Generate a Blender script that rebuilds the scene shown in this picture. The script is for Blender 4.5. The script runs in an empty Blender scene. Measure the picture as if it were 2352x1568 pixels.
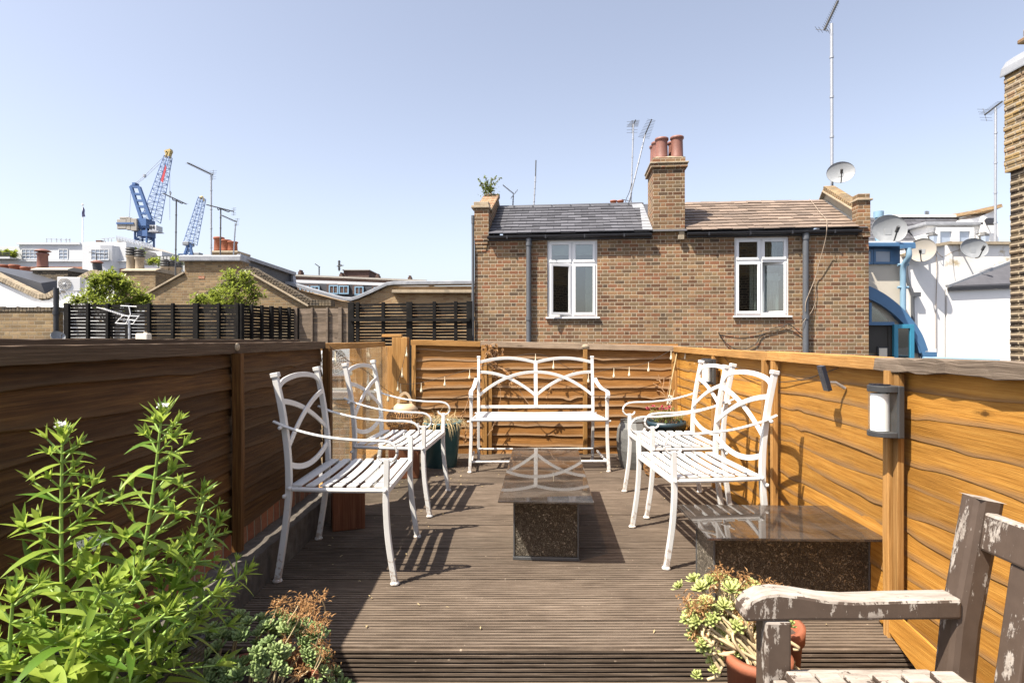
import bpy, math, random
from mathutils import Vector, Matrix
random.seed(7)
V = Vector
PI = math.pi
SC = bpy.context.scene
COL = SC.collection
F, CX, HY, CH = 1325.0, 1176.0, 778.0, 1.12      # focal (px of a 2352 px wide picture), centre, horizon, eye height

def at(px, py, Y):
    return V(((px - CX) / F * Y, Y, CH - (py - HY) / F * Y))

def hit(px, py, p0, n):
    d = at(px, py, 1.0) - V((0, 0, CH))
    t = (V(p0) - V((0, 0, CH))).dot(n) / d.dot(n)
    return V((0, 0, CH)) + d * t

# ---------------------------------------------------------------- scene graph
def tag(o, label, cat, group=None, kind=None):
    o['label'] = label
    o['category'] = cat
    if group: o['group'] = group
    if kind: o['kind'] = kind
    return o

def thing(name, label, cat, loc=(0, 0, 0), rz=0.0, group=None):
    o = bpy.data.objects.new(name, None)
    o.empty_display_size = 0.1
    COL.objects.link(o)
    o.location = loc
    o.rotation_euler = (0, 0, rz)
    return tag(o, label, cat, group)

def dup(root, loc, rz, label, group=None):
    r = root.copy(); COL.objects.link(r)
    r.location = loc; r.rotation_euler = (0, 0, rz); r['label'] = label
    if group: r['group'] = group
    for ch in list(root.children):
        c = ch.copy(); COL.objects.link(c); c.parent = r
        for g in list(ch.children):
            d = g.copy(); COL.objects.link(d); d.parent = c
    return r

class MB:
    """collects shapes, then links them as one mesh object"""
    def __init__(s):
        s.v, s.f, s.t, s.sm, s.uv, s.w = [], [], [], [], [], {}
        s.tint = 0.5; s.smooth = False; s.hasuv = False
    def add(s, verts, faces, uvs=None):
        b = len(s.v)
        s.v += [V(p) for p in verts]
        for i, f in enumerate(faces):
            s.f.append([b + k for k in f]); s.t.append(s.tint); s.sm.append(s.smooth)
            s.uv.append(uvs[i] if uvs else None)
        return b
    def quad(s, a, b, c, d, uv=None):
        s.add([a, b, c, d], [(0, 1, 2, 3)], [uv] if uv else None)
    def box(s, c, size, m=None):
        x, y, z = (q / 2 for q in size)
        p = [V((i, j, k)) for k in (-z, z) for j in (-y, y) for i in (-x, x)]
        m = m or Matrix()
        c = V(c)
        p = [m @ q + c for q in p]
        s.add(p, [(0, 2, 3, 1), (4, 5, 7, 6), (0, 1, 5, 4), (2, 6, 7, 3), (0, 4, 6, 2), (1, 3, 7, 5)])
    def bx(s, x0, x1, y0, y1, z0, z1):
        s.box(((x0 + x1) / 2, (y0 + y1) / 2, (z0 + z1) / 2), (abs(x1 - x0), abs(y1 - y0), abs(z1 - z0)))
    def sweep(s, pts, prof, up=(0, 0, 1), scale=None, cap=True, closed=False):
        pts = [V(p) for p in pts]; n = len(pts); m = len(prof); up = V(up)
        rings = []
        for i, p in enumerate(pts):
            a = pts[(i - 1) % n] if (closed or i > 0) else p
            b = pts[(i + 1) % n] if (closed or i < n - 1) else p
            t = (b - a)
            t = t.normalized() if t.length > 1e-9 else V((0, 0, 1))
            sd = t.cross(up)
            if sd.length < 1e-3: sd = t.cross(V((1, 0, 0.01)))
            sd.normalize(); u2 = sd.cross(t).normalized()
            k = scale[i] if scale else 1.0
            rings.append([p + sd * (q[0] * k) + u2 * (q[1] * k) for q in prof])
        verts = [q for r in rings for q in r]
        faces = []
        last = n if closed else n - 1
        for i in range(last):
            j = (i + 1) % n
            for k in range(m):
                k2 = (k + 1) % m
                faces.append((i * m + k, i * m + k2, j * m + k2, j * m + k))
        s.add(verts, faces)
        if cap and not closed:
            sm = s.smooth; s.smooth = False
            s.add(rings[0], [tuple(range(m))[::-1]]); s.add(rings[-1], [tuple(range(m))])
            s.smooth = sm
    def tube(s, pts, r, n=8, up=(0, 0, 1), scale=None, cap=True, closed=False):
        sm = s.smooth; s.smooth = True
        s.sweep(pts, [(r * math.cos(2 * PI * k / n), r * math.sin(2 * PI * k / n)) for k in range(n)], up, scale, cap, closed)
        s.smooth = sm
    def bar(s, pts, w, h, up=(0, 0, 1), scale=None):
        s.sweep(pts, [(-w / 2, -h / 2), (w / 2, -h / 2), (w / 2, h / 2), (-w / 2, h / 2)], up, scale)
    def lathe(s, prof, c=(0, 0, 0), n=24, m=None, smooth=True):
        c = V(c); m = m or Matrix(); k = len(prof)
        verts = [m @ V((r * math.cos(2 * PI * i / n), r * math.sin(2 * PI * i / n), z)) + c for i in range(n) for r, z in prof]
        faces = [(i * k + j, ((i + 1) % n) * k + j, ((i + 1) % n) * k + j + 1, i * k + j + 1) for i in range(n) for j in range(k - 1)]
        sm = s.smooth; s.smooth = smooth
        s.add(verts, faces); s.smooth = sm
    def prism(s, poly, d):
        """poly: list of points in a plane, extruded by vector d"""
        n = len(poly); d = V(d); p = [V(q) for q in poly]
        s.add(p + [q + d for q in p], [tuple(range(n))[::-1], tuple(range(n, 2 * n))] +
              [(i, (i + 1) % n, (i + 1) % n + n, i + n) for i in range(n)])
    def ball(s, c, r, n=10, sq=(1, 1, 1)):
        prof = [(max(1e-4, r * math.sin(PI * i / (n // 2 + 2))), -r * math.cos(PI * i / (n // 2 + 2))) for i in range(n // 2 + 3)]
        s.lathe(prof, c, n, Matrix.Diagonal((sq[0], sq[1], sq[2])))
    def xf(s, m):
        s.v = [m @ p for p in s.v]
    def build(s, name, mat, parent=None, world=False, bevel=0, fix=True):
        v = s.v
        if world and parent is not None:
            inv = (Matrix.Translation(parent.location) @ Matrix.Rotation(parent.rotation_euler.z, 4, 'Z')).inverted()
            v = [inv @ p for p in v]
        me = bpy.data.meshes.new(name)
        me.from_pydata([tuple(p) for p in v], [], s.f)
        a = me.attributes.new('tint', 'FLOAT', 'FACE'); a.data.foreach_set('value', s.t)
        me.polygons.foreach_set('use_smooth', s.sm)
        if s.w:
            a = me.attributes.new('across', 'FLOAT', 'POINT')
            a.data.foreach_set('value', [s.w.get(i, 0.0) for i in range(len(v))])
        uv = me.uv_layers.new(name='UVMap').data
        for i, p in enumerate(me.polygons):
            if s.uv[i]:
                for k, li in enumerate(p.loop_indices): uv[li].uv = s.uv[i][k]
            else:
                nx, ny, nz = (abs(q) for q in p.normal)
                for li in p.loop_indices:
                    c = v[me.loops[li].vertex_index]
                    uv[li].uv = (c.y, c.z) if nx > ny and nx > nz else (c.x, c.z) if ny >= nz else (c.x, c.y)
        if mat: me.materials.append(mat)
        o = bpy.data.objects.new(name, me); COL.objects.link(o)
        if parent is not None: o.parent = parent
        if bevel:
            b = o.modifiers.new('b', 'BEVEL'); b.width = bevel; b.segments = 2; b.limit_method = 'ANGLE'; b.angle_limit = 0.7
        return o

def spline(P, n=8):
    P = [V(p) for p in P]; out = []
    for i in range(len(P) - 1):
        p0 = P[max(i - 1, 0)]; p1 = P[i]; p2 = P[i + 1]; p3 = P[min(i + 2, len(P) - 1)]
        for k in range(n):
            t = k / n
            out.append(0.5 * ((2 * p1) + (p2 - p0) * t + (2 * p0 - 5 * p1 + 4 * p2 - p3) * t * t + (3 * p1 - p0 - 3 * p2 + p3) * t ** 3))
    out.append(P[-1])
    return out

def R(a, ax): return Matrix.Rotation(a, 4, ax)
def lerp(a, b, t): return a + (b - a) * t

# ---------------------------------------------------------------- node helper
class NT:
    def __init__(s, name):
        s.m = bpy.data.materials.new(name); s.m.use_nodes = True
        s.nt = s.m.node_tree; s.nt.nodes.clear()
        s.out = s.nt.nodes.new('ShaderNodeOutputMaterial')
    def n(s, typ, ins=None, **props):
        nd = s.nt.nodes.new('ShaderNode' + typ)
        for k, v in props.items(): setattr(nd, k, v)
        for k, v in (ins or {}).items(): s.set(nd.inputs[k], v)
        return nd
    def set(s, sock, v):
        if isinstance(v, bpy.types.NodeSocket): s.nt.links.new(v, sock)
        elif isinstance(v, bpy.types.Node): s.nt.links.new(v.outputs[0], sock)
        else:
            if sock.type == 'RGBA' and isinstance(v, (tuple, list)) and len(v) == 3: v = tuple(v) + (1,)
            sock.default_value = v
    def math(s, op, a, b=0.0, c=None):
        nd = s.n('Math', {0: a, 1: b}, operation=op)
        if c is not None: s.set(nd.inputs[2], c)
        return nd.outputs[0]
    def ramp(s, fac, stops, interp='LINEAR'):
        nd = s.n('ValToRGB', {'Fac': fac}); cr = nd.color_ramp; cr.interpolation = interp
        while len(cr.elements) > 1: cr.elements.remove(cr.elements[-1])
        for i, (p, c) in enumerate(stops):
            e = cr.elements[0] if i == 0 else cr.elements.new(p)
            e.position = p
            e.color = (c, c, c, 1) if isinstance(c, (int, float)) else tuple(c) + (1,)
        return nd.outputs[0]
    def mix(s, fac, a, b, mode='MIX'):
        nd = s.n('Mix', data_type='RGBA', blend_type=mode)
        s.set(nd.inputs[0], fac); s.set(nd.inputs[6], a); s.set(nd.inputs[7], b)
        return nd.outputs[2]
    def noise(s, vec=None, scale=5, detail=4, rough=0.55, dist=0.0):
        nd = s.n('TexNoise', {'Scale': scale, 'Detail': detail, 'Roughness': rough, 'Distortion': dist})
        if vec is not None: s.set(nd.inputs['Vector'], vec)
        return nd.outputs['Fac']
    def attr(s, name): return s.n('Attribute', attribute_name=name).outputs['Fac']
    def uv(s): return s.n('UVMap').outputs[0]
    def obj(s): return s.n('TexCoord').outputs['Object']
    def scale(s, vec, sc): return s.n('VectorMath', {0: vec, 1: sc}, operation='MULTIPLY').outputs[0]
    def bump(s, h, strength=0.3, dist=0.01): return s.n('Bump', {'Height': h, 'Strength': strength, 'Distance': dist}).outputs[0]
    def schlick(s, f0, k=1.0):
        g = s.n('NewGeometry')
        d = s.math('ABSOLUTE', s.n('VectorMath', {0: g.outputs['Normal'], 1: g.outputs['Incoming']}, operation='DOT_PRODUCT').outputs['Value'])
        return s.math('MINIMUM', s.math('MULTIPLY_ADD', s.math('POWER', s.math('SUBTRACT', 1.0, d), 5.0), (1 - f0) * k, f0), 1.0)
    def bsdf(s, col, rough=0.6, metal=0.0, normal=None, spec=0.5, **kw):
        d = {'Base Color': col, 'Roughness': rough, 'Metallic': metal, 'Specular IOR Level': spec}
        if normal is not None: d['Normal'] = normal
        d.update(kw)
        return s.n('BsdfPrincipled', d)
    def end(s, shader):
        s.nt.links.new(shader.outputs[0], s.out.inputs['Surface']); return s.m

M = {}
def plain(name, col, rough=0.6, metal=0.0, var=0.12, scale=8.0, bump=0.0, bscale=60, dirt=None, spec=0.5, dscale=3.0):
    t = NT(name); o = t.obj()
    a = t.noise(o, scale, 6)
    c = t.mix(t.math('MULTIPLY', a, 1.0), tuple(q * (1 - var * 1.6) for q in col), tuple(min(1, q * (1 + var * 1.6)) for q in col))
    tv = t.math('MULTIPLY_ADD', t.attr('tint'), 0.5, 0.75)
    c = t.mix(1.0, c, t.n('CombineColor', {0: tv, 1: tv, 2: tv}).outputs[0], 'MULTIPLY')
    if dirt:
        d = t.ramp(t.noise(o, dscale, 8, 0.7), [(dirt[1], 0), (dirt[2], 1)])
        c = t.mix(d, c, dirt[0])
    nrm = t.bump(t.noise(o, bscale, 5, 0.65), bump, 0.01) if bump else None
    M[name] = t.end(t.bsdf(c, rough, metal, nrm, spec))
    return M[name]

def brickmat(name, cols, mortar, bl=0.225, bh=0.075, jw=0.010, soot=0.25, flemish=True, stain=None):
    t = NT(name)
    sx = t.n('SeparateXYZ', {0: t.uv()})
    wob = t.math('MULTIPLY_ADD', t.noise(t.uv(), 14, 3), 0.012, -0.006)
    u = t.math('ADD', sx.outputs[0], wob); v = t.math('ADD', sx.outputs[1], t.math('MULTIPLY', wob, 0.6))
    row = t.math('FLOOR', t.math('DIVIDE', v, bh))
    par = t.math('FLOORED_MODULO', row, 2.0)
    P = bl * 1.5 if flemish else bl
    uu = t.math('ADD', t.math('DIVIDE', u, P), t.math('MULTIPLY', par, 0.5))
    cell = t.math('FLOOR', uu); fr = t.math('SUBTRACT', uu, cell)
    if flemish:
        hd = t.math('GREATER_THAN', fr, 2 / 3)
        lo = t.math('MULTIPLY', hd, 2 / 3); wd = t.math('SUBTRACT', 2 / 3, t.math('MULTIPLY', hd, 1 / 3))
        dx = t.math('MULTIPLY', t.math('MINIMUM', t.math('SUBTRACT', fr, lo), t.math('SUBTRACT', t.math('ADD', lo, wd), fr)), P)
        cid = t.math('ADD', t.math('MULTIPLY', cell, 2.0), hd)
    else:
        dx = t.math('MULTIPLY', t.math('MINIMUM', fr, t.math('SUBTRACT', 1.0, fr)), P); cid = cell
    fv = t.math('SUBTRACT', t.math('DIVIDE', v, bh), row)
    dy = t.math('MULTIPLY', t.math('MINIMUM', fv, t.math('SUBTRACT', 1.0, fv)), bh)
    dd = t.math('MINIMUM', dx, dy)
    br = t.n('MapRange', {0: dd, 1: jw * 0.35, 2: jw * 0.75, 3: 0.0, 4: 1.0}).outputs[0]
    wn = t.n('TexWhiteNoise', {'Vector': t.n('CombineXYZ', {0: cid, 1: row, 2: 3.3}).outputs[0]}, noise_dimensions='3D')
    k = len(cols)
    bc = t.ramp(wn.outputs[0], [((i + 0.5) / k, c) for i, c in enumerate(cols)])
    big = t.math('MULTIPLY_ADD', t.noise(t.scale(t.uv(), (0.5, 0.8, 1)), 1.0, 5, 0.6), 1.1, 0.5)
    bc = t.mix(1.0, bc, t.n('CombineColor', {0: big, 1: big, 2: big}).outputs[0], 'MULTIPLY')
    fine = t.noise(t.uv(), 45, 6, 0.7)
    f2 = t.math('MULTIPLY_ADD', fine, 0.9, 0.55)
    bc = t.mix(1.0, bc, t.n('CombineColor', {0: f2, 1: f2, 2: f2}).outputs[0], 'MULTIPLY')
    mc = t.mix(t.noise(t.uv(), 9, 5), tuple(q * 0.6 for q in mortar), tuple(min(1, q * 1.25) for q in mortar))
    c = t.mix(br, mc, bc)
    so = t.ramp(t.noise(t.uv(), 0.9, 7, 0.65), [(0.42, 0), (0.72, soot)])
    c = t.mix(so, c, (0.03, 0.026, 0.022))
    if stain:
        c = t.mix(t.ramp(t.noise(t.uv(), 2.3, 6, 0.7), [(0.55, 0), (0.75, 0.5)]), c, stain)
    hgt = t.math('ADD', t.math('MULTIPLY', br, 0.7), t.math('MULTIPLY', fine, 0.3))
    M[name] = t.end(t.bsdf(c, 0.9, 0, t.bump(hgt, 0.7, 0.012), 0.2))

def woodmat(name, dark, mid, light, grey, wear=0.35, rough=0.65, gs=1.0, stripes=28.0):
    t = NT(name); uv = t.uv()
    g1 = t.noise(t.scale(uv, (1.1 * gs, stripes, 1)), 3.0, 6, 0.6, 0.12)
    g2 = t.noise(t.scale(uv, (2.5 * gs, stripes * 4, 1)), 3.0, 3, 0.6, 0.05)
    vo = t.n('TexVoronoi', {'Vector': t.scale(uv, (2.1, 6.0, 1)), 'Scale': 1.0}, feature='F1')
    kd = t.math('ADD', vo.outputs['Distance'], t.math('MULTIPLY_ADD', t.noise(uv, 20, 3), 0.16, -0.08))
    knot = t.ramp(kd, [(0.02, 1), (0.05, 0.8), (0.065, 0.25), (0.12, 0)])
    c = t.ramp(t.math('MULTIPLY_ADD', g2, 0.35, t.math('MULTIPLY', g1, 0.7)), [(0.3, dark), (0.5, mid), (0.68, light)])
    tv = t.math('MULTIPLY_ADD', t.attr('tint'), 0.7, 0.65)
    c = t.mix(1.0, c, t.n('CombineColor', {0: tv, 1: tv, 2: tv}).outputs[0], 'MULTIPLY')
    st = t.math('MULTIPLY_ADD', t.noise(t.scale(uv, (0.9, 3.5, 1)), 1.5, 6, 0.65), 1.3, 0.35)
    c = t.mix(1.0, c, t.n('CombineColor', {0: st, 1: st, 2: st}).outputs[0], 'MULTIPLY')
    c = t.mix(knot, c, tuple(q * 0.3 for q in dark))
    ac = t.math('ADD', t.math('POWER', t.attr('across'), 4.0), t.math('MULTIPLY_ADD', t.noise(t.scale(uv, (1.6, 9, 1)), 2.0, 6, 0.7), 1.1, -0.62))
    wr = t.ramp(ac, [(0.25, 0), (0.75, wear)])
    c = t.mix(wr, c, grey)
    h = t.math('ADD', t.math('MULTIPLY', g2, 0.6), t.math('MULTIPLY', g1, 0.6))
    M[name] = t.end(t.bsdf(c, rough, 0, t.bump(h, 0.45, 0.006), 0.18))

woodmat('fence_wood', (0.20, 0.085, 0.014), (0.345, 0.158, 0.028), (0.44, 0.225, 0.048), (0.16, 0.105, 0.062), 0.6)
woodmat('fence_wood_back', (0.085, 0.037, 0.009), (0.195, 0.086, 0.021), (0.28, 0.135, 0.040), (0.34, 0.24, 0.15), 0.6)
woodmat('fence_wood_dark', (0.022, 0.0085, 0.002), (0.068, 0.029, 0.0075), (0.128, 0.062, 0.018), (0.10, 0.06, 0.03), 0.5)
woodmat('fence_trim', (0.14, 0.065, 0.018), (0.29, 0.145, 0.042), (0.40, 0.23, 0.085), (0.40, 0.32, 0.22), 0.75, stripes=60)
woodmat('weathered_rail', (0.12, 0.085, 0.06), (0.26, 0.19, 0.13), (0.38, 0.30, 0.22), (0.50, 0.45, 0.38), 0.7, 0.85, stripes=70)
woodmat('dark_rail', (0.04, 0.027, 0.017), (0.085, 0.056, 0.035), (0.14, 0.095, 0.062), (0.22, 0.18, 0.14), 0.6, 0.85, stripes=70)
woodmat('grey_wood', (0.035, 0.024, 0.017), (0.13, 0.098, 0.072), (0.25, 0.20, 0.155), (0.22, 0.13, 0.07), 0.6, 0.85, stripes=60)
woodmat('stump_wood', (0.08, 0.026, 0.012), (0.15, 0.055, 0.026), (0.21, 0.09, 0.046), (0.35, 0.27, 0.2), 0.3, stripes=40)

def mk_deck():
    t = NT('deck_wood'); uv = t.uv()
    g = t.noise(t.scale(uv, (1.5, 60, 1)), 3, 6, 0.65, 0.3)
    blot = t.noise(uv, 1.8, 7, 0.65)
    c = t.ramp(t.math('MULTIPLY_ADD', blot, 0.3, t.math('MULTIPLY', g, 0.7)), [(0.32, (0.038, 0.027, 0.019)), (0.5, (0.116, 0.086, 0.062)), (0.66, (0.230, 0.178, 0.134))])
    tv = t.math('MULTIPLY_ADD', t.attr('tint'), 0.6, 0.7)
    c = t.mix(1.0, c, t.n('CombineColor', {0: tv, 1: tv, 2: tv}).outputs[0], 'MULTIPLY')
    sp = t.ramp(t.noise(uv, 55, 3, 0.6), [(0.68, 0), (0.74, 0.7)])
    c = t.mix(sp, c, (0.38, 0.30, 0.22))
    c = t.mix(t.ramp(t.noise(uv, 0.9, 6, 0.7), [(0.55, 0), (0.8, 0.6)]), c, (0.045, 0.038, 0.028))
    M['deck_wood'] = t.end(t.bsdf(c, 0.8, 0, t.bump(g, 0.5, 0.004), 0.25))
mk_deck()

def mk_peel():
    t = NT('peeling_paint'); o = t.obj(); g = t.n('NewGeometry')
    nz = t.n('SeparateXYZ', {0: g.outputs['Normal']}).outputs[2]
    n1 = t.noise(t.scale(o, (9, 9, 4)), 1.8, 10, 0.74)
    n2 = t.noise(t.scale(o, (60, 60, 9)), 1.0, 4, 0.6)
    f = t.math('ADD', t.math('MULTIPLY', nz, 0.19), t.math('ADD', n1, t.math('MULTIPLY_ADD', n2, 0.26, -0.13)))
    mask = t.ramp(f, [(0.568, 0), (0.583, 1)])
    edge = 0
    paint = t.mix(t.noise(o, 30, 4), (0.052, 0.036, 0.027), (0.088, 0.063, 0.048))
    bare = t.ramp(t.noise(t.scale(o, (9, 60, 60)), 1.0, 6, 0.7), [(0.3, (0.15, 0.12, 0.10)), (0.5, (0.28, 0.245, 0.21)), (0.72, (0.37, 0.34, 0.305))])
    c = t.mix(mask, paint, bare)
    M['peeling_paint'] = t.end(t.bsdf(c, t.math('MULTIPLY_ADD', mask, 0.35, 0.5), 0, t.bump(t.math('SUBTRACT', t.math('MULTIPLY', n2, 0.4), mask), 0.5, 0.003), 0.35))
mk_peel()

def mk_white():
    t = NT('white_metal'); o = t.obj()
    c = t.mix(t.noise(o, 12, 6), (0.53, 0.52, 0.49), (0.63, 0.62, 0.60))
    rust = t.ramp(t.noise(o, 17, 8, 0.72), [(0.61, 0), (0.70, 0.75)])
    zz = t.n('SeparateXYZ', {0: o}).outputs[2]
    low = t.n('MapRange', {0: zz, 1: 0.0, 2: 0.22, 3: 0.24, 4: 0.0}).outputs[0]
    rust2 = t.ramp(t.math('ADD', t.noise(o, 40, 6, 0.7), low), [(0.68, 0), (0.76, 0.6)])
    c = t.mix(t.math('MAXIMUM', t.math('MULTIPLY', rust, 0.5), rust2), c, (0.26, 0.15, 0.08))
    M['white_metal'] = t.end(t.bsdf(c, 0.42, 0, t.bump(t.noise(o, 150, 3), 0.12, 0.002), 0.5))
mk_white()

def mk_table():
    # smoked glass: lets some light through, reflects by Fresnel
    t = NT('smoked_glass'); o = t.obj()
    fr = t.schlick(0.075)
    dust = t.ramp(t.noise(t.scale(o, (1, 1, 1)), 4, 9, 0.75, 1.5), [(0.40, 0.10), (0.75, 0.50)])
    tr = t.n('BsdfTransparent', {'Color': (0.42, 0.36, 0.31, 1)})
    gl = t.n('BsdfGlossy', {'Color': (1, 1, 1, 1), 'Roughness': 0.02})
    df = t.n('BsdfDiffuse', {'Color': (0.125, 0.105, 0.09, 1)})
    a = t.n('MixShader', {0: fr, 1: tr, 2: gl})
    M['smoked_glass'] = t.end(t.n('MixShader', {0: dust, 1: a, 2: df}))
    t = NT('clear_glass')
    fr = t.schlick(0.03)
    tr = t.n('BsdfTransparent', {'Color': (0.93, 0.95, 0.94, 1)})
    gl = t.n('BsdfGlossy', {'Color': (1, 1, 1, 1), 'Roughness': 0.01})
    smear = t.ramp(t.noise(t.scale(t.obj(), (1, 1, .6)), 5, 8, 0.7, 1.0), [(0.4, 0.01), (0.8, 0.13)])
    a = t.n('MixShader', {0: fr, 1: tr, 2: gl})
    M['clear_glass'] = t.end(t.n('MixShader', {0: smear, 1: a, 2: t.n('BsdfDiffuse', {'Color': (0.7, 0.7, 0.68, 1)})}))
    t = NT('window_glass')
    fr = t.schlick(0.15)
    tr = t.n('BsdfTransparent', {'Color': (0.62, 0.68, 0.68, 1)})
    gl = t.n('BsdfGlossy', {'Color': (1, 1, 1, 1), 'Roughness': 0.01, 'Normal': t.bump(t.noise(t.obj(), 2.5, 2), 0.04, 0.02)})
    M['window_glass'] = t.end(t.n('MixShader', {0: fr, 1: tr, 2: gl}))
    t = NT('far_pane'); o = t.obj()
    c = t.mix(t.noise(o, 2.0, 3), (0.16, 0.19, 0.24), (0.32, 0.37, 0.45))
    M['far_pane'] = t.end(t.bsdf(c, 0.12, 0, None, 0.8))
mk_table()

def mk_embossed():
    t = NT('embossed_panel'); uv = t.uv()
    w = t.n('TexNoise', {'Vector': uv, 'Scale': 34.0, 'Detail': 2.0, 'Distortion': 3.2})
    w2 = t.n('TexVoronoi', {'Vector': t.n('VectorMath', {0: t.scale(uv, (44, 44, 44)), 1: t.scale(w.outputs['Color'], (3.5, 3.5, 3.5))}, operation='ADD').outputs[0], 'Scale': 1.0}, feature='DISTANCE_TO_EDGE')
    h = t.ramp(w2.outputs[0], [(0.0, 0), (0.28, 1)])
    g2 = t.noise(uv, 2.0, 5, 0.6)
    c = t.mix(h, (0.030, 0.022, 0.015), (0.34, 0.29, 0.22))
    c = t.mix(t.ramp(g2, [(0.35, 0), (0.75, 0.45)]), c, (0.10, 0.068, 0.035))
    M['embossed_panel'] = t.end(t.bsdf(c, 0.34, 0.30, t.bump(h, 1.0, 0.012), 0.6))
mk_embossed()

def leafmat(name, c1, c2, trans=0.35, rough=0.45):
    t = NT(name)
    c = t.mix(t.attr('tint'), c1, c2)
    c = t.mix(t.math('MULTIPLY', t.noise(t.obj(), 30, 3), 0.35), c, tuple(q * 0.6 for q in c1))
    a = t.bsdf(c, rough, 0, None, 0.4)
    b = t.n('BsdfTranslucent', {'Color': t.mix(0.5, c, tuple(min(1, q * 1.8) for q in c2))})
    M[name] = t.end(t.n('MixShader', {0: trans, 1: a, 2: b}))
leafmat('bright_leaf', (0.070, 0.165, 0.018), (0.36, 0.44, 0.075), 0.42)
leafmat('tree_leaf', (0.085, 0.14, 0.018), (0.30, 0.34, 0.06), 0.4, 0.32)
leafmat('sedum_leaf', (0.15, 0.235, 0.075), (0.33, 0.41, 0.16), 0.2, 0.5)
leafmat('sedum_pale', (0.36, 0.42, 0.13), (0.58, 0.60, 0.24), 0.25, 0.5)
leafmat('dry_flower', (0.26, 0.13, 0.045), (0.50, 0.30, 0.14), 0.3, 0.9)
leafmat('straw', (0.34, 0.25, 0.12), (0.58, 0.46, 0.26), 0.2, 0.9)
leafmat('small_leaf', (0.09, 0.14, 0.03), (0.26, 0.30, 0.09), 0.3, 0.5)
leafmat('pink_petal', (0.45, 0.05, 0.10), (0.70, 0.14, 0.22), 0.3, 0.6)
leafmat('white_petal', (0.70, 0.68, 0.72), (0.85, 0.84, 0.86), 0.3, 0.6)
plain('green_stem', (0.20, 0.30, 0.06), 0.5, 0, 0.2, 20)
plain('pale_stem', (0.42, 0.33, 0.19), 0.7, 0, 0.3, 20)
plain('dry_stem', (0.36, 0.22, 0.12), 0.8, 0, 0.3, 20)
plain('bark', (0.12, 0.09, 0.06), 0.9, 0, 0.3, 12, 0.5)

brickmat('brick_main', [(0.1107, 0.0584, 0.0327), (0.2161, 0.0987, 0.05), (0.1633, 0.0987, 0.0517), (0.2266, 0.1289, 0.0656), (0.0843, 0.0584, 0.0388), (0.2161, 0.141, 0.0708), (0.2003, 0.0856, 0.0466), (0.2582, 0.1591, 0.0819), (0.1318, 0.0826, 0.0483), (0.1687, 0.1158, 0.0647)],
         (0.42, 0.345, 0.25), bl=0.195, jw=0.0105, soot=0.35, stain=(0.20, 0.135, 0.075))
brickmat('brick_yellow', [(0.21, 0.145, 0.075), (0.26, 0.185, 0.10), (0.30, 0.215, 0.12), (0.19, 0.125, 0.07), (0.24, 0.16, 0.085), (0.165, 0.12, 0.07)], (0.28, 0.23, 0.16), soot=0.35)
brickmat('brick_warm', [(0.31, 0.20, 0.10), (0.35, 0.235, 0.125), (0.38, 0.265, 0.145), (0.27, 0.165, 0.085)], (0.37, 0.30, 0.20), soot=0.2, flemish=False)
brickmat('brick_sooty', [(0.045, 0.038, 0.03), (0.10, 0.08, 0.055), (0.07, 0.055, 0.042), (0.15, 0.115, 0.07), (0.055, 0.048, 0.04)], (0.26, 0.21, 0.15), soot=0.5)
brickmat('brick_pier', [(0.050, 0.037, 0.028), (0.085, 0.062, 0.040), (0.065, 0.046, 0.034), (0.11, 0.08, 0.046), (0.038, 0.032, 0.027), (0.095, 0.066, 0.04)], (0.36, 0.29, 0.20), jw=0.018, soot=0.2)
brickmat('brick_pier_pale', [(0.26, 0.175, 0.075), (0.22, 0.155, 0.085), (0.31, 0.21, 0.09), (0.14, 0.11, 0.075), (0.235, 0.15, 0.085)], (0.34, 0.28, 0.2), jw=0.018, soot=0.35)
brickmat('brick_dark', [(0.085, 0.05, 0.04), (0.12, 0.07, 0.055), (0.10, 0.06, 0.05)], (0.16, 0.13, 0.11), soot=0.2, flemish=False)
brickmat('brick_low', [(0.30, 0.115, 0.06), (0.24, 0.10, 0.06), (0.36, 0.16, 0.09), (0.20, 0.11, 0.07)], (0.30, 0.26, 0.2), bl=0.075, bh=0.14, soot=0.4, flemish=False)
brickmat('brick_red', [(0.30, 0.12, 0.075), (0.25, 0.10, 0.07), (0.34, 0.15, 0.09)], (0.36, 0.28, 0.2), soot=0.1, flemish=False)

plain('slate_grey', (0.082, 0.082, 0.092), 0.65, 0, 0.18, 6, 0.25, 40, None, 0.25)
plain('slate_brown', (0.185, 0.138, 0.105), 0.6, 0, 0.2, 5, 0.35, 30)
plain('slate_dark', (0.06, 0.062, 0.07), 0.5, 0, 0.2, 4, 0.2, 30)
plain('upvc', (0.66, 0.66, 0.66), 0.28, 0, 0.02, 3)
plain('black_plastic', (0.022, 0.022, 0.026), 0.4, 0, 0.3, 8)
plain('grey_plastic', (0.085, 0.09, 0.10), 0.4, 0, 0.15, 5)
plain('black_wood', (0.010, 0.009, 0.008), 0.8, 0, 0.5, 6, 0.4, 50, ((0.034, 0.03, 0.026), 0.55, 0.8), 0.15)
plain('terracotta', (0.25, 0.078, 0.036), 0.75, 0, 0.2, 9, 0.2, 50, ((0.34, 0.17, 0.10), 0.55, 0.8))
plain('pot_red', (0.20, 0.085, 0.062), 0.55, 0, 0.25, 6, 0.15, 40)
plain('pot_buff', (0.36, 0.30, 0.22), 0.8, 0, 0.25, 6, 0.3, 40, ((0.08, 0.07, 0.06), 0.5, 0.75))
plain('stone', (0.34, 0.275, 0.19), 0.9, 0, 0.25, 7, 0.5, 30, ((0.16, 0.14, 0.11), 0.5, 0.75))
plain('dirty_ledge', (0.085, 0.072, 0.058), 0.95, 0, 0.5, 20, 0.9, 45, ((0.20, 0.18, 0.15), 0.55, 0.7))
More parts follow.
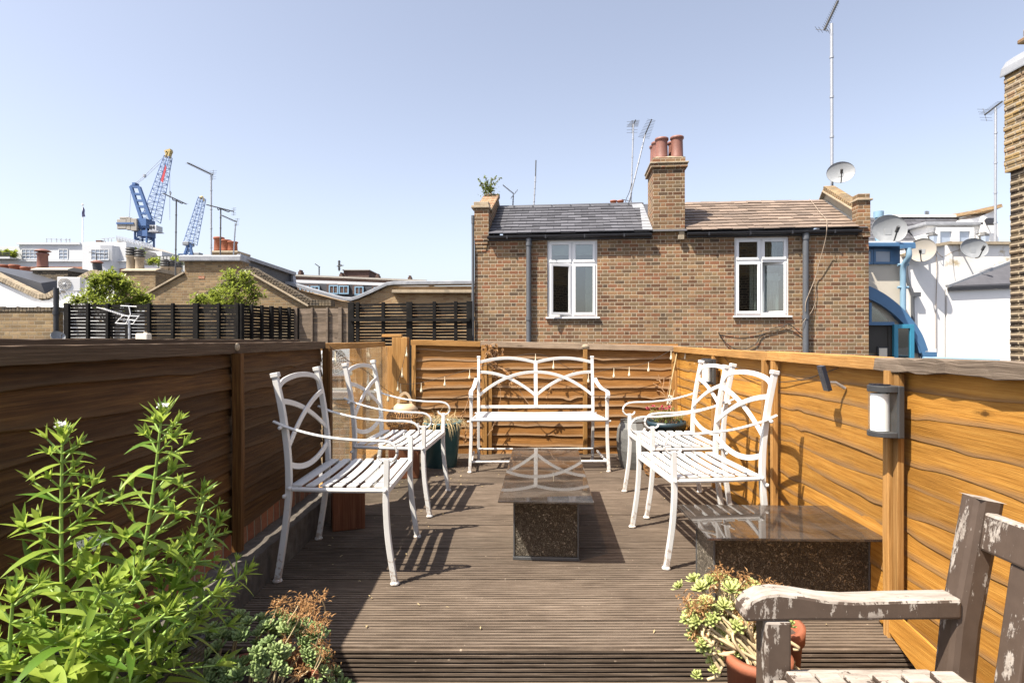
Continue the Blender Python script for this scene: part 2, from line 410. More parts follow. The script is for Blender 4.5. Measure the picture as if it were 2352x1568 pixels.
plain('render_cream', (0.42, 0.36, 0.26), 0.9, 0, 0.12, 5, 0.4, 25, ((0.48, 0.38, 0.26), 0.55, 0.75))
plain('white_wall', (0.74, 0.73, 0.71), 0.8, 0, 0.03, 3, 0.25, 12, ((0.62, 0.59, 0.53), 0.60, 0.85), dscale=1.2)
plain('white_wall_worn', (0.68, 0.67, 0.65), 0.85, 0, 0.06, 3, 0.35, 14, ((0.40, 0.33, 0.22), 0.56, 0.66), dscale=2.0)
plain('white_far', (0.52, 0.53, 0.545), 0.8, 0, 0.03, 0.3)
plain('cream_wall', (0.52, 0.47, 0.39), 0.85, 0, 0.05, 3, 0.25, 18)
plain('blue_paint', (0.060, 0.145, 0.27), 0.4, 0, 0.12, 4, 0, 0, ((0.05, 0.13, 0.26), 0.6, 0.8))
plain('pale_blue_paint', (0.19, 0.31, 0.41), 0.45, 0, 0.1, 6)
plain('teal_paint', (0.035, 0.21, 0.33), 0.35, 0, 0.08, 5)
plain('lead', (0.27, 0.28, 0.30), 0.5, 0.2, 0.12, 6, 0.3, 20, ((0.42, 0.43, 0.44), 0.5, 0.8))
plain('galvanised', (0.40, 0.41, 0.43), 0.4, 0.5, 0.1, 15)
plain('aerial_dark', (0.10, 0.10, 0.10), 0.5, 0.4, 0.2, 15)
plain('dish_grey', (0.21, 0.22, 0.23), 0.45, 0, 0.08, 6, 0, 0, ((0.30, 0.31, 0.32), 0.55, 0.8))
plain('crane_blue', (0.055, 0.115, 0.26), 0.5, 0, 0.1, 1)  # blue paled and dulled, distance haze put into the colour
plain('crane_pale', (0.16, 0.23, 0.40), 0.5, 0, 0.1, 1)
plain('crane_yellow', (0.48, 0.36, 0.14), 0.5, 0, 0.1, 1)
plain('crane_red', (0.42, 0.045, 0.06), 0.6, 0, 0.15, 1)
plain('concrete', (0.30, 0.275, 0.24), 0.9, 0, 0.15, 1.5, 0.2, 8)
plain('felt_roof', (0.17, 0.165, 0.16), 0.95, 0, 0.3, 2.5, 0.4, 30, ((0.34, 0.33, 0.31), 0.5, 0.8))
plain('asphalt', (0.06, 0.06, 0.062), 0.95, 0, 0.3, 1.0)
plain('dark_room', (0.06, 0.056, 0.05), 0.95, 0, 0.2, 2)
plain('soil', (0.05, 0.035, 0.025), 1.0, 0, 0.5, 30, 0.8, 60)
plain('teal_glaze', (0.05, 0.14, 0.165), 0.3, 0, 0.2, 7, 0, 0, ((0.20, 0.28, 0.28), 0.5, 0.78))
plain('navy_glaze', (0.012, 0.032, 0.045), 0.45, 0, 0.2, 7)
plain('zinc', (0.13, 0.13, 0.122), 0.6, 0.2, 0.2, 9, 0.3, 30, ((0.22, 0.22, 0.21), 0.5, 0.8))
plain('lantern_black', (0.035, 0.036, 0.038), 0.5, 0, 0.15, 12)
plain('frosted', (0.84, 0.84, 0.83), 0.5, 0, 0.02, 10)
plain('candle', (0.46, 0.33, 0.20), 0.6, 0, 0.05, 10)
plain('cord', (0.03, 0.025, 0.02), 0.7, 0, 0.2, 20)
plain('tan_cable', (0.28, 0.22, 0.165), 0.7, 0, 0.15, 20)
plain('warm_bulb', (0.72, 0.62, 0.44), 0.15, 0, 0.05, 20)
plain('solar', (0.02, 0.024, 0.035), 0.2, 0, 0.2, 20)
plain('steel', (0.55, 0.55, 0.56), 0.35, 0.8, 0.1, 20)
plain('curtain', (0.66, 0.60, 0.50), 0.9, 0, 0.1, 3)
plain('flag_cloth', (0.10, 0.09, 0.16), 0.9, 0, 0.4, 3)
plain('canvas', (0.60, 0.61, 0.63), 0.9, 0, 0.1, 3, 0.5, 6)

def mk_wicker(name, c1, c2, sx=70, sy=55):
    t = NT(name); uv = t.uv()
    s = t.n('SeparateXYZ', {0: uv})
    a = t.math('SINE', t.math('MULTIPLY', s.outputs[1], sy * 2 * PI))
    row = t.math('FLOOR', t.math('MULTIPLY', s.outputs[1], sy))
    b = t.math('SINE', t.math('ADD', t.math('MULTIPLY', s.outputs[0], sx * PI), t.math('MULTIPLY', row, PI)))
    h = t.math('MULTIPLY_ADD', t.math('MULTIPLY', b, t.math('ABSOLUTE', a)), 0.5, 0.5)
    c = t.mix(h, c1, c2)
    M[name] = t.end(t.bsdf(c, 0.5, 0, t.bump(h, 0.9, 0.006), 0.4))
mk_wicker('dark_wicker', (0.012, 0.010, 0.009), (0.065, 0.052, 0.046), 42, 70)
mk_wicker('tan_wicker', (0.10, 0.045, 0.015), (0.46, 0.24, 0.09), 60, 60)
# ================================================================ terrace: deck, fences, low wall, balustrade
RFX = lambda Y: 1.475 + 0.041 * (Y - 2.2)          # right fence line

def ridged(mb, a0, a1, x0, x1, fn, seed):
    """one grooved board: fn(s, h) maps across-distance s and height h to (y, z)"""
    w = a1 - a0; n = max(3, round(w / (0.0215 if w > 0.15 else 0.0178))); p = w / n
    prof = []; gd = -0.019 if w > 0.15 else -0.035
    for k in range(n):
        s = a0 + k * p
        prof += [(s + 0.0002, gd), (s + 0.0008, 0.0), (s + p - 0.0075, 0.0), (s + p - 0.0068, gd)]
    prof[0] = (a0 + 0.001, gd - 0.006); prof[-1] = (a1 - 0.0055, gd - 0.006)
    L = x1 - x0; ns = max(2, int(L / 0.35)); u0 = random.random() * 40
    rnd = random.Random(seed); ph = [rnd.uniform(0, 6) for _ in range(3)]; tilt = rnd.uniform(-0.0015, 0.0015)
    verts, faces, uvs = [], [], []
    m = len(prof)
    for i in range(ns + 1):
        x = lerp(x0, x1, i / ns)
        wv = 0.0012 * math.sin(x * 2.1 + ph[0])
        for s, h in prof:
            y, z = fn(s + wv, h + tilt + 0.0008 * math.sin(x * 3 + ph[1]))
            verts.append((x, y, z))
    for i in range(ns):
        for k in range(m - 1):
            a = i * m + k
            faces.append((a, a + m, a + m + 1, a + 1))
            uvs.append([(u0 + verts[q][0], prof[q % m][0] + seed * 0.37) for q in faces[-1]])
    mb.add(verts, faces, uvs)

deck = MB(); Y = 2.105; k = 0
while Y < 5.55:
    deck.tint = random.uniform(0.25, 0.75)
    ridged(deck, Y, Y + 0.193, -1.124, RFX(Y) - 0.012, lambda s, h: (s, h), k)
    Y += 0.197; k += 1
deck.build('deck', M['deck_wood'])['kind'] = 'structure'
rs = MB(); rs.tint = 0.42
ridged(rs, -0.119, -0.002, -1.124, 1.47, lambda s, h: (2.099 - h - 0.004, s), 77)
rs.build('deck_step', M['deck_wood'])['kind'] = 'structure'
lo = MB(); Y = 0.1; k = 100
while Y < 2.09:
    lo.tint = random.uniform(0.25, 0.6)
    ridged(lo, Y, Y + 0.119, -1.23, RFX(Y) - 0.012, lambda s, h: (s, h - 0.122), k)
    Y += 0.122; k += 1
lo.build('lower_deck', M['deck_wood'])['kind'] = 'structure'
sl = MB(); sl.bx(-1.32, 1.70, -0.6, 5.75, -0.34, -0.165)
sl.build('terrace_base', M['felt_roof'])['kind'] = 'structure'

def lap_panel(x0, x1, zb, zt, pitch, seed, amp=1.0, lap=1.0):
    mb = MB(); rnd = random.Random(seed); z = zb; L = x1 - x0
    ns = max(8, int(L / 0.035)); i = 0
    while z < zt - 0.01:
        top = min(z + pitch * 1.32, zt + 0.02)
        mb.tint = rnd.uniform(0.15, 0.85)
        ph = [rnd.uniform(0, 6.3) for _ in range(5)]; fr = [rnd.uniform(1.5, 3.2), rnd.uniform(4, 7), rnd.uniform(9, 15)]
        kn = [(rnd.uniform(x0, x1), rnd.uniform(-0.018, 0.014), rnd.uniform(0.03, 0.09)) for _ in range(2)]
        out = rnd.uniform(0.014, 0.024) * lap; u0 = rnd.uniform(0, 90); warp = rnd.uniform(-0.5, 1.0)
        verts, faces, uvs = [], [], []
        for s in range(ns + 1):
            x = lerp(x0, x1, s / ns); e = x - x0
            wv = amp * (0.0065 * math.sin(e * fr[0] + ph[0]) + 0.005 * math.sin(e * fr[1] + ph[1]) + 0.002 * math.sin(e * fr[2] + ph[2]))
            for kx, ka, kw in kn: wv += amp * ka * math.exp(-((x - kx) / kw) ** 2)
            yy = -out + 0.004 * warp * math.sin(e * fr[0] * 1.3 + ph[3])
            zl = z + wv
            verts += [(x, -0.003, top), (x, yy, zl + 0.004), (x, yy + 0.004, zl), (x, yy + 0.009, zl), (x, 0.006, top)]
        b = len(mb.v)
        for s in range(ns):
            for k in range(5):
                a, c = s * 5 + k, s * 5 + (k + 1) % 5
                faces.append((a, c, c + 5, a + 5))
                uvs.append([(u0 + verts[q][0], verts[q][2] + seed * 1.7) for q in faces[-1]])
        mb.add(verts, faces, uvs)
        for s in range(ns + 1):
            mb.w[b + s * 5 + 1] = 1.0; mb.w[b + s * 5 + 2] = 1.0
        z += pitch * rnd.uniform(0.93, 1.07); i += 1
    return mb

def longuv(mb, axis=0):
    """uv u = along the local axis, v = the other two summed"""
    off = random.random() * 30
    for i, f in enumerate(mb.f):
        o = [a for a in range(3) if a != axis]
        mb.uv[i] = [(mb.v[q][axis] + off, mb.v[q][o[0]] + mb.v[q][o[1]] + off) for q in f]
    return mb

def batten(parent, x, z0, z1, w=0.036, d=0.034, mat='fence_trim', y=-0.024, name='batten', tint=0.6):
    b = MB(); b.tint = tint
    lean = random.uniform(-0.004, 0.004)
    b.bar([(x, y - d / 2, z0), (x + lean, y - d / 2 - 0.002, (z0 + z1) / 2), (x, y - d / 2, z1)], w, d, (0, 1, 0))
    return longuv(b, 2).build(name, M[mat], parent, bevel=0.003)

def rail(parent, x0, x1, zf, h, y0, y1, mat, name='cap_rail', rough=0.0, tint=0.6):
    b = MB(); b.tint = tint; n = max(2, int((x1 - x0) / 0.05)) if rough else 2
    P = []
    for i in range(n + 1):
        x = lerp(x0, x1, i / n); P.append(x)
    verts = []; rnd = random.Random(int(x0 * 100) + 5)
    for x in P:
        j = [rnd.uniform(-rough, rough) for _ in range(4)]
        z = zf(x)
        verts += [(x, y0 + j[0], z - h + j[1]), (x, y1, z - h), (x, y1, z), (x, y0 + j[2], z + j[3])]
    faces = [(i * 4 + k, i * 4 + (k + 1) % 4, i * 4 + 4 + (k + 1) % 4, i * 4 + 4 + k) for i in range(n) for k in range(4)]
    faces += [(3, 2, 1, 0), (n * 4, n * 4 + 1, n * 4 + 2, n * 4 + 3)]
    b.add(verts, faces)
    return longuv(b, 0).build(name, M[mat], parent, bevel=0.003)

# ---- left fence: origin (-1.235, 0), local x -> world +Y, terrace side = local -y = world +X
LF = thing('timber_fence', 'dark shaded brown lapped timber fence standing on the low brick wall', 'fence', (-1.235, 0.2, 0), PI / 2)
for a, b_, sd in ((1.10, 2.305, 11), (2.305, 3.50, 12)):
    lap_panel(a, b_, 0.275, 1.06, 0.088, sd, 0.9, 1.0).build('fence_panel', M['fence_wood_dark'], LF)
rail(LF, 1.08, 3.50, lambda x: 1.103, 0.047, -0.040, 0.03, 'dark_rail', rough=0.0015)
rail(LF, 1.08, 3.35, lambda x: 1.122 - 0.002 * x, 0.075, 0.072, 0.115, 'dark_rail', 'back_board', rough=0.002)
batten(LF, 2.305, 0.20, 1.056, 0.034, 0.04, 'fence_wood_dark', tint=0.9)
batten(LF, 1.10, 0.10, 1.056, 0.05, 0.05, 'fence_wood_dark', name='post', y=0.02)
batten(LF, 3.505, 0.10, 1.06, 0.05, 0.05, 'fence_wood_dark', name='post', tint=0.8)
disc = MB(); disc.lathe([(0.001, 0.004), (0.019, 0.004), (0.021, 0.0)], (2.305, -0.041, 1.085), 20, R(PI / 2, 'X') @ Matrix.Diagonal((1.0, 0.8, 1.0, 1)))
disc.build('tree_tag', M['stone'], LF)

LW = thing('brick_wall', 'low brick base wall with dirty ledge under the dark fence', 'wall', (-1.235, 2.0, 0))
w = MB(); w.bx(-1.36, -1.245, 1.28, 3.72, -0.12, 0.272); w.build('wall', M['brick_low'], LW, True)
w = MB()
nn = 60; verts = []
for i in range(nn + 1):
    y = lerp(1.28, 3.72, i / nn)
    verts += [(-1.246, y, 0.166 + random.uniform(-.004, .004)), (-1.19, y, 0.163 + random.uniform(-.005, .005)), (-1.127 + random.uniform(-.004, .003), y, 0.157 + random.uniform(-.004, .002)), (-1.126, y, -0.12), (-1.246, y, -0.12)]
w.add(verts, [(i * 5 + k, i * 5 + 5 + k, i * 5 + 5 + (k + 1) % 5, i * 5 + (k + 1) % 5) for i in range(nn) for k in range(5)] + [(0, 1, 2, 3, 4), tuple(range(nn * 5, nn * 5 + 5))[::-1]])
w.build('ledge', M['dirty_ledge'], LW, True)

# ---- back fence
BFY = 5.66
zb = lambda x: 1.113 - 0.066 * max(0, min(1, (x - 0.2) / 2.55))
BF = thing('timber_fence', 'orange brown lapped timber fence behind the white metal bench', 'fence', (-1.10, BFY, 0), 0)
bx_px = lambda px: (px - CX) / F * BFY + 1.10
xs = [bx_px(950), bx_px(1118), bx_px(1343), bx_px(1557)]
for i in range(3):
    lap_panel(xs[i], xs[i + 1], -0.03, 1.05, 0.094, 21 + i, 0.9, 1.15).build('fence_panel', M['fence_wood_back'], BF)
rail(BF, xs[0] - 0.02, xs[1] - 0.06, lambda x: zb(x) - 0.004, 0.052, -0.05, 0.03, 'fence_trim', rough=0.001)
rail(BF, xs[1] - 0.058, xs[3] + 0.02, lambda x: zb(x) + 0.003, 0.056, -0.052, 0.03, 'weathered_rail', rough=0.0015)
batten(BF, xs[0] + 0.01, -0.01, 1.06, 0.04, 0.03)
batten(BF, xs[1] - 0.022, -0.01, 1.06, 0.055, 0.04); batten(BF, xs[1] + 0.030, -0.01, 1.06, 0.042, 0.03, tint=0.35)
batten(BF, xs[2], -0.01, 1.02, 0.042, 0.032, tint=0.4)
batten(BF, xs[3] - 0.025, -0.01, 1.02, 0.036, 0.03)
disc = MB(); disc.lathe([(0.001, 0.004), (0.034, 0.004), (0.036, 0.0)], (xs[2], -0.053, 1.045), 20, R(PI / 2, 'X') @ Matrix.Diagonal((1.0, 0.62, 1.0, 1)))
disc.build('tree_tag', M['stone'], BF)
p = MB(); p.tint = 0.75; p.bx(bx_px(903), bx_px(938), -0.06, 0.06, -0.05, 1.135); longuv(p, 2).build('post', M['fence_trim'], BF, bevel=0.005)
p = MB(); p.tint = 0.75; p.bx(bx_px(880), bx_px(925), -0.062, 0.0, 1.137, 1.165); longuv(p, 0).build('post_cap', M['fence_trim'], BF, bevel=0.004)

# ---- right fence
ang = math.atan2(-1.0, -0.041)
RF = thing('timber_fence', 'sunlit golden lapped timber fence carrying two black lanterns', 'fence', (RFX(5.66), 5.66, 0), ang)
def rfx(px):
    p = hit(px, 1000, (RFX(5.66), 5.66, 0), V((1, -0.041, 0)).normalized())
    return (p - V((RFX(5.66), 5.66, 0))).dot(V((-0.041, -1, 0)).normalized())
x1785, x2075 = rfx(1783), rfx(2077); xfar = rfx(1652)
lap_panel(0.0, xfar, -0.03, 1.0, 0.086, 31, 1.0, 0.38).build('fence_panel', M['fence_wood'], RF)
lap_panel(xfar, x1785, -0.03, 1.0, 0.086, 34, 1.0, 0.38).build('fence_panel', M['fence_wood'], RF)
lap_panel(x1785, x2075, -0.06, 1.0, 0.087, 32, 0.9, 0.27).build('fence_panel', M['fence_wood'], RF)
lap_panel(x2075, 5.3, -0.13, 1.0, 0.090, 33, 0.9, 0.27).build('fence_panel', M['fence_wood'], RF)
xr = rfx(2035)
rail(RF, -0.02, x1785 - 0.025, lambda x: 1.043, 0.05, -0.045, 0.035, 'fence_trim', rough=0.001)
rail(RF, x1785 - 0.02, xr, lambda x: 1.048, 0.052, -0.047, 0.035, 'fence_trim', rough=0.0012, tint=0.75)
rail(RF, xr + 0.003, 5.3, lambda x: 1.05 - 0.004 * math.sin(x * 6), 0.050, -0.05, 0.045, 'grey_wood', 'weathered_cap_rail', rough=0.005)
for px, ww, tt in ((1773, 0.03, 0.5), (1795, 0.032, 0.75)):
    batten(RF, rfx(px), -0.01, 0.995, ww, 0.032, tint=tt)
batten(RF, x2075 - 0.012, -0.09, 1.0, 0.036, 0.036, tint=0.8)
batten(RF, x2075 + 0.026, -0.09, 0.99, 0.03, 0.024, 'fence_trim', tint=0.2)
batten(RF, xfar, -0.01, 0.99, 0.034, 0.03); batten(RF, 0.03, -0.01, 1.0, 0.036, 0.03, tint=0.45)
# sprung lowest board curling away from the fence
b = MB(); b.tint = 0.7; pts = []
for i in range(17):
    t = i / 16; x = lerp(x2075 - 0.10, x2075 + 1.2, t)
    pts.append((x, -0.045 - 0.035 * math.sin(t * PI) , 0.085 - 0.13 * t ** 0.8))
b.sweep(pts, [(-0.007, -0.065), (0.007, -0.065), (0.004, 0.065), (-0.004, 0.065)], (0, 0, 1), [0.55 + 0.45 * min(1, i / 4) for i in range(17)])
longuv(b, 0).build('loose_board', M['fence_wood'], RF)

# ---- glass balustrade between the left fence and the corner post
GB = thing('glass_balustrade', 'clear glass panel with timber posts between dark fence and corner', 'balustrade', (-1.2, 4.6, 0))
g = MB(); g.bx(-1.206, -1.198, 3.78, 5.56, 0.10, 1.045); g.build('glass_pane', M['clear_glass'], GB, True)
g = MB(); g.tint = 0.7; g.bx(-1.30, -1.225, 3.74, 5.58, 1.045, 1.09); longuv(g, 1).build('top_rail', M['fence_trim'], GB, True, bevel=0.004)
g = MB(); g.tint = 0.9; g.bx(-1.37, -1.222, 3.74, 5.58, -0.03, 0.09); longuv(g, 1).build('bottom_rail', M['fence_trim'], GB, True, bevel=0.004)
for px in (822, 893):
    yy = (CX - px) and F * 1.29 / (CX - px)
    g = MB(); g.tint = 0.75; g.bx(-1.345, -1.235, yy - 0.055, yy + 0.055, 0.09, 1.044); longuv(g, 2).build('post', M['fence_trim'], GB, True, bevel=0.004)
g = MB(); g.bx(-1.203, -1.140, 3.735, 3.79, 0.272, 0.33); g.build('clamp', M['steel'], GB, True, bevel=0.004)

# ---- lanterns on the right fence
def wall_lantern(Yc, zc, label):
    t = thing('wall_lantern', label, 'wall lamp', (RFX(Yc) - 0.052, Yc, zc), PI / 2 + 0.04, 'black solar lanterns on the fence')
    # local: -y = right?  use local +y = world -X (into terrace)
    H = 0.19
    b = MB(); b.bx(-0.060, 0.060, 0.0, 0.022, -H / 2, H / 2); b.build('back_plate', M['lantern_black'], t, bevel=0.003)
    def half(r, z0, z1, mb, hollow=False):
        poly = [(r * math.cos(a), 0.022 + r * 1.25 * math.sin(a), z0) for a in [PI * i / 18 for i in range(19)]]
        if hollow:
            n = len(poly); mb.smooth = True
            mb.add(poly + [(x, y, z1) for x, y, _ in poly], [(i, i + 1, i + 1 + n, i + n) for i in range(n - 1)])
        else: mb.prism(poly, (0, 0, z1 - z0))
    b = MB(); half(0.056, H / 2 - 0.024, H / 2 - 0.001, b); b.build('top_cap', M['lantern_black'], t, bevel=0.002)
    b = MB(); half(0.056, -H / 2 + 0.001, -H / 2 + 0.020, b); b.build('bottom_cap', M['lantern_black'], t, bevel=0.002)
    b = MB(); half(0.053, -H / 2 + 0.020, H / 2 - 0.024, b, True); b.build('glass_cover', M['clear_glass'], t)
    b = MB(); b.lathe([(0.031, -H / 2 + 0.022), (0.031, H / 2 - 0.03)], (0, 0.052, 0), 20); b.build('diffuser', M['frosted'], t)
    b = MB(); b.bx(-0.028, 0.028, 0.03, 0.075, H / 2 + 0.0005, H / 2 + 0.005); b.build('solar_cell', M['solar'], t)
    return t
wall_lantern(2.15, 0.853, 'near black half round wall lantern with white diffuser above the glass table')
wall_lantern(4.33, 0.875, 'far black wall lantern behind the white chair backs near the corner')
t = thing('solar_panel', 'small black solar panel on metal arm below the fence rail', 'solar panel', (RFX(2.6) - 0.10, 2.57, 0.945))
b = MB(); b.box((0, 0, 0), (0.018, 0.045, 0.115), R(-0.28, 'Y')); b.build('panel', M['solar'], t, bevel=0.002)
b = MB(); b.tube([(0.012, 0, -0.02), (0.05, 0.0, -0.02), (0.088, -0.01, -0.045)], 0.007, 8); b.build('arm', M['steel'], t)
# ================================================================ white metal chairs and bench
def foot(mb, x, y):
    mb.lathe([(0.001, 0.0), (0.021, 0.0), (0.022, 0.006), (0.018, 0.014), (0.012, 0.016)], (x, y, 0), 14)
def bolt(mb, p, ax):
    d = V(ax)
    mb.tube([V(p), V(p) + d * 0.012], 0.009, 8); mb.ball(V(p) + d * 0.014, 0.0095, 8)
def quarter(y0, z0, y1, z1, n=14, pw=1.0):
    # arc that leaves (y0,z0) level and drops to (y1,z1)
    return [(lerp(y0, y1, t), z0 + (z1 - z0) * (0.3 * t + 0.7 * t * t)) for t in [i / n for i in range(n + 1)]]
POST = [(-0.275, 0.008), (-0.248, 0.18), (-0.228, 0.34), (-0.222, 0.45), (-0.228, 0.60), (-0.252, 0.78), (-0.285, 0.945)]
def postx(z):
    for (xa, za), (xb, zb_) in zip(POST, POST[1:]):
        if za <= z <= zb_: return lerp(xa, xb, (z - za) / (zb_ - za))
    return POST[-1][0]
def on_back(pts, dx=0.0): return [V((postx(z) + dx, y, z)) for y, z in pts]

def make_chair(label):
    c = thing('garden_chair', label, 'garden chair', (0, 0, 0), 0, 'white metal garden chairs')
    wm = M['white_metal']; RY, FY = 0.283, 0.312
    for s in (-1, 1):
        b = MB(); P = spline([(x, s * RY, z) for x, z in POST], 4)
        b.bar(P, 0.027, 0.027, (1, 0, 0)); foot(b, -0.275, s * RY)
        b.box((-0.2855, s * RY, 0.953), (0.036, 0.036, 0.022), R(-0.2, 'Y'))
        bolt(b, (-0.212, s * (RY + 0.012), 0.435), (0, s, 0)); bolt(b, (-0.235, s * (RY + 0.012), 0.40), (0, s, 0))
        b.build('leg', wm, c, bevel=0.003)
        b = MB(); P = spline([(0.272, s * FY, 0.008), (0.243, s * FY, 0.20), (0.232, s * FY, 0.36), (0.234, s * FY, 0.46), (0.236, s * FY, 0.572)], 4)
        b.bar(P, 0.026, 0.026, (1, 0, 0)); foot(b, 0.272, s * FY)
        bolt(b, (0.232, s * (FY + 0.012), 0.432), (0, s, 0))
        b.build('leg', wm, c, bevel=0.003)
        ay = lambda x: s * lerp(RY + 0.021, FY + 0.002, (x + 0.285) / 0.52)
        b = MB()
        A = spline([(-0.285, ay(-0.285), 0.742), (-0.20, ay(-0.20), 0.708), (-0.06, ay(-0.06), 0.674), (0.09, ay(0.09), 0.658), (0.20, ay(0.2), 0.655), (0.252, s * FY, 0.645), (0.279, s * FY, 0.618), (0.281, s * FY, 0.588), (0.262, s * FY, 0.566), (0.232, s * FY, 0.560), (0.204, s * FY, 0.571), (0.196, s * FY, 0.588)], 6)
        b.smooth = True; b.sweep(A, [(0.011 * math.cos(2 * PI * k / 10), 0.0062 * math.sin(2 * PI * k / 10)) for k in range(10)], (0, 1, 0) if False else (0.02, 0, 1))
        bolt(b, (postx(0.715) - 0.006, s * (RY + 0.026), 0.715), (0, s, 0))
        b.build('armrest', wm, c)
    b = MB()
    b.tube(spline([(-0.222, -RY, 0.428), (0.0, -0.300, 0.426), (0.232, -FY, 0.428)], 6), 0.0115, 8)
    b.tube(spline([(-0.222, RY, 0.428), (0.0, 0.300, 0.426), (0.232, FY, 0.428)], 6), 0.0115, 8)
    b.bar([(0.234, -FY, 0.425), (0.234, FY, 0.425)], 0.022, 0.026); b.bar([(-0.224, -RY, 0.425), (-0.224, RY, 0.425)], 0.018, 0.022)
    b.build('seat_frame', wm, c, bevel=0.002)
    b = MB()
    for i in range(7):
        x = lerp(-0.183, 0.199, i / 6); hw = lerp(RY, FY, (x + 0.2) / 0.43) + 0.004
        sag = 0.010 * math.sin(PI * (i + 0.3) / 6.6)
        b.bar(spline([(x, -hw, 0.4445), (x, -hw * 0.5, 0.4445 - sag * 0.8), (x, 0, 0.4445 - sag), (x, hw * 0.5, 0.4445 - sag * 0.8), (x, hw, 0.4445)], 3), 0.043, 0.007)
    b.build('seat', wm, c, bevel=0.0015)
    b = MB(); U = (1, 0, 0.15)
    top = [(-RY, 0.865), (-RY * 0.93, 0.895), (-RY * 0.75, 0.918), (-RY * 0.4, 0.932), (0, 0.937), (RY * 0.4, 0.932), (RY * 0.75, 0.918), (RY * 0.93, 0.895), (RY, 0.865)]
    b.bar(on_back([(p.x, p.y) for p in spline([(y, z, 0) for y, z in top], 3)]), 0.026, 0.010, U)
    b.bar(on_back(quarter(-RY, 0.832, RY, 0.628, 16, 1.0)), 0.026, 0.009, U)
    b.bar(on_back(quarter(RY, 0.832, -RY, 0.628, 16, 1.0), 0.010), 0.026, 0.009, U)
    b.bar(on_back([(y, 0.488 + 0.055 * (y / RY) ** 2) for y in [RY * (i / 8 - 1) for i in range(17)]]), 0.028, 0.010, U)
    b.build('backrest', wm, c, bevel=0.002)
    return c
chair = make_chair('white metal armchair nearest the big green plant, backed to the dark fence')
chair.location = (-0.807, 2.945, 0); chair.rotation_euler.z = 0.0
dup(chair, (-0.765, 3.965, 0), math.radians(-4.5), 'white metal armchair beside the glass panel, in front of the teal pot')
dup(chair, (1.005, 3.135, 0), PI + math.radians(3.2), 'white metal armchair standing just behind the wide glass table')
dup(chair, (1.105, 3.925, 0), PI + math.radians(1.5), 'white metal armchair in front of the zinc planter, near the far lantern')

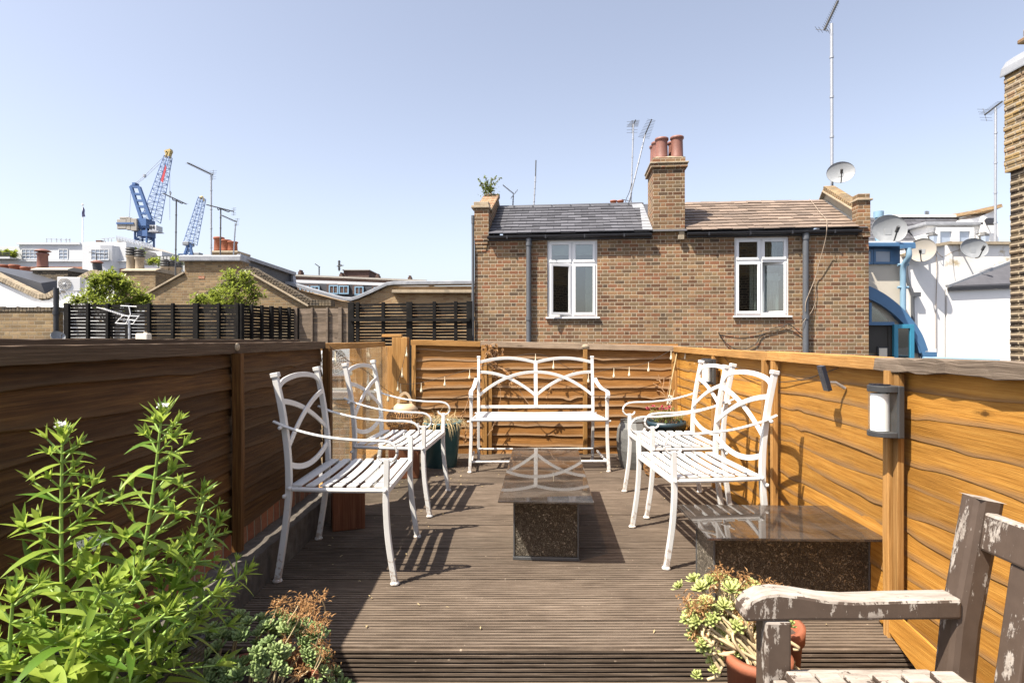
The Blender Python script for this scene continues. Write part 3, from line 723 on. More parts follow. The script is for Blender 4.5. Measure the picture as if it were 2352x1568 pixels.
def make_bench():
    t = thing('garden_bench', 'white metal two seat bench with double arched back', 'bench', (0.225, 5.08, 0), math.radians(1.6))
    wm = M['white_metal']; HX, BX_ = 0.575, 0.525
    PO = [(0.24, 0.008), (0.215, 0.3), (0.205, 0.46), (0.215, 0.6), (0.255, 0.945)]      # (y, z): back is +y
    def py_(z):
        for (ya, za), (yb, zb_) in zip(PO, PO[1:]):
            if za <= z <= zb_: return lerp(ya, yb, (z - za) / (zb_ - za))
        return PO[-1][0]
    OB = lambda pts, d=0: [V((x, py_(z) + d, z)) for x, z in pts]
    for s in (-1, 1):
        b = MB(); b.bar(spline([(s * BX_, y, z) for y, z in PO], 4), 0.026, 0.026, (0, 1, 0)); foot(b, s * BX_, 0.24)
        b.box((s * BX_, 0.256, 0.952), (0.032, 0.032, 0.02)); bolt(b, (s * (BX_ + 0.012), 0.206, 0.44), (s, 0, 0)); b.build('leg', wm, t, bevel=0.003)
        b = MB(); b.bar(spline([(s * (HX + 0.01), -0.235, 0.008), (s * HX, -0.215, 0.3), (s * HX, -0.215, 0.655)], 4), 0.026, 0.026, (0, 1, 0)); foot(b, s * (HX + 0.01), -0.235)
        bolt(b, (s * (HX + 0.012), -0.215, 0.425), (s, 0, 0)); b.build('leg', wm, t, bevel=0.003)
        b = MB(); A = spline([(s * (BX_ + 0.022), 0.235, 0.755), (s * (BX_ + 0.03), 0.14, 0.715), (s * (HX - 0.01), 0.0, 0.685), (s * HX, -0.14, 0.678), (s * HX, -0.225, 0.672), (s * HX, -0.252, 0.65), (s * HX, -0.245, 0.622), (s * HX, -0.21, 0.618)], 5)
        b.bar(A, 0.034, 0.011, (0, 0.02, 1)); b.build('armrest', wm, t, bevel=0.002)
        b = MB()
        n = 40; z0 = 0.085
        P = [(s * (HX - 0.01 + 0.004), lerp(-0.215, 0.215, i / n), z0 + 0.0) for i in range(n + 1)]
        b.tube(P, 0.010, 8, scale=[1.0 + (0.28 * math.sin(i * 1.6) if s > 0 else 0) for i in range(n + 1)])
        b.build('stretcher', wm, t)
    b = MB(); b.tube([(-HX + 0.01, -0.21, 0.085), (HX - 0.01, -0.21, 0.085)], 0.010, 8); b.build('stretcher', wm, t)
    b = MB(); b.tube([(-BX_, 0.215, 0.112), (BX_, 0.215, 0.112)], 0.010, 8); b.build('stretcher', wm, t)
    b = MB(); b.tube([(-HX, -0.225, 0.438), (HX, -0.225, 0.438)], 0.014, 8)
    for s in (-1, 1): b.bar([(s * BX_, 0.205, 0.43), (s * HX, -0.22, 0.43)], 0.016, 0.022)
    b.bar([(-BX_, 0.206, 0.43), (BX_, 0.206, 0.43)], 0.016, 0.022); b.build('seat_frame', wm, t)
    b = MB()
    for i in range(8):
        y = lerp(-0.19, 0.18, i / 7); hw = lerp(HX - 0.035, BX_ - 0.01, i / 7)
        b.bar(spline([(-hw, y, 0.452), (0, y, 0.446 - 0.004 * math.sin(PI * i / 7)), (hw, y, 0.452)], 4), 0.043, 0.007)
    b.build('seat', wm, t, bevel=0.0015)
    b = MB(); U = (0, 1, 0.1)
    for s in (-1, 1):
        n = 16
        b.bar(OB([(s * BX_ * i / n, 0.890 + 0.052 * math.sin(PI * (0.08 + 0.84 * i / n))) for i in range(n + 1)]), 0.026, 0.012, U)
        q = lambda y0, y1: [(lerp(y0, y1, i / 14), 0.815 - 0.215 * (i / 14) ** 2.1) for i in range(15)]
        b.bar(OB(q(s * BX_, 0.0)), 0.026, 0.010, U); b.bar(OB(q(0.0, s * BX_), -0.011), 0.026, 0.010, U)
    b.bar(OB([(0, 0.502), (0, 0.7), (0, 0.90)], -0.004), 0.034, 0.016, U)
    b.bar(OB([(-BX_, 0.50), (BX_, 0.50)]), 0.026, 0.014, U)
    b.build('backrest', wm, t, bevel=0.002)
make_bench()

# ================================================================ glass topped tables
def table(label, loc, rz, gx0, gx1, gy0, gy1, bx0, bx1, by0, by1, h):
    t = thing('coffee_table', label, 'coffee table', loc, rz)
    b = MB(); b.bx(gx0, gx1, gy0, gy1, h - 0.011, h); b.build('table_top', M['smoked_glass'], t, bevel=0.002)
    b = MB(); b.bx(bx0, bx1, by0, by1, 0.018, h - 0.0115); b.build('base', M['embossed_panel'], t, bevel=0.004)
    b = MB(); e = 0.004
    for x in (bx0, bx1):
        for y in (by0, by1):
            b.bx(x - e, x + e, y - e, y + e, 0.02, h - 0.013)
    b.bx(bx0 - 0.006, bx1 + 0.006, by0 - 0.006, by1 + 0.006, 0.001, 0.017)
    b.build('trim', M['aerial_dark'], t, bevel=0.002)
    return t
table('long narrow smoked glass table in the middle of the deck, reflecting the bench', (0.2, 3.45, 0), math.radians(-3.2), -0.232, 0.232, -0.665, 0.695, -0.160, 0.163, -0.53, 0.48, 0.335)
table('wide smoked glass table on patterned bronze base by the golden fence', (1.13, 2.49, 0), math.radians(-1.5), -0.352, 0.352, -0.222, 0.240, -0.286, 0.348, -0.10, 0.15, 0.335)

# ================================================================ peeling wooden bench in the near right corner
def make_wood_bench():
    LZ = -0.120
    t = thing('wooden_bench', 'brown wooden bench with paint peeling off its arm and post', 'bench', (1.0, 1.0, LZ))
    pp = M['peeling_paint']; up = lambda z: z - LZ
    def bd(mb, name, bev=0.006): return mb.build(name, pp, t, True, bevel=bev)
    Ya = 1.365                                    # arm centre line
    # arm: profile in XZ, extruded in Y
    fx = lambda px, py: at(px, py, 1.335)
    topp = [fx(px, py) for px, py in ((1707, 1418), (1712, 1398), (1727, 1379), (1752, 1367), (1790, 1362), (1840, 1368), (1900, 1378), (1960, 1382), (2020, 1380), (2090, 1378), (2150, 1377), (2212, 1376))]
    bot = [fx(px, py) for px, py in ((2212, 1424), (2000, 1426), (1850, 1426), (1745, 1428), (1716, 1430))]
    a = MB(); a.prism([V((p.x, 1.335, p.z)) for p in topp + bot], (0, 0.06, 0)); bd(a, 'armrest', 0.012)
    # back post, leaning back
    px0, px1 = at(2165, 1600, 1.38), at(2250, 1135, 1.38)
    b = MB(); P = [V((1.01, 1.37, LZ)), V((1.035, 1.37, 0.16)), V((1.065, 1.37, 0.45)), V((1.118, 1.37, 0.742))]
    b.bar(P, 0.062, 0.066, (1, 0, 0)); bd(b, 'leg', 0.016)
    b = MB(); b.bx(0.588, 0.648, 1.335, 1.395, LZ, fx(1745, 1428).z); bd(b, 'leg')
    b = MB(); b.bx(0.588, 0.648, -0.19, -0.13, LZ, 0.45); bd(b, 'leg')
    b = MB(); b.bar([V((p.x, -0.16, p.z)) for p in P], 0.062, 0.066, (1, 0, 0)); bd(b, 'leg', 0.016)
    b = MB(); b.prism([V((p.x, -0.19, p.z)) for p in topp + bot], (0, 0.06, 0)); bd(b, 'armrest', 0.012)
    xb = lambda z: lerp(1.035, 1.118, (z - 0.16) / 0.582)
    # top rail and slats of the back (in the leaning plane)
    b = MB(); b.bar([(xb(0.675), 1.338, 0.672), (xb(0.675), -0.127, 0.672)], 0.034, 0.088, (0.14, 0, 1)); bd(b, 'back_rail')
    b = MB(); b.bar([(xb(0.30), 1.338, 0.30), (xb(0.30), -0.127, 0.30)], 0.034, 0.05, (0.14, 0, 1)); bd(b, 'back_rail')
    for i in range(10):
        y = 1.235 - i * 0.135
        b = MB(); b.bar([(xb(0.327), y, 0.327), (xb(0.627), y, 0.627)], 0.060, 0.020, (1, 0, 0)); bd(b, 'back_slat', 0.004)
    for i in range(6):
        x = 0.655 + i * 0.066
        b = MB(); z = 0.360 - 0.008 * math.sin(PI * i / 5)
        b.bx(x - 0.028, x + 0.028, -0.12, 1.325, z - 0.022, z); bd(b, 'seat_slat', 0.005)
    b = MB(); b.bx(0.6, 0.634, -0.128, 1.333, 0.275, 0.335); bd(b, 'apron')
    b = MB(); b.bx(0.65, 1.00, 1.345, 1.385, 0.265, 0.33); bd(b, 'side_rail')
make_wood_bench()
# ================================================================ leaves
def leaf(mb, p, d, up, L, W, droop=0.3, fold=0.25, n=4, tint=None):
    """lanceolate leaf from p along d"""
    d = V(d).normalized(); s = d.cross(V(up))
    if s.length < 1e-3: s = d.cross(V((0.3, 1, 0.2)))
    s.normalize(); u = s.cross(d).normalized()
    verts = []; q = V(p); dd = d.copy()
    for i in range(n + 1):
        t = i / n
        w = W * (math.sin(PI * (0.06 + 0.94 * t) ** 0.75) if t < 1 else 0.02) * 0.5
        verts += [q - s * w + u * (w * fold * 2), q.copy(), q + s * w + u * (w * fold * 2)]
        dd = (dd - V((0, 0, 1)) * (droop / n)).normalized()
        q = q + dd * (L / n)
    mb.tint = random.uniform(0, 1) if tint is None else tint
    mb.smooth = True
    mb.add(verts, [f for i in range(n) for f in ((i * 3, i * 3 + 1, i * 3 + 4, i * 3 + 3), (i * 3 + 1, i * 3 + 2, i * 3 + 5, i * 3 + 4))])

def whorl(mb, p, axis, L, W, k=5, spread=0.8, rnd=random):
    axis = V(axis).normalized(); a = axis.orthogonal().normalized(); b = axis.cross(a)
    o = rnd.uniform(0, 6)
    for i in range(k):
        th = o + i * 2.4; sp = spread * rnd.uniform(0.5, 1.1)
        leaf(mb, p, axis + (a * math.cos(th) + b * math.sin(th)) * sp, axis, L * rnd.uniform(0.6, 1.1), W, rnd.uniform(0, 0.3), 0.3, 3)

def flowers(mb, p, r, k, rnd=random):
    for _ in range(k):
        q = V(p) + V((rnd.gauss(0, r), rnd.gauss(0, r), rnd.gauss(0, r * 0.45)))
        a = V((rnd.gauss(0, 1), rnd.gauss(0, 1), rnd.uniform(0.4, 1.5))).normalized(); u = a.orthogonal(); w = a.cross(u)
        o = rnd.uniform(0, 6)
        for j in range(4):
            th = o + j * PI / 2
            dr = (u * math.cos(th) + w * math.sin(th)).normalized()
            leaf(mb, q, dr + a * 0.3, a, 0.009, 0.006, 0.1, 0.1, 2)

random.seed(21)
def green_stem(st, lv, fl, base, tip, r=0.0065, n=12, big=0.13, shoots=True, bow=0.02, start=0.25, flower=True):
    base, tip = V(base), V(tip); mid = (base + tip) / 2 + V((random.uniform(-bow, bow), random.uniform(-bow, bow), 0.03))
    P = spline([base, mid, tip], 10); N = len(P)
    st.tube(P, r, 6, (1, 0, 0), [1.0 - 0.65 * i / N for i in range(N)])
    H = (tip - base).length; rot = random.uniform(0, PI)
    for k in range(n):
        t = start + (1 - start) * (1 - (1 - k / n) ** 1.15) * 0.97
        i = min(N - 2, int(t * (N - 1))); f = t * (N - 1) - i
        p = P[i].lerp(P[i + 1], f); ax = (P[i + 1] - P[i]).normalized()
        a = ax.orthogonal().normalized(); b = ax.cross(a); rot += PI / 2 + random.uniform(-0.25, 0.25)
        size = big * (1.32 - 0.90 * ((t - start) / (1 - start)) ** 0.8) * random.uniform(0.75, 1.15)
        for s in (0, PI):
            o = a * math.cos(rot + s) + b * math.sin(rot + s)
            leaf(lv, p, o + ax * random.uniform(0.05, 0.55), ax, size, size * 0.20, random.uniform(0.25, 1.0), random.uniform(0.12, 0.4), 5)
            if shoots and random.random() < 0.8:
                sl = size * random.uniform(0.35, 0.85)
                d2 = (o + ax * random.uniform(0.5, 1.1)).normalized()
                q = p + d2 * sl
                st.tube([p, p + d2 * sl * 0.5, q], r * 0.35, 5, (0.3, 1, 0))
                whorl(lv, q, d2 + ax * 0.6, size * 0.44, size * 0.095, random.randint(4, 6), 0.75)
                if sl > 0.05: whorl(lv, p + d2 * sl * 0.5, d2, size * 0.35, size * 0.08, 2, 1.1)
    whorl(lv, tip, tip - mid, big * 0.36, big * 0.08, 9, 0.6); whorl(lv, tip - (tip - mid).normalized() * 0.015, tip - mid, big * 0.5, big * 0.1, 6, 1.0)
    if flower:
        fq = MB(); flowers(fq, tip + V((0, 0, 0.028)), 0.006, 6); fq.build('flower', M['white_petal'], PL, True)

PL = thing('tall_plant', 'tall bright green leafy plant with tiny white flowers in dark wicker planter', 'plant', (-0.96, 1.31, 0.33))
st, lv, fl = MB(), MB(), MB()
B = lambda dx=0, dy=0: V((-0.96 + dx, 1.31 + dy, 0.30))
for base, tip, n, big in (
    (B(-0.05, 0.0), at(143, 1005, 1.30), 13, 0.135), (B(0.03, 0.02), at(371, 958, 1.34), 14, 0.14), (B(0.10, 0.08), at(466, 1128, 1.42), 11, 0.105),
    (B(0.08, 0.05), at(505, 1195, 1.40), 9, 0.10), (B(0.12, 0.0), at(570, 1308, 1.44), 9, 0.10), (B(0.10, -0.05), at(500, 1355, 1.36), 8, 0.105),
    (B(-0.10, -0.1), at(30, 1370, 1.18), 5, 0.13), (B(0.02, -0.06), at(320, 1310, 1.24), 7, 0.12),
    (B(0.0, -0.09), at(240, 1345, 1.18), 7, 0.13), (B(0.08, -0.1), at(390, 1400, 1.20), 5, 0.11),
    (B(0.09, 0.03), at(430, 1250, 1.42), 8, 0.10)):
    green_stem(st, lv, fl, base, tip, 0.0062, n, big, True, 0.02, 0.28 if tip.z > 0.75 else 0.2, tip.z > 0.80)
for _ in range(60):
    p = V((random.uniform(-1.14, -0.90), random.uniform(1.13, 1.40), random.uniform(0.27, 0.50))); th = random.uniform(0, 2 * PI)
    L = random.uniform(0.09, 0.17)
    leaf(lv, p, (math.cos(th), math.sin(th) - 0.25, random.uniform(0.1, 0.9)), (0, 0, 1), L, L * random.uniform(0.2, 0.28), random.uniform(0.4, 1.4), 0.2, 6)
flowers(fl, at(212, 1245, 1.42), 0.016, 46)
st.build('stem', M['green_stem'], PL, True); lv.build('foliage', M['bright_leaf'], PL, True); fl.build('flower', M['white_petal'], PL, True)

WP = thing('wicker_planter', 'square dark woven planter holding the tall green plant', 'planter', (-0.955, 1.325, -0.12), 0.05)
b = MB()
for i in range(1):
    hw = 0.168; h = 0.475
    P = [(-1, -1), (1, -1), (1, 1), (-1, 1)]
    bot = [(x * hw * 0.88, y * 0.17 * 0.88, 0.0) for x, y in P]; top = [(x * hw, y * 0.17, h) for x, y in P]
    inn = [(x * (hw - 0.014), y * 0.156, h) for x, y in P]; inb = [(x * (hw - 0.02), y * 0.15, h - 0.06) for x, y in P]
    b.add(bot + top + inn + inb, [(3, 2, 1, 0)] + [(r * 4 + k, r * 4 + (k + 1) % 4, r * 4 + 4 + (k + 1) % 4, r * 4 + 4 + k) for r in range(3) for k in range(4)])
b.build('basket', M['dark_wicker'], WP, bevel=0.006)
b = MB(); b.bx(-0.15, 0.15, -0.15, 0.15, 0.37, 0.42); b.build('soil', M['soil'], WP)

# ---------------------------------------------------------------- sedums
def petal(mb, p, d, up, L, W, T=0.35):
    d = V(d).normalized(); s = d.cross(V(up))
    if s.length < 1e-3: s = d.cross(V((0.3, 1, 0.2)))
    s.normalize(); u = s.cross(d).normalized(); p = V(p)
    vs = []
    for t, w in ((0.0, 0.28), (0.45, 0.8), (0.8, 1.0), (1.0, 0.35)):
        c = p + d * (L * t) + u * (L * 0.18 * t * t)
        vs += [c - s * (W * w / 2), c - u * (W * T * w * 0.5), c + s * (W * w / 2), c + u * (W * T * w * 0.15)]
    mb.smooth = True
    mb.add(vs, [(r * 4 + k, r * 4 + (k + 1) % 4, r * 4 + 4 + (k + 1) % 4, r * 4 + 4 + k) for r in range(3) for k in range(4)] + [(12, 13, 14, 15)])
def rosette(mb, p, axis, R_, k=16):
    axis = V(axis).normalized(); a = axis.orthogonal().normalized(); b = axis.cross(a); base_t = random.uniform(0.1, 0.9)
    for i in range(k):
        t = i / k; th = i * 2.39996; sp = lerp(2.6, 0.45, t); L = R_ * lerp(1.0, 0.5, t) * random.uniform(0.85, 1.1)
        mb.tint = min(1, max(0, base_t + random.uniform(-0.15, 0.15) + 0.2 * t))
        d = axis * 0.75 + (a * math.cos(th) + b * math.sin(th)) * sp
        petal(mb, V(p) + axis * (R_ * 0.35 * t), d, axis, L, R_ * 0.42)
def dryhead(mb, p, r, k=26):
    for _ in range(k):
        q = V(p) + V((random.gauss(0, r), random.gauss(0, r), random.gauss(0, r * 0.6)))
        d = V((random.gauss(0, 1), random.gauss(0, 1), random.gauss(0.4, 0.8)))
        leaf(mb, q, d, (0.1, 0.2, 1), random.uniform(0.009, 0.019), random.uniform(0.003, 0.006), 0.5, 0.5, 2)

def pot(t, r0, r1, h, mat, wall=0.012, rim=0.03, name='pot', n=40, soil=True):
    b = MB(); b.lathe([(0.001, 0), (r0, 0), (r1 * 0.985, h - rim), (r1 + 0.006, h - rim), (r1 + 0.008, h), (r1 - wall, h), (r1 - wall, h - 0.05)], (0, 0, 0), n)
    b.build(name, M[mat], t)
    if soil:
        b = MB(); b.lathe([(0.001, h - 0.03), (r1 - wall, h - 0.035)], (0, 0, 0), n); b.build('soil', M['soil'], t)

random.seed(5)
# near left pot with grey green rosettes
loc = V((-0.80, 1.72, -0.122))
S1 = thing('terracotta_pot', 'wide red pot at the left, mostly hidden under grey green rosettes', 'plant pot', loc)
pot(S1, 0.16, 0.205, 0.20, 'terracotta')
SP = thing('succulent_plant', 'grey green rosette succulent with rusty dried flower heads', 'succulent', loc + V((0, 0, 0.19)))
rz_, dh, sm = MB(), MB(), MB()
for i in range(210):
    th = random.uniform(0, 2 * PI); rr = 0.275 * math.sqrt(random.random())
    x, y = rr * math.cos(th), rr * math.sin(th)
    z = 0.05 + 0.15 * (1 - (rr / 0.29) ** 2) + random.uniform(-0.03, 0.035) - (0.1 if rr > 0.23 else 0)
    p = loc + V((x + 0.015, y * 0.9, 0.19 + z - 0.03))
    ax = V((x * 2.6 + random.uniform(-.3, .3), y * 2.6 - 0.25 + random.uniform(-.3, .3), 1.0))
    rosette(rz_, p, ax, random.uniform(0.022, 0.038), 15)
    if random.random() < 0.2:
        sm.tube(spline([loc + V((x * 0.5, y * 0.5, 0.17)), loc + V((x * 0.95, y * 0.85, 0.16 + z * 0.5)), p], 3), 0.003, 5)
heads = [(690, 1380), (700, 1395), (720, 1400), (640, 1380), (655, 1400), (735, 1368), (745, 1420), (730, 1440), (740, 1480), (745, 1500), (700, 1450), (660, 1470), (675, 1500), (690, 1540), (755, 1525), (690, 1410), (710, 1388)]
for px, py in heads:
    p = at(px, py, 1.72 + random.uniform(-0.1, 0.1))
    dryhead(dh, p, 0.013, 52)
    q0 = p + V((random.uniform(-.05, .01), random.uniform(-.03, .03), -random.uniform(0.05, 0.09))); sm.tube(spline([q0, (p + q0) / 2 + V((0.006, 0, 0.006)), p], 4), 0.0018, 5)
for k in range(9):
    a = loc + V((0.13 + random.uniform(-.03, .05), random.uniform(-0.15, 0.02), 0.17)); e = a + V((random.uniform(0.05, 0.14), random.uniform(-0.05, 0.03), random.uniform(-0.13, -0.02)))
    sm.tube(spline([a, (a + e) / 2 + V((0.03, 0, -0.02)), e], 5), 0.0035, 5); rosette(rz_, e, (0.6, -0.3, 0.6), 0.022, 12)
rz_.build('rosette', M['sedum_leaf'], SP, True); dh.build('dried_flower', M['dry_flower'], SP, True); sm.build('stem', M['pale_stem'], SP, True)

# right: pale yellow sedum in two terracotta pots
loc = V((0.69, 1.62, -0.122))
S2 = thing('terracotta_pot', 'terracotta pot directly behind the front post of the peeling bench', 'plant pot', loc)
pot(S2, 0.066, 0.084, 0.36, 'terracotta')
loc2 = V((0.842, 1.885, -0.122))
S3 = thing('terracotta_pot', 'smaller rimmed terracotta pot showing past the bench front post', 'plant pot', loc2)
pot(S3, 0.075, 0.098, 0.318, 'terracotta', rim=0.045)
SQ = thing('succulent_plant', 'yellow green succulent with bare trailing stems and brown flower heads', 'succulent', loc + V((0, 0, 0.37)))
rz_, dh, sm = MB(), MB(), MB()
ctr = at(1668, 1400, 1.72)
for i in range(78):
    a = random.uniform(0, 2 * PI); q = math.sqrt(random.random())
    p = ctr + V((0.135 * q * math.cos(a), random.uniform(-0.09, 0.10), 0.095 * q * math.sin(a) - 0.012))
    ax = V((p.x - ctr.x, (p.y - ctr.y) - 0.05, 0.16 + (p.z - ctr.z))) * 5 + V((random.uniform(-.3, .3),) * 3)
    rosette(rz_, p, ax, random.uniform(0.024, 0.038), 15)
    if random.random() < 0.5:
        sm.tube(spline([loc + V((random.uniform(-.04, .04), random.uniform(-.04, .04), 0.34)), (p + loc) / 2 + V((random.uniform(-.05, .02), -0.02, 0.19)), p], 4), 0.0045, 6)
for px, py in ((1658, 1310), (1645, 1322), (1700, 1335), (1715, 1330), (1735, 1345), (1690, 1345), (1780, 1352), (1772, 1345), (1580, 1378), (1592, 1390), (1600, 1405), (1610, 1440), (1605, 1460), (1625, 1380), (1640, 1425), (1665, 1400), (1700, 1400), (1720, 1415), (1600, 1395), (1635, 1345), (1750, 1360)):
    p = at(px, py, 1.72 + random.uniform(-0.09, 0.06)); dryhead(dh, p, 0.014, 55)
    sm.tube(spline([ctr + V((0, 0, -0.04)), (p + ctr) / 2 + V((0, 0, 0.01)), p], 4), 0.0022, 5)
for k, (px, py, ex, ey) in enumerate(((1640, 1430, 1620, 1500), (1650, 1440, 1640, 1540), (1690, 1420, 1660, 1500), (1720, 1430, 1690, 1505), (1745, 1440, 1725, 1500), (1700, 1440, 1700, 1490), (1660, 1450, 1625, 1560), (1630, 1420, 1612, 1480), (1800, 1420, 1822, 1490), (1805, 1470, 1825, 1545), (1790, 1440, 1810, 1530))):
    a, e = at(px, py, 1.66), at(ex, ey, 1.62)
    sm.tube(spline([a, (a * 2 + e) / 3 + V((-0.02, -0.02, -0.01)), (a + e * 2) / 3 + V((0.015, -0.02, -0.015)), e], 6), 0.0048, 7)
    if k < 8 and k % 2: rosette(rz_, e, (0, -0.5, 0.8), 0.022, 12)
rosette(rz_, at(1812, 1438, 1.76), (0, -0.4, 1), 0.028, 14); rosette(rz_, at(1600, 1555, 1.66), (0, -0.4, 1), 0.024, 12)
rz_.build('rosette', M['sedum_pale'], SQ, True); dh.build('dried_flower', M['dry_flower'], SQ, True); sm.build('stem', M['pale_stem'], SQ, True)

# ---------------------------------------------------------------- back corners
def stump(label, loc, rz, w, d, h):
    t = thing('wood_block', label, 'wooden block', loc, rz)
    b = MB(); b.tint = 0.5; b.bx(-w / 2, w / 2, -d / 2, d / 2, 0.001, h); longuv(b, 2).build('block', M['stump_wood'], t, bevel=0.006)
stump('reddish square timber block under the chair nearest the camera', (-0.985, 3.46, 0), 0.35, 0.185, 0.185, 0.37)
stump('square timber block under the round wicker lantern', (-0.88, 4.72, 0), 0.12, 0.24, 0.22, 0.385)

def wicker_lantern(label, loc, r, h):
    t = thing('wicker_lantern', label, 'lantern', loc)
    n = 44; prof = [(0.62, 0.0), (0.86, 0.16), (1.0, 0.42), (0.96, 0.68), (0.80, 0.92), (0.70, 1.0)]
    b = MB()
    for i in range(n):
        a = 2 * PI * i / n
        b.tube(spline([(r * k * math.cos(a), r * k * math.sin(a), h * z) for k, z in prof], 3), r * 0.022, 4)
    for k, z in prof:
        b.tube([(r * k * 1.01 * math.cos(2 * PI * i / 32), r * k * 1.01 * math.sin(2 * PI * i / 32), h * z) for i in range(32)], r * 0.03, 5, closed=True)
    b.lathe([(0.001, 0.002), (r * 0.62, 0.004)], (0, 0, 0), 24)
    b.build('basket', M['tan_wicker'], t)
    b = MB(); b.lathe([(r * 0.70, h), (r * 0.72, h + 0.012), (r * 0.40, h + 0.055), (r * 0.36, h + 0.055)], (0, 0, 0), 28); b.build('rim', M['candle'], t)
    b = MB(); b.bar(spline([(r * 0.34 * math.cos(a), 0, h + 0.045 + r * 0.62 * math.sin(a)) for a in [PI * i / 10 for i in range(11)]], 2), 0.022, 0.007, (0, 1, 0)); b.build('handle', M['candle'], t)
    b = MB(); b.lathe([(0.001, 0.005), (r * 0.34, 0.005), (r * 0.34, h * 0.8), (0.001, h * 0.8)], (0, 0, 0), 20); b.build('candle', M['candle'], t)
wicker_lantern('round brown wicker lantern with loop handle standing on a timber block', (-0.875, 4.70, 0.386), 0.150, 0.155)
wicker_lantern('small orange wicker lantern on the deck beside the zinc planter', (1.165, 4.72, 0.001), 0.085, 0.14)

loc = V((-0.625, 5.10, 0))
t = thing('glazed_pot', 'tall teal glazed pot full of dry straw by the left corner', 'plant pot', loc)
pot(t, 0.135, 0.178, 0.395, 'teal_glaze', rim=0.02)
sw = MB()
for _ in range(420):
    th = random.uniform(0, 6.28); rr = 0.19 * math.sqrt(random.random()); p = loc + V((rr * math.cos(th), rr * math.sin(th), 0.37 + random.uniform(0, 0.09) * (1 - rr * 3)))
    leaf(sw, p, (random.gauss(0, 1), random.gauss(0, 1), random.gauss(0.15, 0.5)), (0.1, 0.1, 1), random.uniform(0.04, 0.14), random.uniform(0.003, 0.008), random.uniform(0, 1.2), 0.3, 3)
for _ in range(50):
    th = random.uniform(0, 6.28); p = loc + V((0.17 * math.cos(th), 0.17 * math.sin(th), 0.40))
    leaf(sw, p, (math.cos(th), math.sin(th), 0.2), (0, 0, 1), random.uniform(0.08, 0.2), 0.005, 2.4, 0.3, 4)
dp = thing('dried_plant', 'pale dry straw and dead stems spilling over the teal pot', 'dried plant', loc + V((0, 0, 0.36)))
sw.build('straw', M['straw'], dp, True)

loc = V((1.055, 5.02, 0))
t = thing('zinc_planter', 'grey barrel shaped zinc planter by the right end of the white bench', 'planter', loc)
b = MB(); b.lathe([(0.001, 0.004), (0.105, 0.004), (0.125, 0.07), (0.142, 0.16), (0.146, 0.27), (0.138, 0.345), (0.112, 0.40), (0.116, 0.415), (0.104, 0.415), (0.10, 0.36)], (0, 0, 0), 12, None, False); b.build('barrel', M['zinc'], t, bevel=0.004)
b = MB(); b.lathe([(0.001, 0.37), (0.102, 0.37)], (0, 0, 0), 20); b.build('soil', M['soil'], t)

loc = V((1.385, 5.18, 0))
t = thing('glazed_pot', 'dark blue glazed pot in the right corner with pink flowers', 'plant pot', loc)
pot(t, 0.145, 0.168, 0.385, 'navy_glaze', rim=0.05)
t = thing('flowering_plant', 'straggly plant with a few pink flowers in the dark blue pot', 'plant', loc + V((0, 0, 0.36)))
lv, fl, sm = MB(), MB(), MB()
for _ in range(85):
    th = random.uniform(0, 6.28); rr = random.uniform(0.01, 0.155); h = random.uniform(0.03, 0.14)
    a = loc + V((rr * 0.6 * math.cos(th), rr * 0.6 * math.sin(th), 0.36)); e = loc + V((rr * 1.2 * math.cos(th), rr * 1.2 * math.sin(th), 0.38 + h))
    sm.tube([a, (a + e) / 2 + V((0, 0, 0.01)), e], 0.0015, 4)
    for k in range(9):
        q = a.lerp(e, random.uniform(0.3, 1)); leaf(lv, q, (random.gauss(0, 1), random.gauss(0, 1), random.uniform(0, 1)), (0, 0, 1), random.uniform(0.015, 0.03), 0.011, 0.4, 0.2, 3)
for px, py in ((1488, 937), (1500, 933), (1522, 934), (1530, 938), (1518, 940), (1537, 935)):
    p = at(px, py, 5.12); fl = MB()
    for k in range(26): leaf(fl, p + V((random.gauss(0, 0.008), random.gauss(0, 0.008), random.gauss(0, 0.006))), (random.gauss(0, 1), random.gauss(0, 1), random.uniform(0, 1.2)), (0, 0, 1), 0.016, 0.012, 0.2, 0.2, 2)
    fl.build('flower', M['pink_petal'], t, True)
lv.build('foliage', M['small_leaf'], t, True); sm.build('stem', M['dry_stem'], t, True)
t = thing('cane', 'pale bamboo cane with a checked tag leaning in the right corner', 'cane', (1.42, 5.3, 0.36))
b = MB(); b.tube([at(1531, 962, 5.25), at(1541, 880, 5.4), at(1556, 805, 5.55)], 0.006, 6); b.tube([at(1537, 958, 5.22), at(1549, 895, 5.42)], 0.004, 6)
b.build('stick', M['straw'], t, True)
b = MB(); c = at(1538, 918, 5.3); b.box(c, (0.036, 0.012, 0.085), R(0.2, 'Y')); b.build('plant_tag', M['curtain'], t, True)
b = MB()
for i in range(5):
    for k in range(2): b.box(c + V((-0.014 + 0.018 * k + (i % 2) * 0.009 - 0.004 + 0.003 * (2 - i), -0.0075, -0.032 + i * 0.016)), (0.008, 0.002, 0.008), R(0.2, 'Y'))
b.build('check_mark', M['cord'], t, True)
# twigs
t = thing('dead_twigs', 'thin bare twigs standing behind the pink flowers', 'twigs', (1.36, 5.35, 0.36))
b = MB()
for px, py, ex, ey in ((1535, 945, 1512, 860), (1527, 900, 1500, 880), (1522, 890, 1525, 868), (1518, 878, 1508, 872), (1530, 920, 1540, 865), (1524, 905, 1509, 897)):
    a, e = at(px, py, 5.35), at(ex, ey, 5.4); b.tube([a, (a + e) / 2 + V((0.005, 0, 0.008)), e], 0.0022, 5)
b.build('twig', M['dry_stem'], t, True)

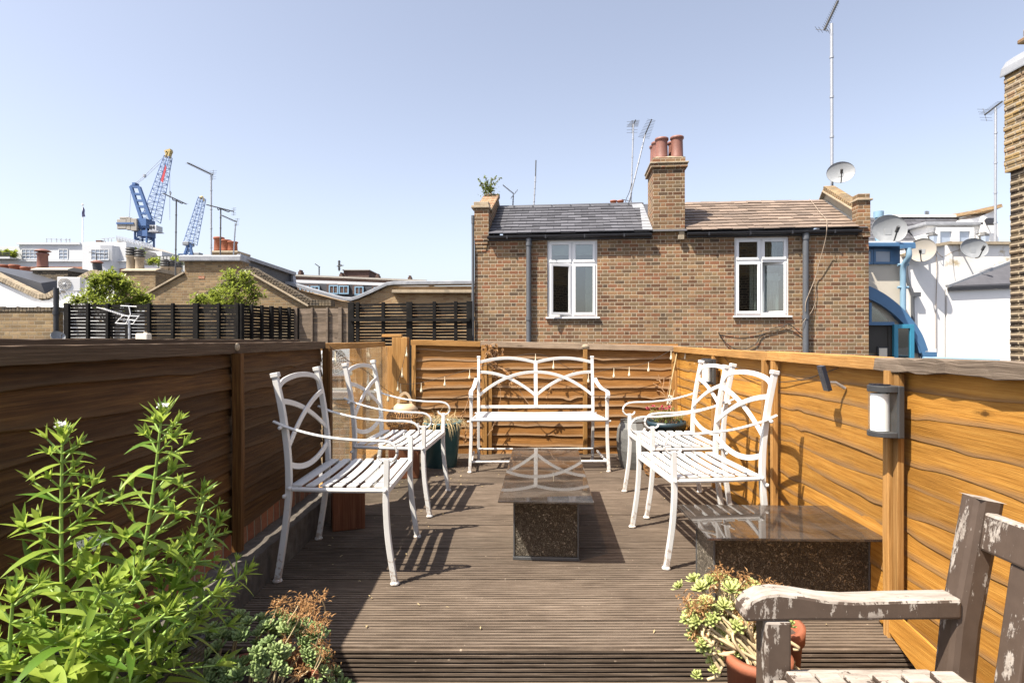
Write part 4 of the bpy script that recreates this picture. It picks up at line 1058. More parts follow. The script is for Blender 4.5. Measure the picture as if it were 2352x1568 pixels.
# ---------------------------------------------------------------- dried climber on the back fence
t = thing('dried_climber', 'dried brown climber with curled leaves clinging to the back fence', 'climber', (-0.3, 5.58, 0))
st, lv = MB(), MB()
def vine(P, Y=5.57, r=0.0035, leaves=6):
    Q = spline([at(px, py, Y + random.uniform(-0.03, 0.03)) for px, py in P], 6)
    st.tube(Q, r, 5, (0.2, 1, 0))
    for _ in range(leaves):
        p = random.choice(Q)
        for k in range(random.randint(1, 3)):
            leaf(lv, p, (random.gauss(0, 1), -0.6, random.gauss(-0.3, 0.8)), (0.2, -1, 0.2), random.uniform(0.02, 0.042), random.uniform(0.012, 0.022), random.uniform(0.5, 2.5), 0.6, 4)
vine([(1075, 985), (1085, 940), (1078, 900), (1095, 865), (1110, 830), (1128, 800)], leaves=14)
vine([(1058, 960), (1072, 930), (1085, 880)], leaves=5)
vine([(1115, 790), (1135, 810), (1120, 830), (1140, 845), (1125, 800), (1150, 815), (1155, 800)], leaves=16)
vine([(1110, 800), (1140, 790), (1130, 830), (1112, 820), (1130, 795)], leaves=14)
vine([(1135, 840), (1160, 850), (1180, 870), (1170, 880)], leaves=6)
vine([(1185, 880), (1205, 915), (1225, 935), (1250, 930), (1262, 925)], leaves=12)
vine([(1255, 915), (1270, 880), (1290, 870), (1310, 860), (1320, 850)], leaves=12)
vine([(1130, 850), (1150, 900), (1140, 960), (1120, 1000)], leaves=10, r=0.0025)
vine([(1090, 900), (1080, 960), (1100, 1000), (1095, 1020)], leaves=12, r=0.0025)
vine([(1060, 950), (1070, 990), (1065, 1020)], leaves=8, r=0.0025)
st.build('stem', M['dry_stem'], t, True); lv.build('foliage', M['dry_flower'], t, True)

# ---------------------------------------------------------------- string lights
def string_lights(name_label, pts, bulbs, sag=0.0):
    t = thing('string_lights', name_label, 'string lights', pts[0])
    b = MB(); Q = spline(pts, 8); b.tube(Q, 0.0022, 5, (0.2, 1, 0)); b.build('wire', M['cord'], t, True)
    for f in bulbs:
        p = Q[min(len(Q) - 1, int(f * (len(Q) - 1)))]
        b = MB(); b.lathe([(0.0025, 0.0), (0.003, -0.02), (0.0042, -0.048), (0.0085, -0.066), (0.0125, -0.078), (0.0115, -0.089), (0.006, -0.096), (0.0005, -0.097)], p, 10)
        b.build('bulb', M['warm_bulb'], t, True)
string_lights('string of teardrop bulbs hanging along the back fence behind the bench', [at(935, 792, 5.56), at(922, 850, 5.54), at(912, 880, 5.54)], [0.1, 0.45, 0.9])
t2 = [at(912, 880, 5.55), at(960, 880, 5.56), at(1030, 862, 5.57), at(1090, 845, 5.57), at(1230, 812, 5.55), at(1330, 855, 5.56), at(1410, 845, 5.56), at(1480, 835, 5.57), at(1555, 796, 5.58)]
string_lights('long string of clear teardrop bulbs draped across the back fence', t2, [0.04, 0.15, 0.24, 0.36, 0.5, 0.56, 0.66, 0.75, 0.82, 0.9, 0.97])
string_lights('dark wire of small bulbs slung across the glass panel by the white chairs', [at(757, 795, 3.70), at(800, 828, 4.1), at(846, 856, 4.6), at(880, 890, 5.0), at(905, 905, 5.4)], [0.12, 0.3, 0.5, 0.66, 0.85])
string_lights('short string of bulbs between the corner and the far lantern', [at(1560, 797, 5.5), at(1592, 808, 5.1), at(1612, 828, 4.8), at(1648, 800, 4.4)], [0.2, 0.45, 0.7])
t = thing('black_cable', 'thin black cable running along the golden fence to the solar panel', 'cable', (1.5, 3.3, 0.9))
b = MB(); b.tube(spline([at(1650, 800, 4.30), at(1690, 850, 3.95), at(1740, 872, 3.55), at(1790, 877, 3.22), at(1850, 870, 2.93), at(1925, 845, 2.60)], 8), 0.0022, 5); b.build('wire', M['cord'], t, True)

# ---------------------------------------------------------------- crumbs of dead leaf on the boards
random.seed(77)
b = MB()
for _ in range(190):
    y = random.choice((random.uniform(2.15, 5.5), random.uniform(4.4, 5.5))); x = random.choice((random.uniform(-1.05, RFX(y) - 0.1), random.uniform(-1.05, -0.4)))
    leaf(b, (x, y, 0.006), (random.gauss(0, 1), random.gauss(0, 1), random.uniform(0, 0.4)), (0, 0, 1), random.uniform(0.008, 0.026), random.uniform(0.004, 0.011), random.uniform(0, 0.6), 0.3, 2)
b.build('leaf_litter', M['straw'])['kind'] = 'stuff'
# ================================================================ brick house across the yard
HA = math.atan2(-0.80, 7.84); HO = V((-0.79, 12.2, 0)); HW = 7.88
HU = V((math.cos(HA), math.sin(HA), 0)); HN = V((-math.sin(HA), math.cos(HA), 0))
def HP(px, py, d=0.0):
    p = hit(px, py, HO + HN * d, HN) - HO
    return V((p.dot(HU), d, p.z))
HS = thing('brick_house', 'two storey brown brick house with slate roofs and central chimney', 'house', HO, HA)

def holed_wall(mb, x0, x1, z0, z1, holes, y=0.0, depth=0.12):
    xs = sorted({x0, x1} | {h[0] for h in holes} | {h[1] for h in holes}); zs = sorted({z0, z1} | {h[2] for h in holes} | {h[3] for h in holes})
    for i in range(len(xs) - 1):
        for j in range(len(zs) - 1):
            cx, cz = (xs[i] + xs[i + 1]) / 2, (zs[j] + zs[j + 1]) / 2
            if any(h[0] < cx < h[1] and h[2] < cz < h[3] for h in holes): continue
            mb.quad((xs[i], y, zs[j]), (xs[i + 1], y, zs[j]), (xs[i + 1], y, zs[j + 1]), (xs[i], y, zs[j + 1]))
    for a, b, c, d in holes:
        for p, q in (((a, c), (a, d)), ((a, d), (b, d)), ((b, d), (b, c)), ((b, c), (a, c))):
            mb.quad((p[0], y, p[1]), (q[0], y, q[1]), (q[0], y + depth, q[1]), (p[0], y + depth, p[1]))

EZ = 3.275                                        # eaves
w1 = [HP(1257, 728), HP(1372, 550)]; w2 = [HP(1687, 725), HP(1812, 543)]
holes = [(w1[0].x, w1[1].x, w1[0].z, w1[1].z), (w2[0].x, w2[1].x, w2[0].z, w2[1].z)]
c0, c1 = HP(1500, 500).x, HP(1573, 500).x
m = MB(); holed_wall(m, 0, HW, -4, EZ, holes)
for xx, sgn in ((0, 1), (HW, -1)):
    m.quad((xx, 0, -4), (xx, 3.2, -4), (xx, 3.2, EZ), (xx, 0, EZ))
m.quad((0, 3.2, -4), (HW, 3.2, -4), (HW, 3.2, EZ), (0, 3.2, EZ))
m.build('wall', M['brick_main'], HS)
RZ, RD = 4.235, 1.62                               # ridge height and depth
px0, px1 = HP(1117, 545).x + 0.06, HP(1972, 520).x
def roof_pt(x, t, off=0.0):
    s = V((0, RD + 0.10, RZ - EZ - 0.01)); n = V((0, -s.z, s.y)).normalized()
    return V((x, -0.10, EZ + 0.03)) + s * t + n * off
def slates(name, xa, xb, rows, w, mat, jit, t0=0.0, t1=1.0, tvar=0.5, seed=3):
    mb = MB(); rnd = random.Random(seed)
    for r in range(rows):
        ta, tb = lerp(t0, t1, r / rows), lerp(t0, t1, (r + 1.22) / rows)
        tb = min(tb, 1.0)
        x = xa - (r % 2) * w * 0.5
        while x < xb:
            l, rr = max(x + 0.003, xa), min(x + w - 0.003, xb)
            if rr - l > 0.03:
                mb.tint = min(1, max(0, rnd.gauss(0.5, tvar * 0.45)))
                dz = rnd.uniform(-jit, jit); o = rnd.uniform(0, jit * 0.4)
                A, B_, C, D = roof_pt(l, ta + dz, 0.030 + o), roof_pt(rr, ta + dz * 0.6, 0.030 + o * 0.7), roof_pt(rr, tb, 0.008), roof_pt(l, tb, 0.008)
                A2, B2 = roof_pt(l, ta + dz, 0.010 + o), roof_pt(rr, ta + dz * 0.6, 0.010 + o * 0.7)
                mb.add([A, B_, C, D, A2, B2], [(0, 1, 2, 3), (4, 5, 1, 0), (4, 0, 3), (5, 2, 1)])
            x += w
    return mb.build(name, M[mat], HS)
slates('roof', px0, c0 - 0.03, 10, 0.30, 'slate_grey', 0.010, tvar=1.0, seed=4)
slates('roof', c1 + 0.02, px1 - 0.02, 10, 0.30, 'slate_brown', 0.016, tvar=1.0, seed=9)
m = MB()
m.add([roof_pt(px0, 0), roof_pt(HW - 0.05, 0), roof_pt(HW - 0.05, 1), roof_pt(px0, 1), (px0, 3.3, EZ), (HW - 0.05, 3.3, EZ)], [(0, 1, 2, 3), (3, 2, 5, 4)])
m.build('roof_base', M['slate_dark'], HS)
m = MB(); x = px0 - 0.05
while x < c0 - 0.02:
    m.tint = random.uniform(0.3, 0.7); e = min(x + 0.44, c0 - 0.01)
    m.sweep([(x, RD, RZ + 0.015), (e, RD, RZ + 0.015)], [(-0.12, -0.06), (0, 0.05), (0.12, -0.06), (0.1, -0.07), (0, 0.03), (-0.1, -0.07)])
    m.bx(e - 0.03, e + 0.004, RD - 0.13, RD + 0.13, RZ - 0.03, RZ + 0.03 if False else RZ + 0.02)
    x += 0.445
m.build('ridge_tile', M['slate_dark'], HS)
m = MB(); x = c1
while x < px1 - 0.75:
    m.tint = random.uniform(0.3, 0.8)
    m.sweep([(x, RD, RZ + random.uniform(-0.01, 0.012)), (x + 0.33, RD, RZ + random.uniform(-0.01, 0.012))], [(-0.11, -0.05), (0, 0.035), (0.11, -0.05)]); x += 0.335
m.build('ridge_tile', M['slate_brown'], HS)
# fascia and gutters
for xa, xb in ((px0 - 0.02, c0 - 0.04), (c1 + 0.03, px1)):
    m = MB(); m.bx(xa, xb, -0.055, -0.002, EZ - 0.10, EZ + 0.012)
    m.sweep([(xa, -0.11, EZ - 0.02), (xb, -0.11, EZ - 0.02)], [(0.055 * math.cos(a), 0.055 * math.sin(a)) for a in [PI + PI * i / 8 for i in range(9)]])
    for i in range(int((xb - xa) / 0.8)):
        m.bx(xa + 0.4 + i * 0.8, xa + 0.43 + i * 0.8, -0.168, -0.06, EZ - 0.08, EZ - 0.012)
    m.build('gutter', M['black_plastic'], HS)
def downpipe(x, z1, r, mat='grey_plastic', y=-0.075, swan=0.0):
    m = MB(); P = [(x, y, -4), (x, y, z1)]
    m.tube(P, r, 12)
    for z in (z1 - 0.03, z1 - 0.12, 1.55, 0.2): m.tube([(x, y, z - 0.04), (x, y, z + 0.04)], r * 1.22, 12)
    m.build('downpipe', M[mat], HS)
downpipe(HP(1215, 600).x, HP(1215, 548).z, 0.052); downpipe(HP(1847, 600).x, HP(1847, 533).z, 0.056); downpipe(-0.03, HP(1087, 497).z, 0.03, y=-0.04)
# chimney
ct = HP(1540, 385).z
m = MB(); m.bx(c0, c1, -0.003, 0.80, EZ - 0.14, ct); m.build('chimney', M['brick_main'], HS); CHM = HS.children[-1]
m = MB(); cc = M['brick_main']
m.bx(c0 - 0.05, c1 + 0.05, -0.05, 0.85, ct + 0.001, ct + 0.075); m.bx(c0 - 0.01, c1 + 0.01, -0.012, 0.81, ct + 0.11, ct + 0.21)
m.build('corbel', cc, CHM)
m = MB(); m.bx(c0 - 0.07, c1 + 0.07, -0.07, 0.87, ct + 0.0755, ct + 0.1095); m.build('string_course', M['stone'], CHM, bevel=0.01)
m = MB(); a, b = (c0 + 0.005, c1 - 0.005), (0.0, 0.79); z0, z1 = ct + 0.211, ct + 0.27
m.add([(a[0], b[0], z0), (a[1], b[0], z0), (a[1], b[1], z0), (a[0], b[1], z0), (a[0] + .1, b[0] + .12, z1), (a[1] - .1, b[0] + .12, z1), (a[1] - .1, b[1] - .12, z1), (a[0] + .1, b[1] - .12, z1)],
      [(0, 1, 5, 4), (1, 2, 6, 5), (2, 3, 7, 6), (3, 0, 4, 7), (4, 5, 6, 7)])
m.build('flaunching', M['stone'], CHM, bevel=0.01)
zt = HP(1545, 318, 0.2).z - ct - 0.215
for cx, cy, h in ((0.20, 0.18, zt), (0.51, 0.18, zt + 0.02), (0.16, 0.42, zt + 0.0), (0.50, 0.44, zt), (0.15, 0.64, zt)):
    m = MB(); r = 0.125
    m.lathe([(r * 1.05, 0), (r * 1.05, 0.05), (r, 0.07), (r * 0.94, h - 0.09), (r * 0.98, h - 0.06), (r * 1.12, h - 0.045), (r * 1.12, h - 0.01), (r, h), (r * 0.85, h), (r * 0.8, h - 0.2)], (c0 + cx, cy, ct + 0.215), 22)
    m.tint = 0.5; m.build('chimney_pot', M['pot_red'], CHM)
# lead flashing left of the chimney
m = MB()
m.quad(roof_pt(c0 - 0.22, 0.02, 0.028), roof_pt(c0 - 0.02, 0.02, 0.028), roof_pt(c0 - 0.02, 0.93, 0.028), roof_pt(c0 - 0.10, 0.93, 0.028))
m.quad(roof_pt(c0 - 0.27, 0.80, 0.032), roof_pt(c0 - 0.02, 0.80, 0.032), roof_pt(c0 - 0.02, 0.97, 0.032), roof_pt(c0 - 0.27, 0.95, 0.032))
m.build('flashing', M['lead'], HS)
# corbel bracket below the right gutter beside the chimney
m = MB(); q = HP(1563, 545); m.bx(q.x - 0.06, q.x + 0.06, -0.10, -0.003, q.z - 0.06, q.z + 0.03); m.bx(q.x - 0.04, q.x + 0.07, -0.06, -0.003, q.z + 0.033, q.z + 0.12); m.build('bracket', M['stone'], HS, bevel=0.008)

# parapets
def parapet(x0, x1, mat_in, rough, kz, pk, sy):
    """stepped gable parapet; kz: top of the front kneeler, pk: peak height"""
    m = MB()
    zfoot = EZ - 0.02
    prof = [(-0.055, zfoot), (0.20, zfoot), (RD + 0.3, zfoot + 0.2), (RD + 0.3, pk - 0.12), (RD, pk), (0.24, kz - 0.06), (0.20, kz), (-0.055, kz)]
    m.prism([(x0, y, z) for y, z in prof], (x1 - x0, 0, 0)); return m
kz = HP(1100, 480).z; pk = HP(1140, 446, RD).z
m = parapet(0.0, px0 - 0.005, 'brick_main', 0, kz, pk - 0.10, 1); m.build('parapet', M['brick_main'], HS)
m = MB(); m.bx(-0.06, px0 + 0.02, -0.10, 0.22, kz + 0.001, kz + 0.06); m.bx(-0.01, px0 + 0.0, -0.07, 0.18, kz + 0.061, kz + 0.14); m.build('coping', M['stone'], HS, bevel=0.012)
m = MB(); n = 12
for i in range(n):
    t = i / n; y = lerp(0.24, RD, t); z = lerp(kz - 0.02, pk - 0.07, t); m.tint = random.uniform(0.2, 0.8)
    m.box(((px0) / 2, y + 0.05, z + 0.05), (px0 + 0.06, 0.105, 0.10), R(0.52, 'X'))
m.build('coping', M['brick_main'], HS, bevel=0.006)
# stepped corbel under left kneeler
m = MB()
for i in range(4): m.bx(0.004 + 0.0 * i, px0 - 0.01 - 0.02 * i, -0.055 + 0.013 * i, -0.002, EZ - 0.09 - 0.075 * i, EZ - 0.021 - 0.075 * i)
m.build('corbel', M['brick_main'], HS)
xr0 = HP(1968, 500).x
kz = HP(1985, 462).z; pk = HP(1868, 428, RD).z
m = MB(); zf = EZ - 0.05
m.prism([(xr0 + 0.10, y, z) for y, z in [(0.19, zf), (RD + 0.35, zf), (RD + 0.35, pk - 0.25), (RD, pk - 0.10), (0.30, kz - 0.12), (0.19, kz - 0.12)]], (HW - xr0 - 0.10, 0, 0)); m.build('parapet', M['render_cream'], HS)
m = MB(); m.bx(xr0, HW + 0.005, -0.055, 0.188, EZ - 0.15, kz); m.build('parapet_pier', M['brick_main'], HS)
m = MB(); n = 16
for i in range(n):
    t = i / n; y = lerp(0.24, RD - 0.02, t); z = lerp(kz - 0.10, pk - 0.09, t); m.tint = random.uniform(0.2, 0.8)
    m.box(((xr0 + 0.06 + HW) / 2, y + 0.04, z + 0.055), (HW - xr0 + 0.02, 0.082, 0.115), R(0.50, 'X'))
m.build('coping', M['brick_yellow'], HS, bevel=0.008)
m = MB(); m.bar([(xr0 + 0.055, 0.1, kz - 0.06), (xr0 + 0.055, 0.24, kz - 0.10), (xr0 + 0.055, RD, pk - 0.115), (xr0 + 0.055, RD + 0.3, pk - 0.4)], 0.09, 0.04, (0, 0, 1)); m.bx(xr0 - 0.04, HW + 0.04, -0.095, 0.20, kz + 0.001, kz + 0.035); m.build('string_course', M['stone'], HS, bevel=0.006)
m = MB(); m.bx(xr0 + 0.0, HW, -0.05, 0.18, kz + 0.036, kz + 0.14); m.build('coping', M['brick_main'], HS, bevel=0.006)

# windows
def fancy_window(h, open_left, interior):
    a, b, c, d = h; y = 0.035; fw = 0.055
    mx = (a + b) / 2; tz = lerp(d, c, 0.302)
    f = MB()
    f.bx(a, a + fw, y, y + 0.07, c, d); f.bx(b - fw, b, y, y + 0.07, c, d); f.bx(a + fw, b - fw, y, y + 0.07, d - fw, d); f.bx(a + fw, b - fw, y, y + 0.07, c, c + fw)
    f.bx(mx - 0.028, mx + 0.028, y, y + 0.07, c + fw, d - fw)
    f.bx(a + fw, mx - 0.028, y, y + 0.07, tz - 0.028, tz + 0.028); f.bx(mx + 0.028, b - fw, y, y + 0.07, tz - 0.028, tz + 0.028)
    w = f.build('window', M['upvc'], HS, bevel=0.004)
    s = MB(); s.bx(a - 0.03, b + 0.05, -0.055, y + 0.02, c - 0.035, c - 0.002); s.build('sill', M['upvc'], w, bevel=0.004)
    def sash(x0, x1, z0, z1, hinge=None, angle=0.0, pv=None):
        g = MB(); k = 0.05; yy = y - 0.018
        g.bx(x0, x0 + k, yy, yy + 0.05, z0, z1); g.bx(x1 - k, x1, yy, yy + 0.05, z0, z1); g.bx(x0 + k, x1 - k, yy, yy + 0.05, z0, z0 + k); g.bx(x0 + k, x1 - k, yy, yy + 0.05, z1 - k, z1)
        p = MB(); p.bx(x0 + k, x1 - k, yy + 0.022, yy + 0.030, z0 + k, z1 - k)
        if hinge is not None:
            mm = Matrix.Translation((hinge, yy, 0)) @ R(angle, 'Z') @ Matrix.Translation((-hinge, -yy, 0)); g.xf(mm); p.xf(mm)
        g.build('sash', M['upvc'], w, bevel=0.004); p.build('pane', M['window_glass'], w)
    g = 0.012
    sash(a + fw - g, mx - 0.02, tz + 0.02, d - fw + g); sash(mx + 0.02, b - fw + g, tz + 0.02, d - fw + g)
    if open_left: sash(a + fw - g, mx - 0.02, c + fw - g, tz - 0.02, mx - 0.02, 0.42); sash(mx + 0.02, b - fw + g, c + fw - g, tz - 0.02)
    else: sash(a + fw - g, mx - 0.02, c + fw - g, tz - 0.02); sash(mx + 0.02, b - fw + g, c + fw - g, tz - 0.02, b - fw + g, -0.50)
    r = MB(); x0, x1, z0, z1 = a - 0.9, b + 0.9, c - 0.5, d + 0.12
    r.quad((x0, 2.4, z0), (x1, 2.4, z0), (x1, 2.4, z1), (x0, 2.4, z1)); r.quad((x0, 0.13, z0), (x0, 2.4, z0), (x0, 2.4, z1), (x0, 0.13, z1)); r.quad((x1, 0.13, z0), (x1, 2.4, z0), (x1, 2.4, z1), (x1, 0.13, z1))
    r.quad((x0, 0.13, z0), (x1, 0.13, z0), (x1, 2.4, z0), (x0, 2.4, z0)); r.quad((x0, 0.13, z1), (x1, 0.13, z1), (x1, 2.4, z1), (x0, 2.4, z1))
    r.build('room', M['dark_room'], w)
    k = MB()
    if interior == 'blind':
        k.bx(a + 0.05, b - 0.05, 0.13, 0.14, d - 0.30, d - 0.03); k.build('blind', M['curtain'], w)
        k = MB(); k.bx(mx + 0.28, b + 0.1, 0.30, 0.32, c - 0.1, tz - 0.02); k.build('curtain', M['curtain'], w)
    else:
        for i in range(9):
            x = lerp(mx + 0.12, b - 0.12, i / 8); k.bx(x - 0.022, x + 0.022, 0.30 + 0.02 * (i % 2), 0.33 + 0.02 * (i % 2), c - 0.1, lerp(c, tz, 0.8))
        k.bx(mx + 0.08, b - 0.08, 0.24, 0.30, lerp(c, tz, 0.66), lerp(c, tz, 0.74)); k.build('chair_back', M['upvc'], w)
        k = MB()
        for i in range(6): k.bx(mx + 0.05 + i * 0.06, mx + 0.09 + i * 0.06, 0.25 + 0.02 * (i % 2), 0.28 + 0.02 * (i % 2), tz, d)
        for i in range(3): k.bx(mx - 0.14 + i * 0.045, mx - 0.105 + i * 0.045, 0.3 + 0.02 * (i % 2), 0.33 + 0.02 * (i % 2), c, tz)
        k.build('curtain', M['curtain'], w)
fancy_window(holes[0], True, 'blind'); fancy_window(holes[1], False, 'chair')

# loose cables on the facade
t = thing('roof_cable', 'pale loose cable trailing over the brown roof and down the bricks', 'cable', HO, HA)
b = MB(); P = [roof_pt(HP(1857, 465, RD).x, 0.98, 0.04)]
for k, (px, tt) in enumerate(((1868, 0.75), (1880, 0.45), (1893, 0.2))): P.append(roof_pt(HP(px, 500, lerp(0, RD, tt)).x, tt, 0.04))
for px, py, d in ((1899, 523, -0.2), (1896, 550, -0.16), (1880, 610, -0.09), (1872, 640, -0.05), (1852, 690, -0.14), (1850, 715, -0.14)): P.append(HP(px, py, d))
b.tube(spline(P, 8), 0.0065, 6, (0.2, 1, 0)); P = [HP(1872, 640, -0.05), HP(1874, 680, -0.03), HP(1866, 712, -0.05), HP(1846, 738, -0.15), HP(1836, 760, -0.05), HP(1800, 752, -0.02)]
b.tube(spline(P, 8), 0.005, 6, (0.2, 1, 0)); b.build('wire', M['tan_cable'], t)
t = thing('wall_cable', 'dark cable drooping across the bricks below the right window', 'cable', HO, HA)
b = MB(); b.tube(spline([HP(1650, 763, -0.02), HP(1670, 790, -0.03), HP(1700, 803, -0.03), HP(1735, 790, -0.03), HP(1750, 768, -0.03), HP(1790, 756, -0.03), HP(1812, 745, -0.05), HP(1845, 772, -0.03)], 8), 0.008, 6, (0.2, 1, 0))
b.tube(spline([HP(1650, 763, -0.02), HP(1700, 768, -0.03), HP(1760, 758, -0.03), HP(1815, 742, -0.04)], 6), 0.006, 6, (0.2, 1, 0)); b.build('wire', M['cord'], t)
# tufts growing on the left parapet
t = thing('wall_plant', 'wispy weed growing from the top of the left parapet', 'plant', HO + HU * 0.2 + HN * RD + V((0, 0, 4.5)))
lv, st = MB(), MB()
for px, py in ((1105, 420), (1098, 410), (1112, 405), (1120, 415), (1130, 410), (1140, 405), (1135, 420), (1150, 408), (1118, 430), (1125, 425), (1108, 432), (1132, 432), (1102, 425), (1115, 418)):
    e = at(px, py, 13.6); a = at(1122 + random.uniform(-6, 8), 446, 13.6)
    Q = spline([a, (a + e) / 2 + V((0, 0, 0.06)), e], 5); st.tube(Q, 0.005, 4, (0.2, 1, 0))
    for q in Q[3:]:
        for k in range(5): leaf(lv, q, (random.gauss(0, 1), random.gauss(0, 1), random.gauss(0.2, 1)), (0, 0, 1), random.uniform(0.03, 0.07), 0.028, 0.5, 0.2, 2)
for k in range(150): leaf(lv, at(random.gauss(1122, 9), random.gauss(440, 6), 13.6), (random.gauss(0, 1), random.gauss(0, 1), random.gauss(0.6, 1)), (0, 0, 1), random.uniform(0.04, 0.09), 0.035, 0.5, 0.2, 2)
lv.build('foliage', M['small_leaf'], t, True); st.build('stem', M['dry_stem'], t, True)

# ================================================================ aerials and dishes
def aerial(name, label, base, top, a, b, n=12, el=0.18, mat='galvanised', r=0.016, refl=False, bent=False, vert=False, group='television aerials on the roofs', r_el=0.004):
    t = thing(name, label, 'aerial', base, 0, group)
    m = MB(); m.tube([base, top], r, 8, (0.1, 1, 0)); 
    for k in range(4): 
        q = V(base).lerp(V(top), 0.15 + 0.22 * k); m.tube([q, q + (V(top) - V(base)).normalized() * r * 1.2], r * 1.35, 8, (0.1, 1, 0))
    m.build('mast', M[mat], t, True)
    a, b = V(a), V(b); d = (b - a).normalized(); s = d.cross(V((0, 0, 1))).normalized() if not vert else d.cross(V((0, 1, 0.3))).normalized()
    m = MB(); m.tube([a, b], r * 0.75, 6, (0.1, 1, 0))
    for i in range(n):
        p = a.lerp(b, (i + 0.5) / n); L = el * (0.75 + 0.35 * i / n)
        m.tube([p - s * L / 2, p + s * L / 2], r_el, 5, (0.1, 1, 0.2))
    if refl:
        u = s.cross(d).normalized()
        for k in (-2, -1, 1, 2): m.tube([b + u * el * 0.25 * k - s * el * 0.5, b + u * el * 0.25 * k + s * el * 0.5], r_el, 5, (0.1, 1, 0.2))
        m.tube([b - u * el * 0.6, b + u * el * 0.6], r_el * 1.5, 5, (0.1, 1, 0.2))
    if bent:
        q = V(top); m.tube(spline([a.lerp(b, 0.40), a.lerp(b, 0.42) - V((0, 0, el * 0.35)), q, a.lerp(b, 0.80) - V((0, 0, el * 0.25)), a.lerp(b, 0.82)], 4), r * 0.7, 6, (0.1, 1, 0))
    m.build('boom', M[mat if mat != 'galvanised' else 'aerial_dark'], t, True)
    return t
Hy = 13.8
aerial('aerial', 'tall white mast with a long aerial rising off the right parapet', at(1911, 470, 13.35), at(1910, 55, 13.35), at(1925, 2, 13.3), at(1893, 70, 13.5), 14, 0.34, r=0.036, refl=True)
aerial('aerial', 'vertical comb aerial on a thin mast above the dark slate roof', at(1226, 474, Hy), at(1230, 405, Hy), at(1231, 368, Hy), at(1230, 408, Hy), 10, 0.16, r=0.018)
aerial('aerial', 'little drooping aerial next to the weed on the left parapet', at(1178, 474, Hy), at(1179, 448, Hy), at(1155, 425, Hy), at(1181, 446, Hy), 9, 0.22, 'aerial_dark', 0.013, True)
aerial('aerial', 'upright pale aerial mast just left of the red chimney pots', at(1449, 472, Hy), at(1455, 285, Hy), at(1460, 276, Hy - 0.4), at(1452, 292, Hy + 0.4), 9, 0.26, r=0.018, refl=True)
aerial('aerial', 'leaning aerial mast whose boom points up beside the red chimney pots', at(1443, 470, Hy), at(1482, 310, Hy), at(1497, 274, Hy - 0.2), at(1478, 318, Hy + 0.1), 13, 0.30, r=0.018)
aerial('aerial', 'aerial on a white pole above the white stucco wall', at(2286, 560, 15.0), at(2287, 248, 15.0), at(2302, 233, 14.8), at(2262, 264, 15.3), 12, 0.34, r=0.03, refl=True)
m = MB(); m.tube(spline([at(1443, 470, Hy - .05), at(1437, 462, Hy - .05), at(1446, 440, Hy - .05), at(1451, 420, Hy - .05)], 5), 0.008, 5, (0.1, 1, 0)); m.tube([at(1428, 458, Hy), at(1452, 463, Hy)], 0.008, 5); 
t = thing('aerial_bracket', 'dark wiring loop at the foot of the two masts by the chimney', 'bracket', at(1443, 470, Hy)); m.build('wire', M['cord'], t, True)
for i, (px, py) in enumerate(((1410, 470), (1425, 470))):
    pass
t = thing('rear_chimney', 'two small red pots peeping over the dark slate ridge', 'chimney', at(1417, 480, 15.6))
m = MB(); m.bx(at(1398, 0, 15.6).x, at(1436, 0, 15.6).x, 15.45, 15.75, 3.3, at(0, 473, 15.6).z); m.build('stack', M['brick_main'], t, True)
for px in (1409, 1425):
    m = MB(); q = at(px, 473, 15.6); h = (473 - 461) / F * 15.6; m.lathe([(0.085, 0), (0.08, h - 0.04), (0.095, h - 0.03), (0.095, h), (0.07, h), (0.06, h - 0.1)], q, 16); m.build('chimney_pot', M['terracotta'], t, True)

def dish(label, px, py, Y, rpx, az, el, mat='dish_grey', squash=0.88, pole=None, mesh=False):
    r = rpx / F * Y; c = at(px, py, Y)
    t = thing('satellite_dish', label, 'satellite dish', c, 0, 'satellite dishes')
    rot = R(az, 'Z') @ R(-el, 'X')       # dish faces local -y after rotation
    T = Matrix.Translation(c) @ rot
    m = MB(); prof = [(r * k, -r * 0.22 * (1 - k * k)) for k in (0.001, 0.2, 0.4, 0.6, 0.8, 0.95, 1.0)]
    m.lathe([(a, b) for a, b in prof] + [(r * 1.01, 0.004), (r * 1.0, 0.012)] + [(a * 0.99, b - 0.012) for a, b in reversed(prof)], (0, 0, 0), 40)
    m.xf(T @ R(PI / 2, 'X') @ Matrix.Diagonal((1.0, squash, 1.0, 1)))
    m.build('reflector', M[mat], t, True)
    m = MB(); m.tube(spline([(0, 0.05 * r, -r * 0.95 * squash), (0, -r * 0.4, -r * 1.0 * squash), (0, -r * 0.9, -r * 0.35)], 5), r * 0.045, 6, (1, 0, 0)); m.xf(T); m.build('arm', M['aerial_dark'], t, True)
    m = MB(); m.tube([(0, -r * 0.78, -r * 0.42), (0, -r * 1.08, -r * 0.18)], r * 0.10, 10, (1, 0, 0)); m.xf(T); m.build('receiver', M['aerial_dark'], t, True)
    m = MB(); m.box((0, r * 0.32, -r * 0.1), (r * 0.4, r * 0.3, r * 0.4)); m.xf(T)
    e = V(pole) if pole else c + V((0, r * 0.8, -r * 0.9))
    m.tube([T @ V((0, r * 0.45, -r * 0.1)), e], r * 0.06, 8, (0.1, 1, 0)); m.build('bracket', M['dish_grey'], t, True)
    return t
dish('grey satellite dish fixed to the tall mast over the right parapet', 1931, 396, 13.1, 29, -0.45, 0.16, pole=at(1911, 408, 13.35))
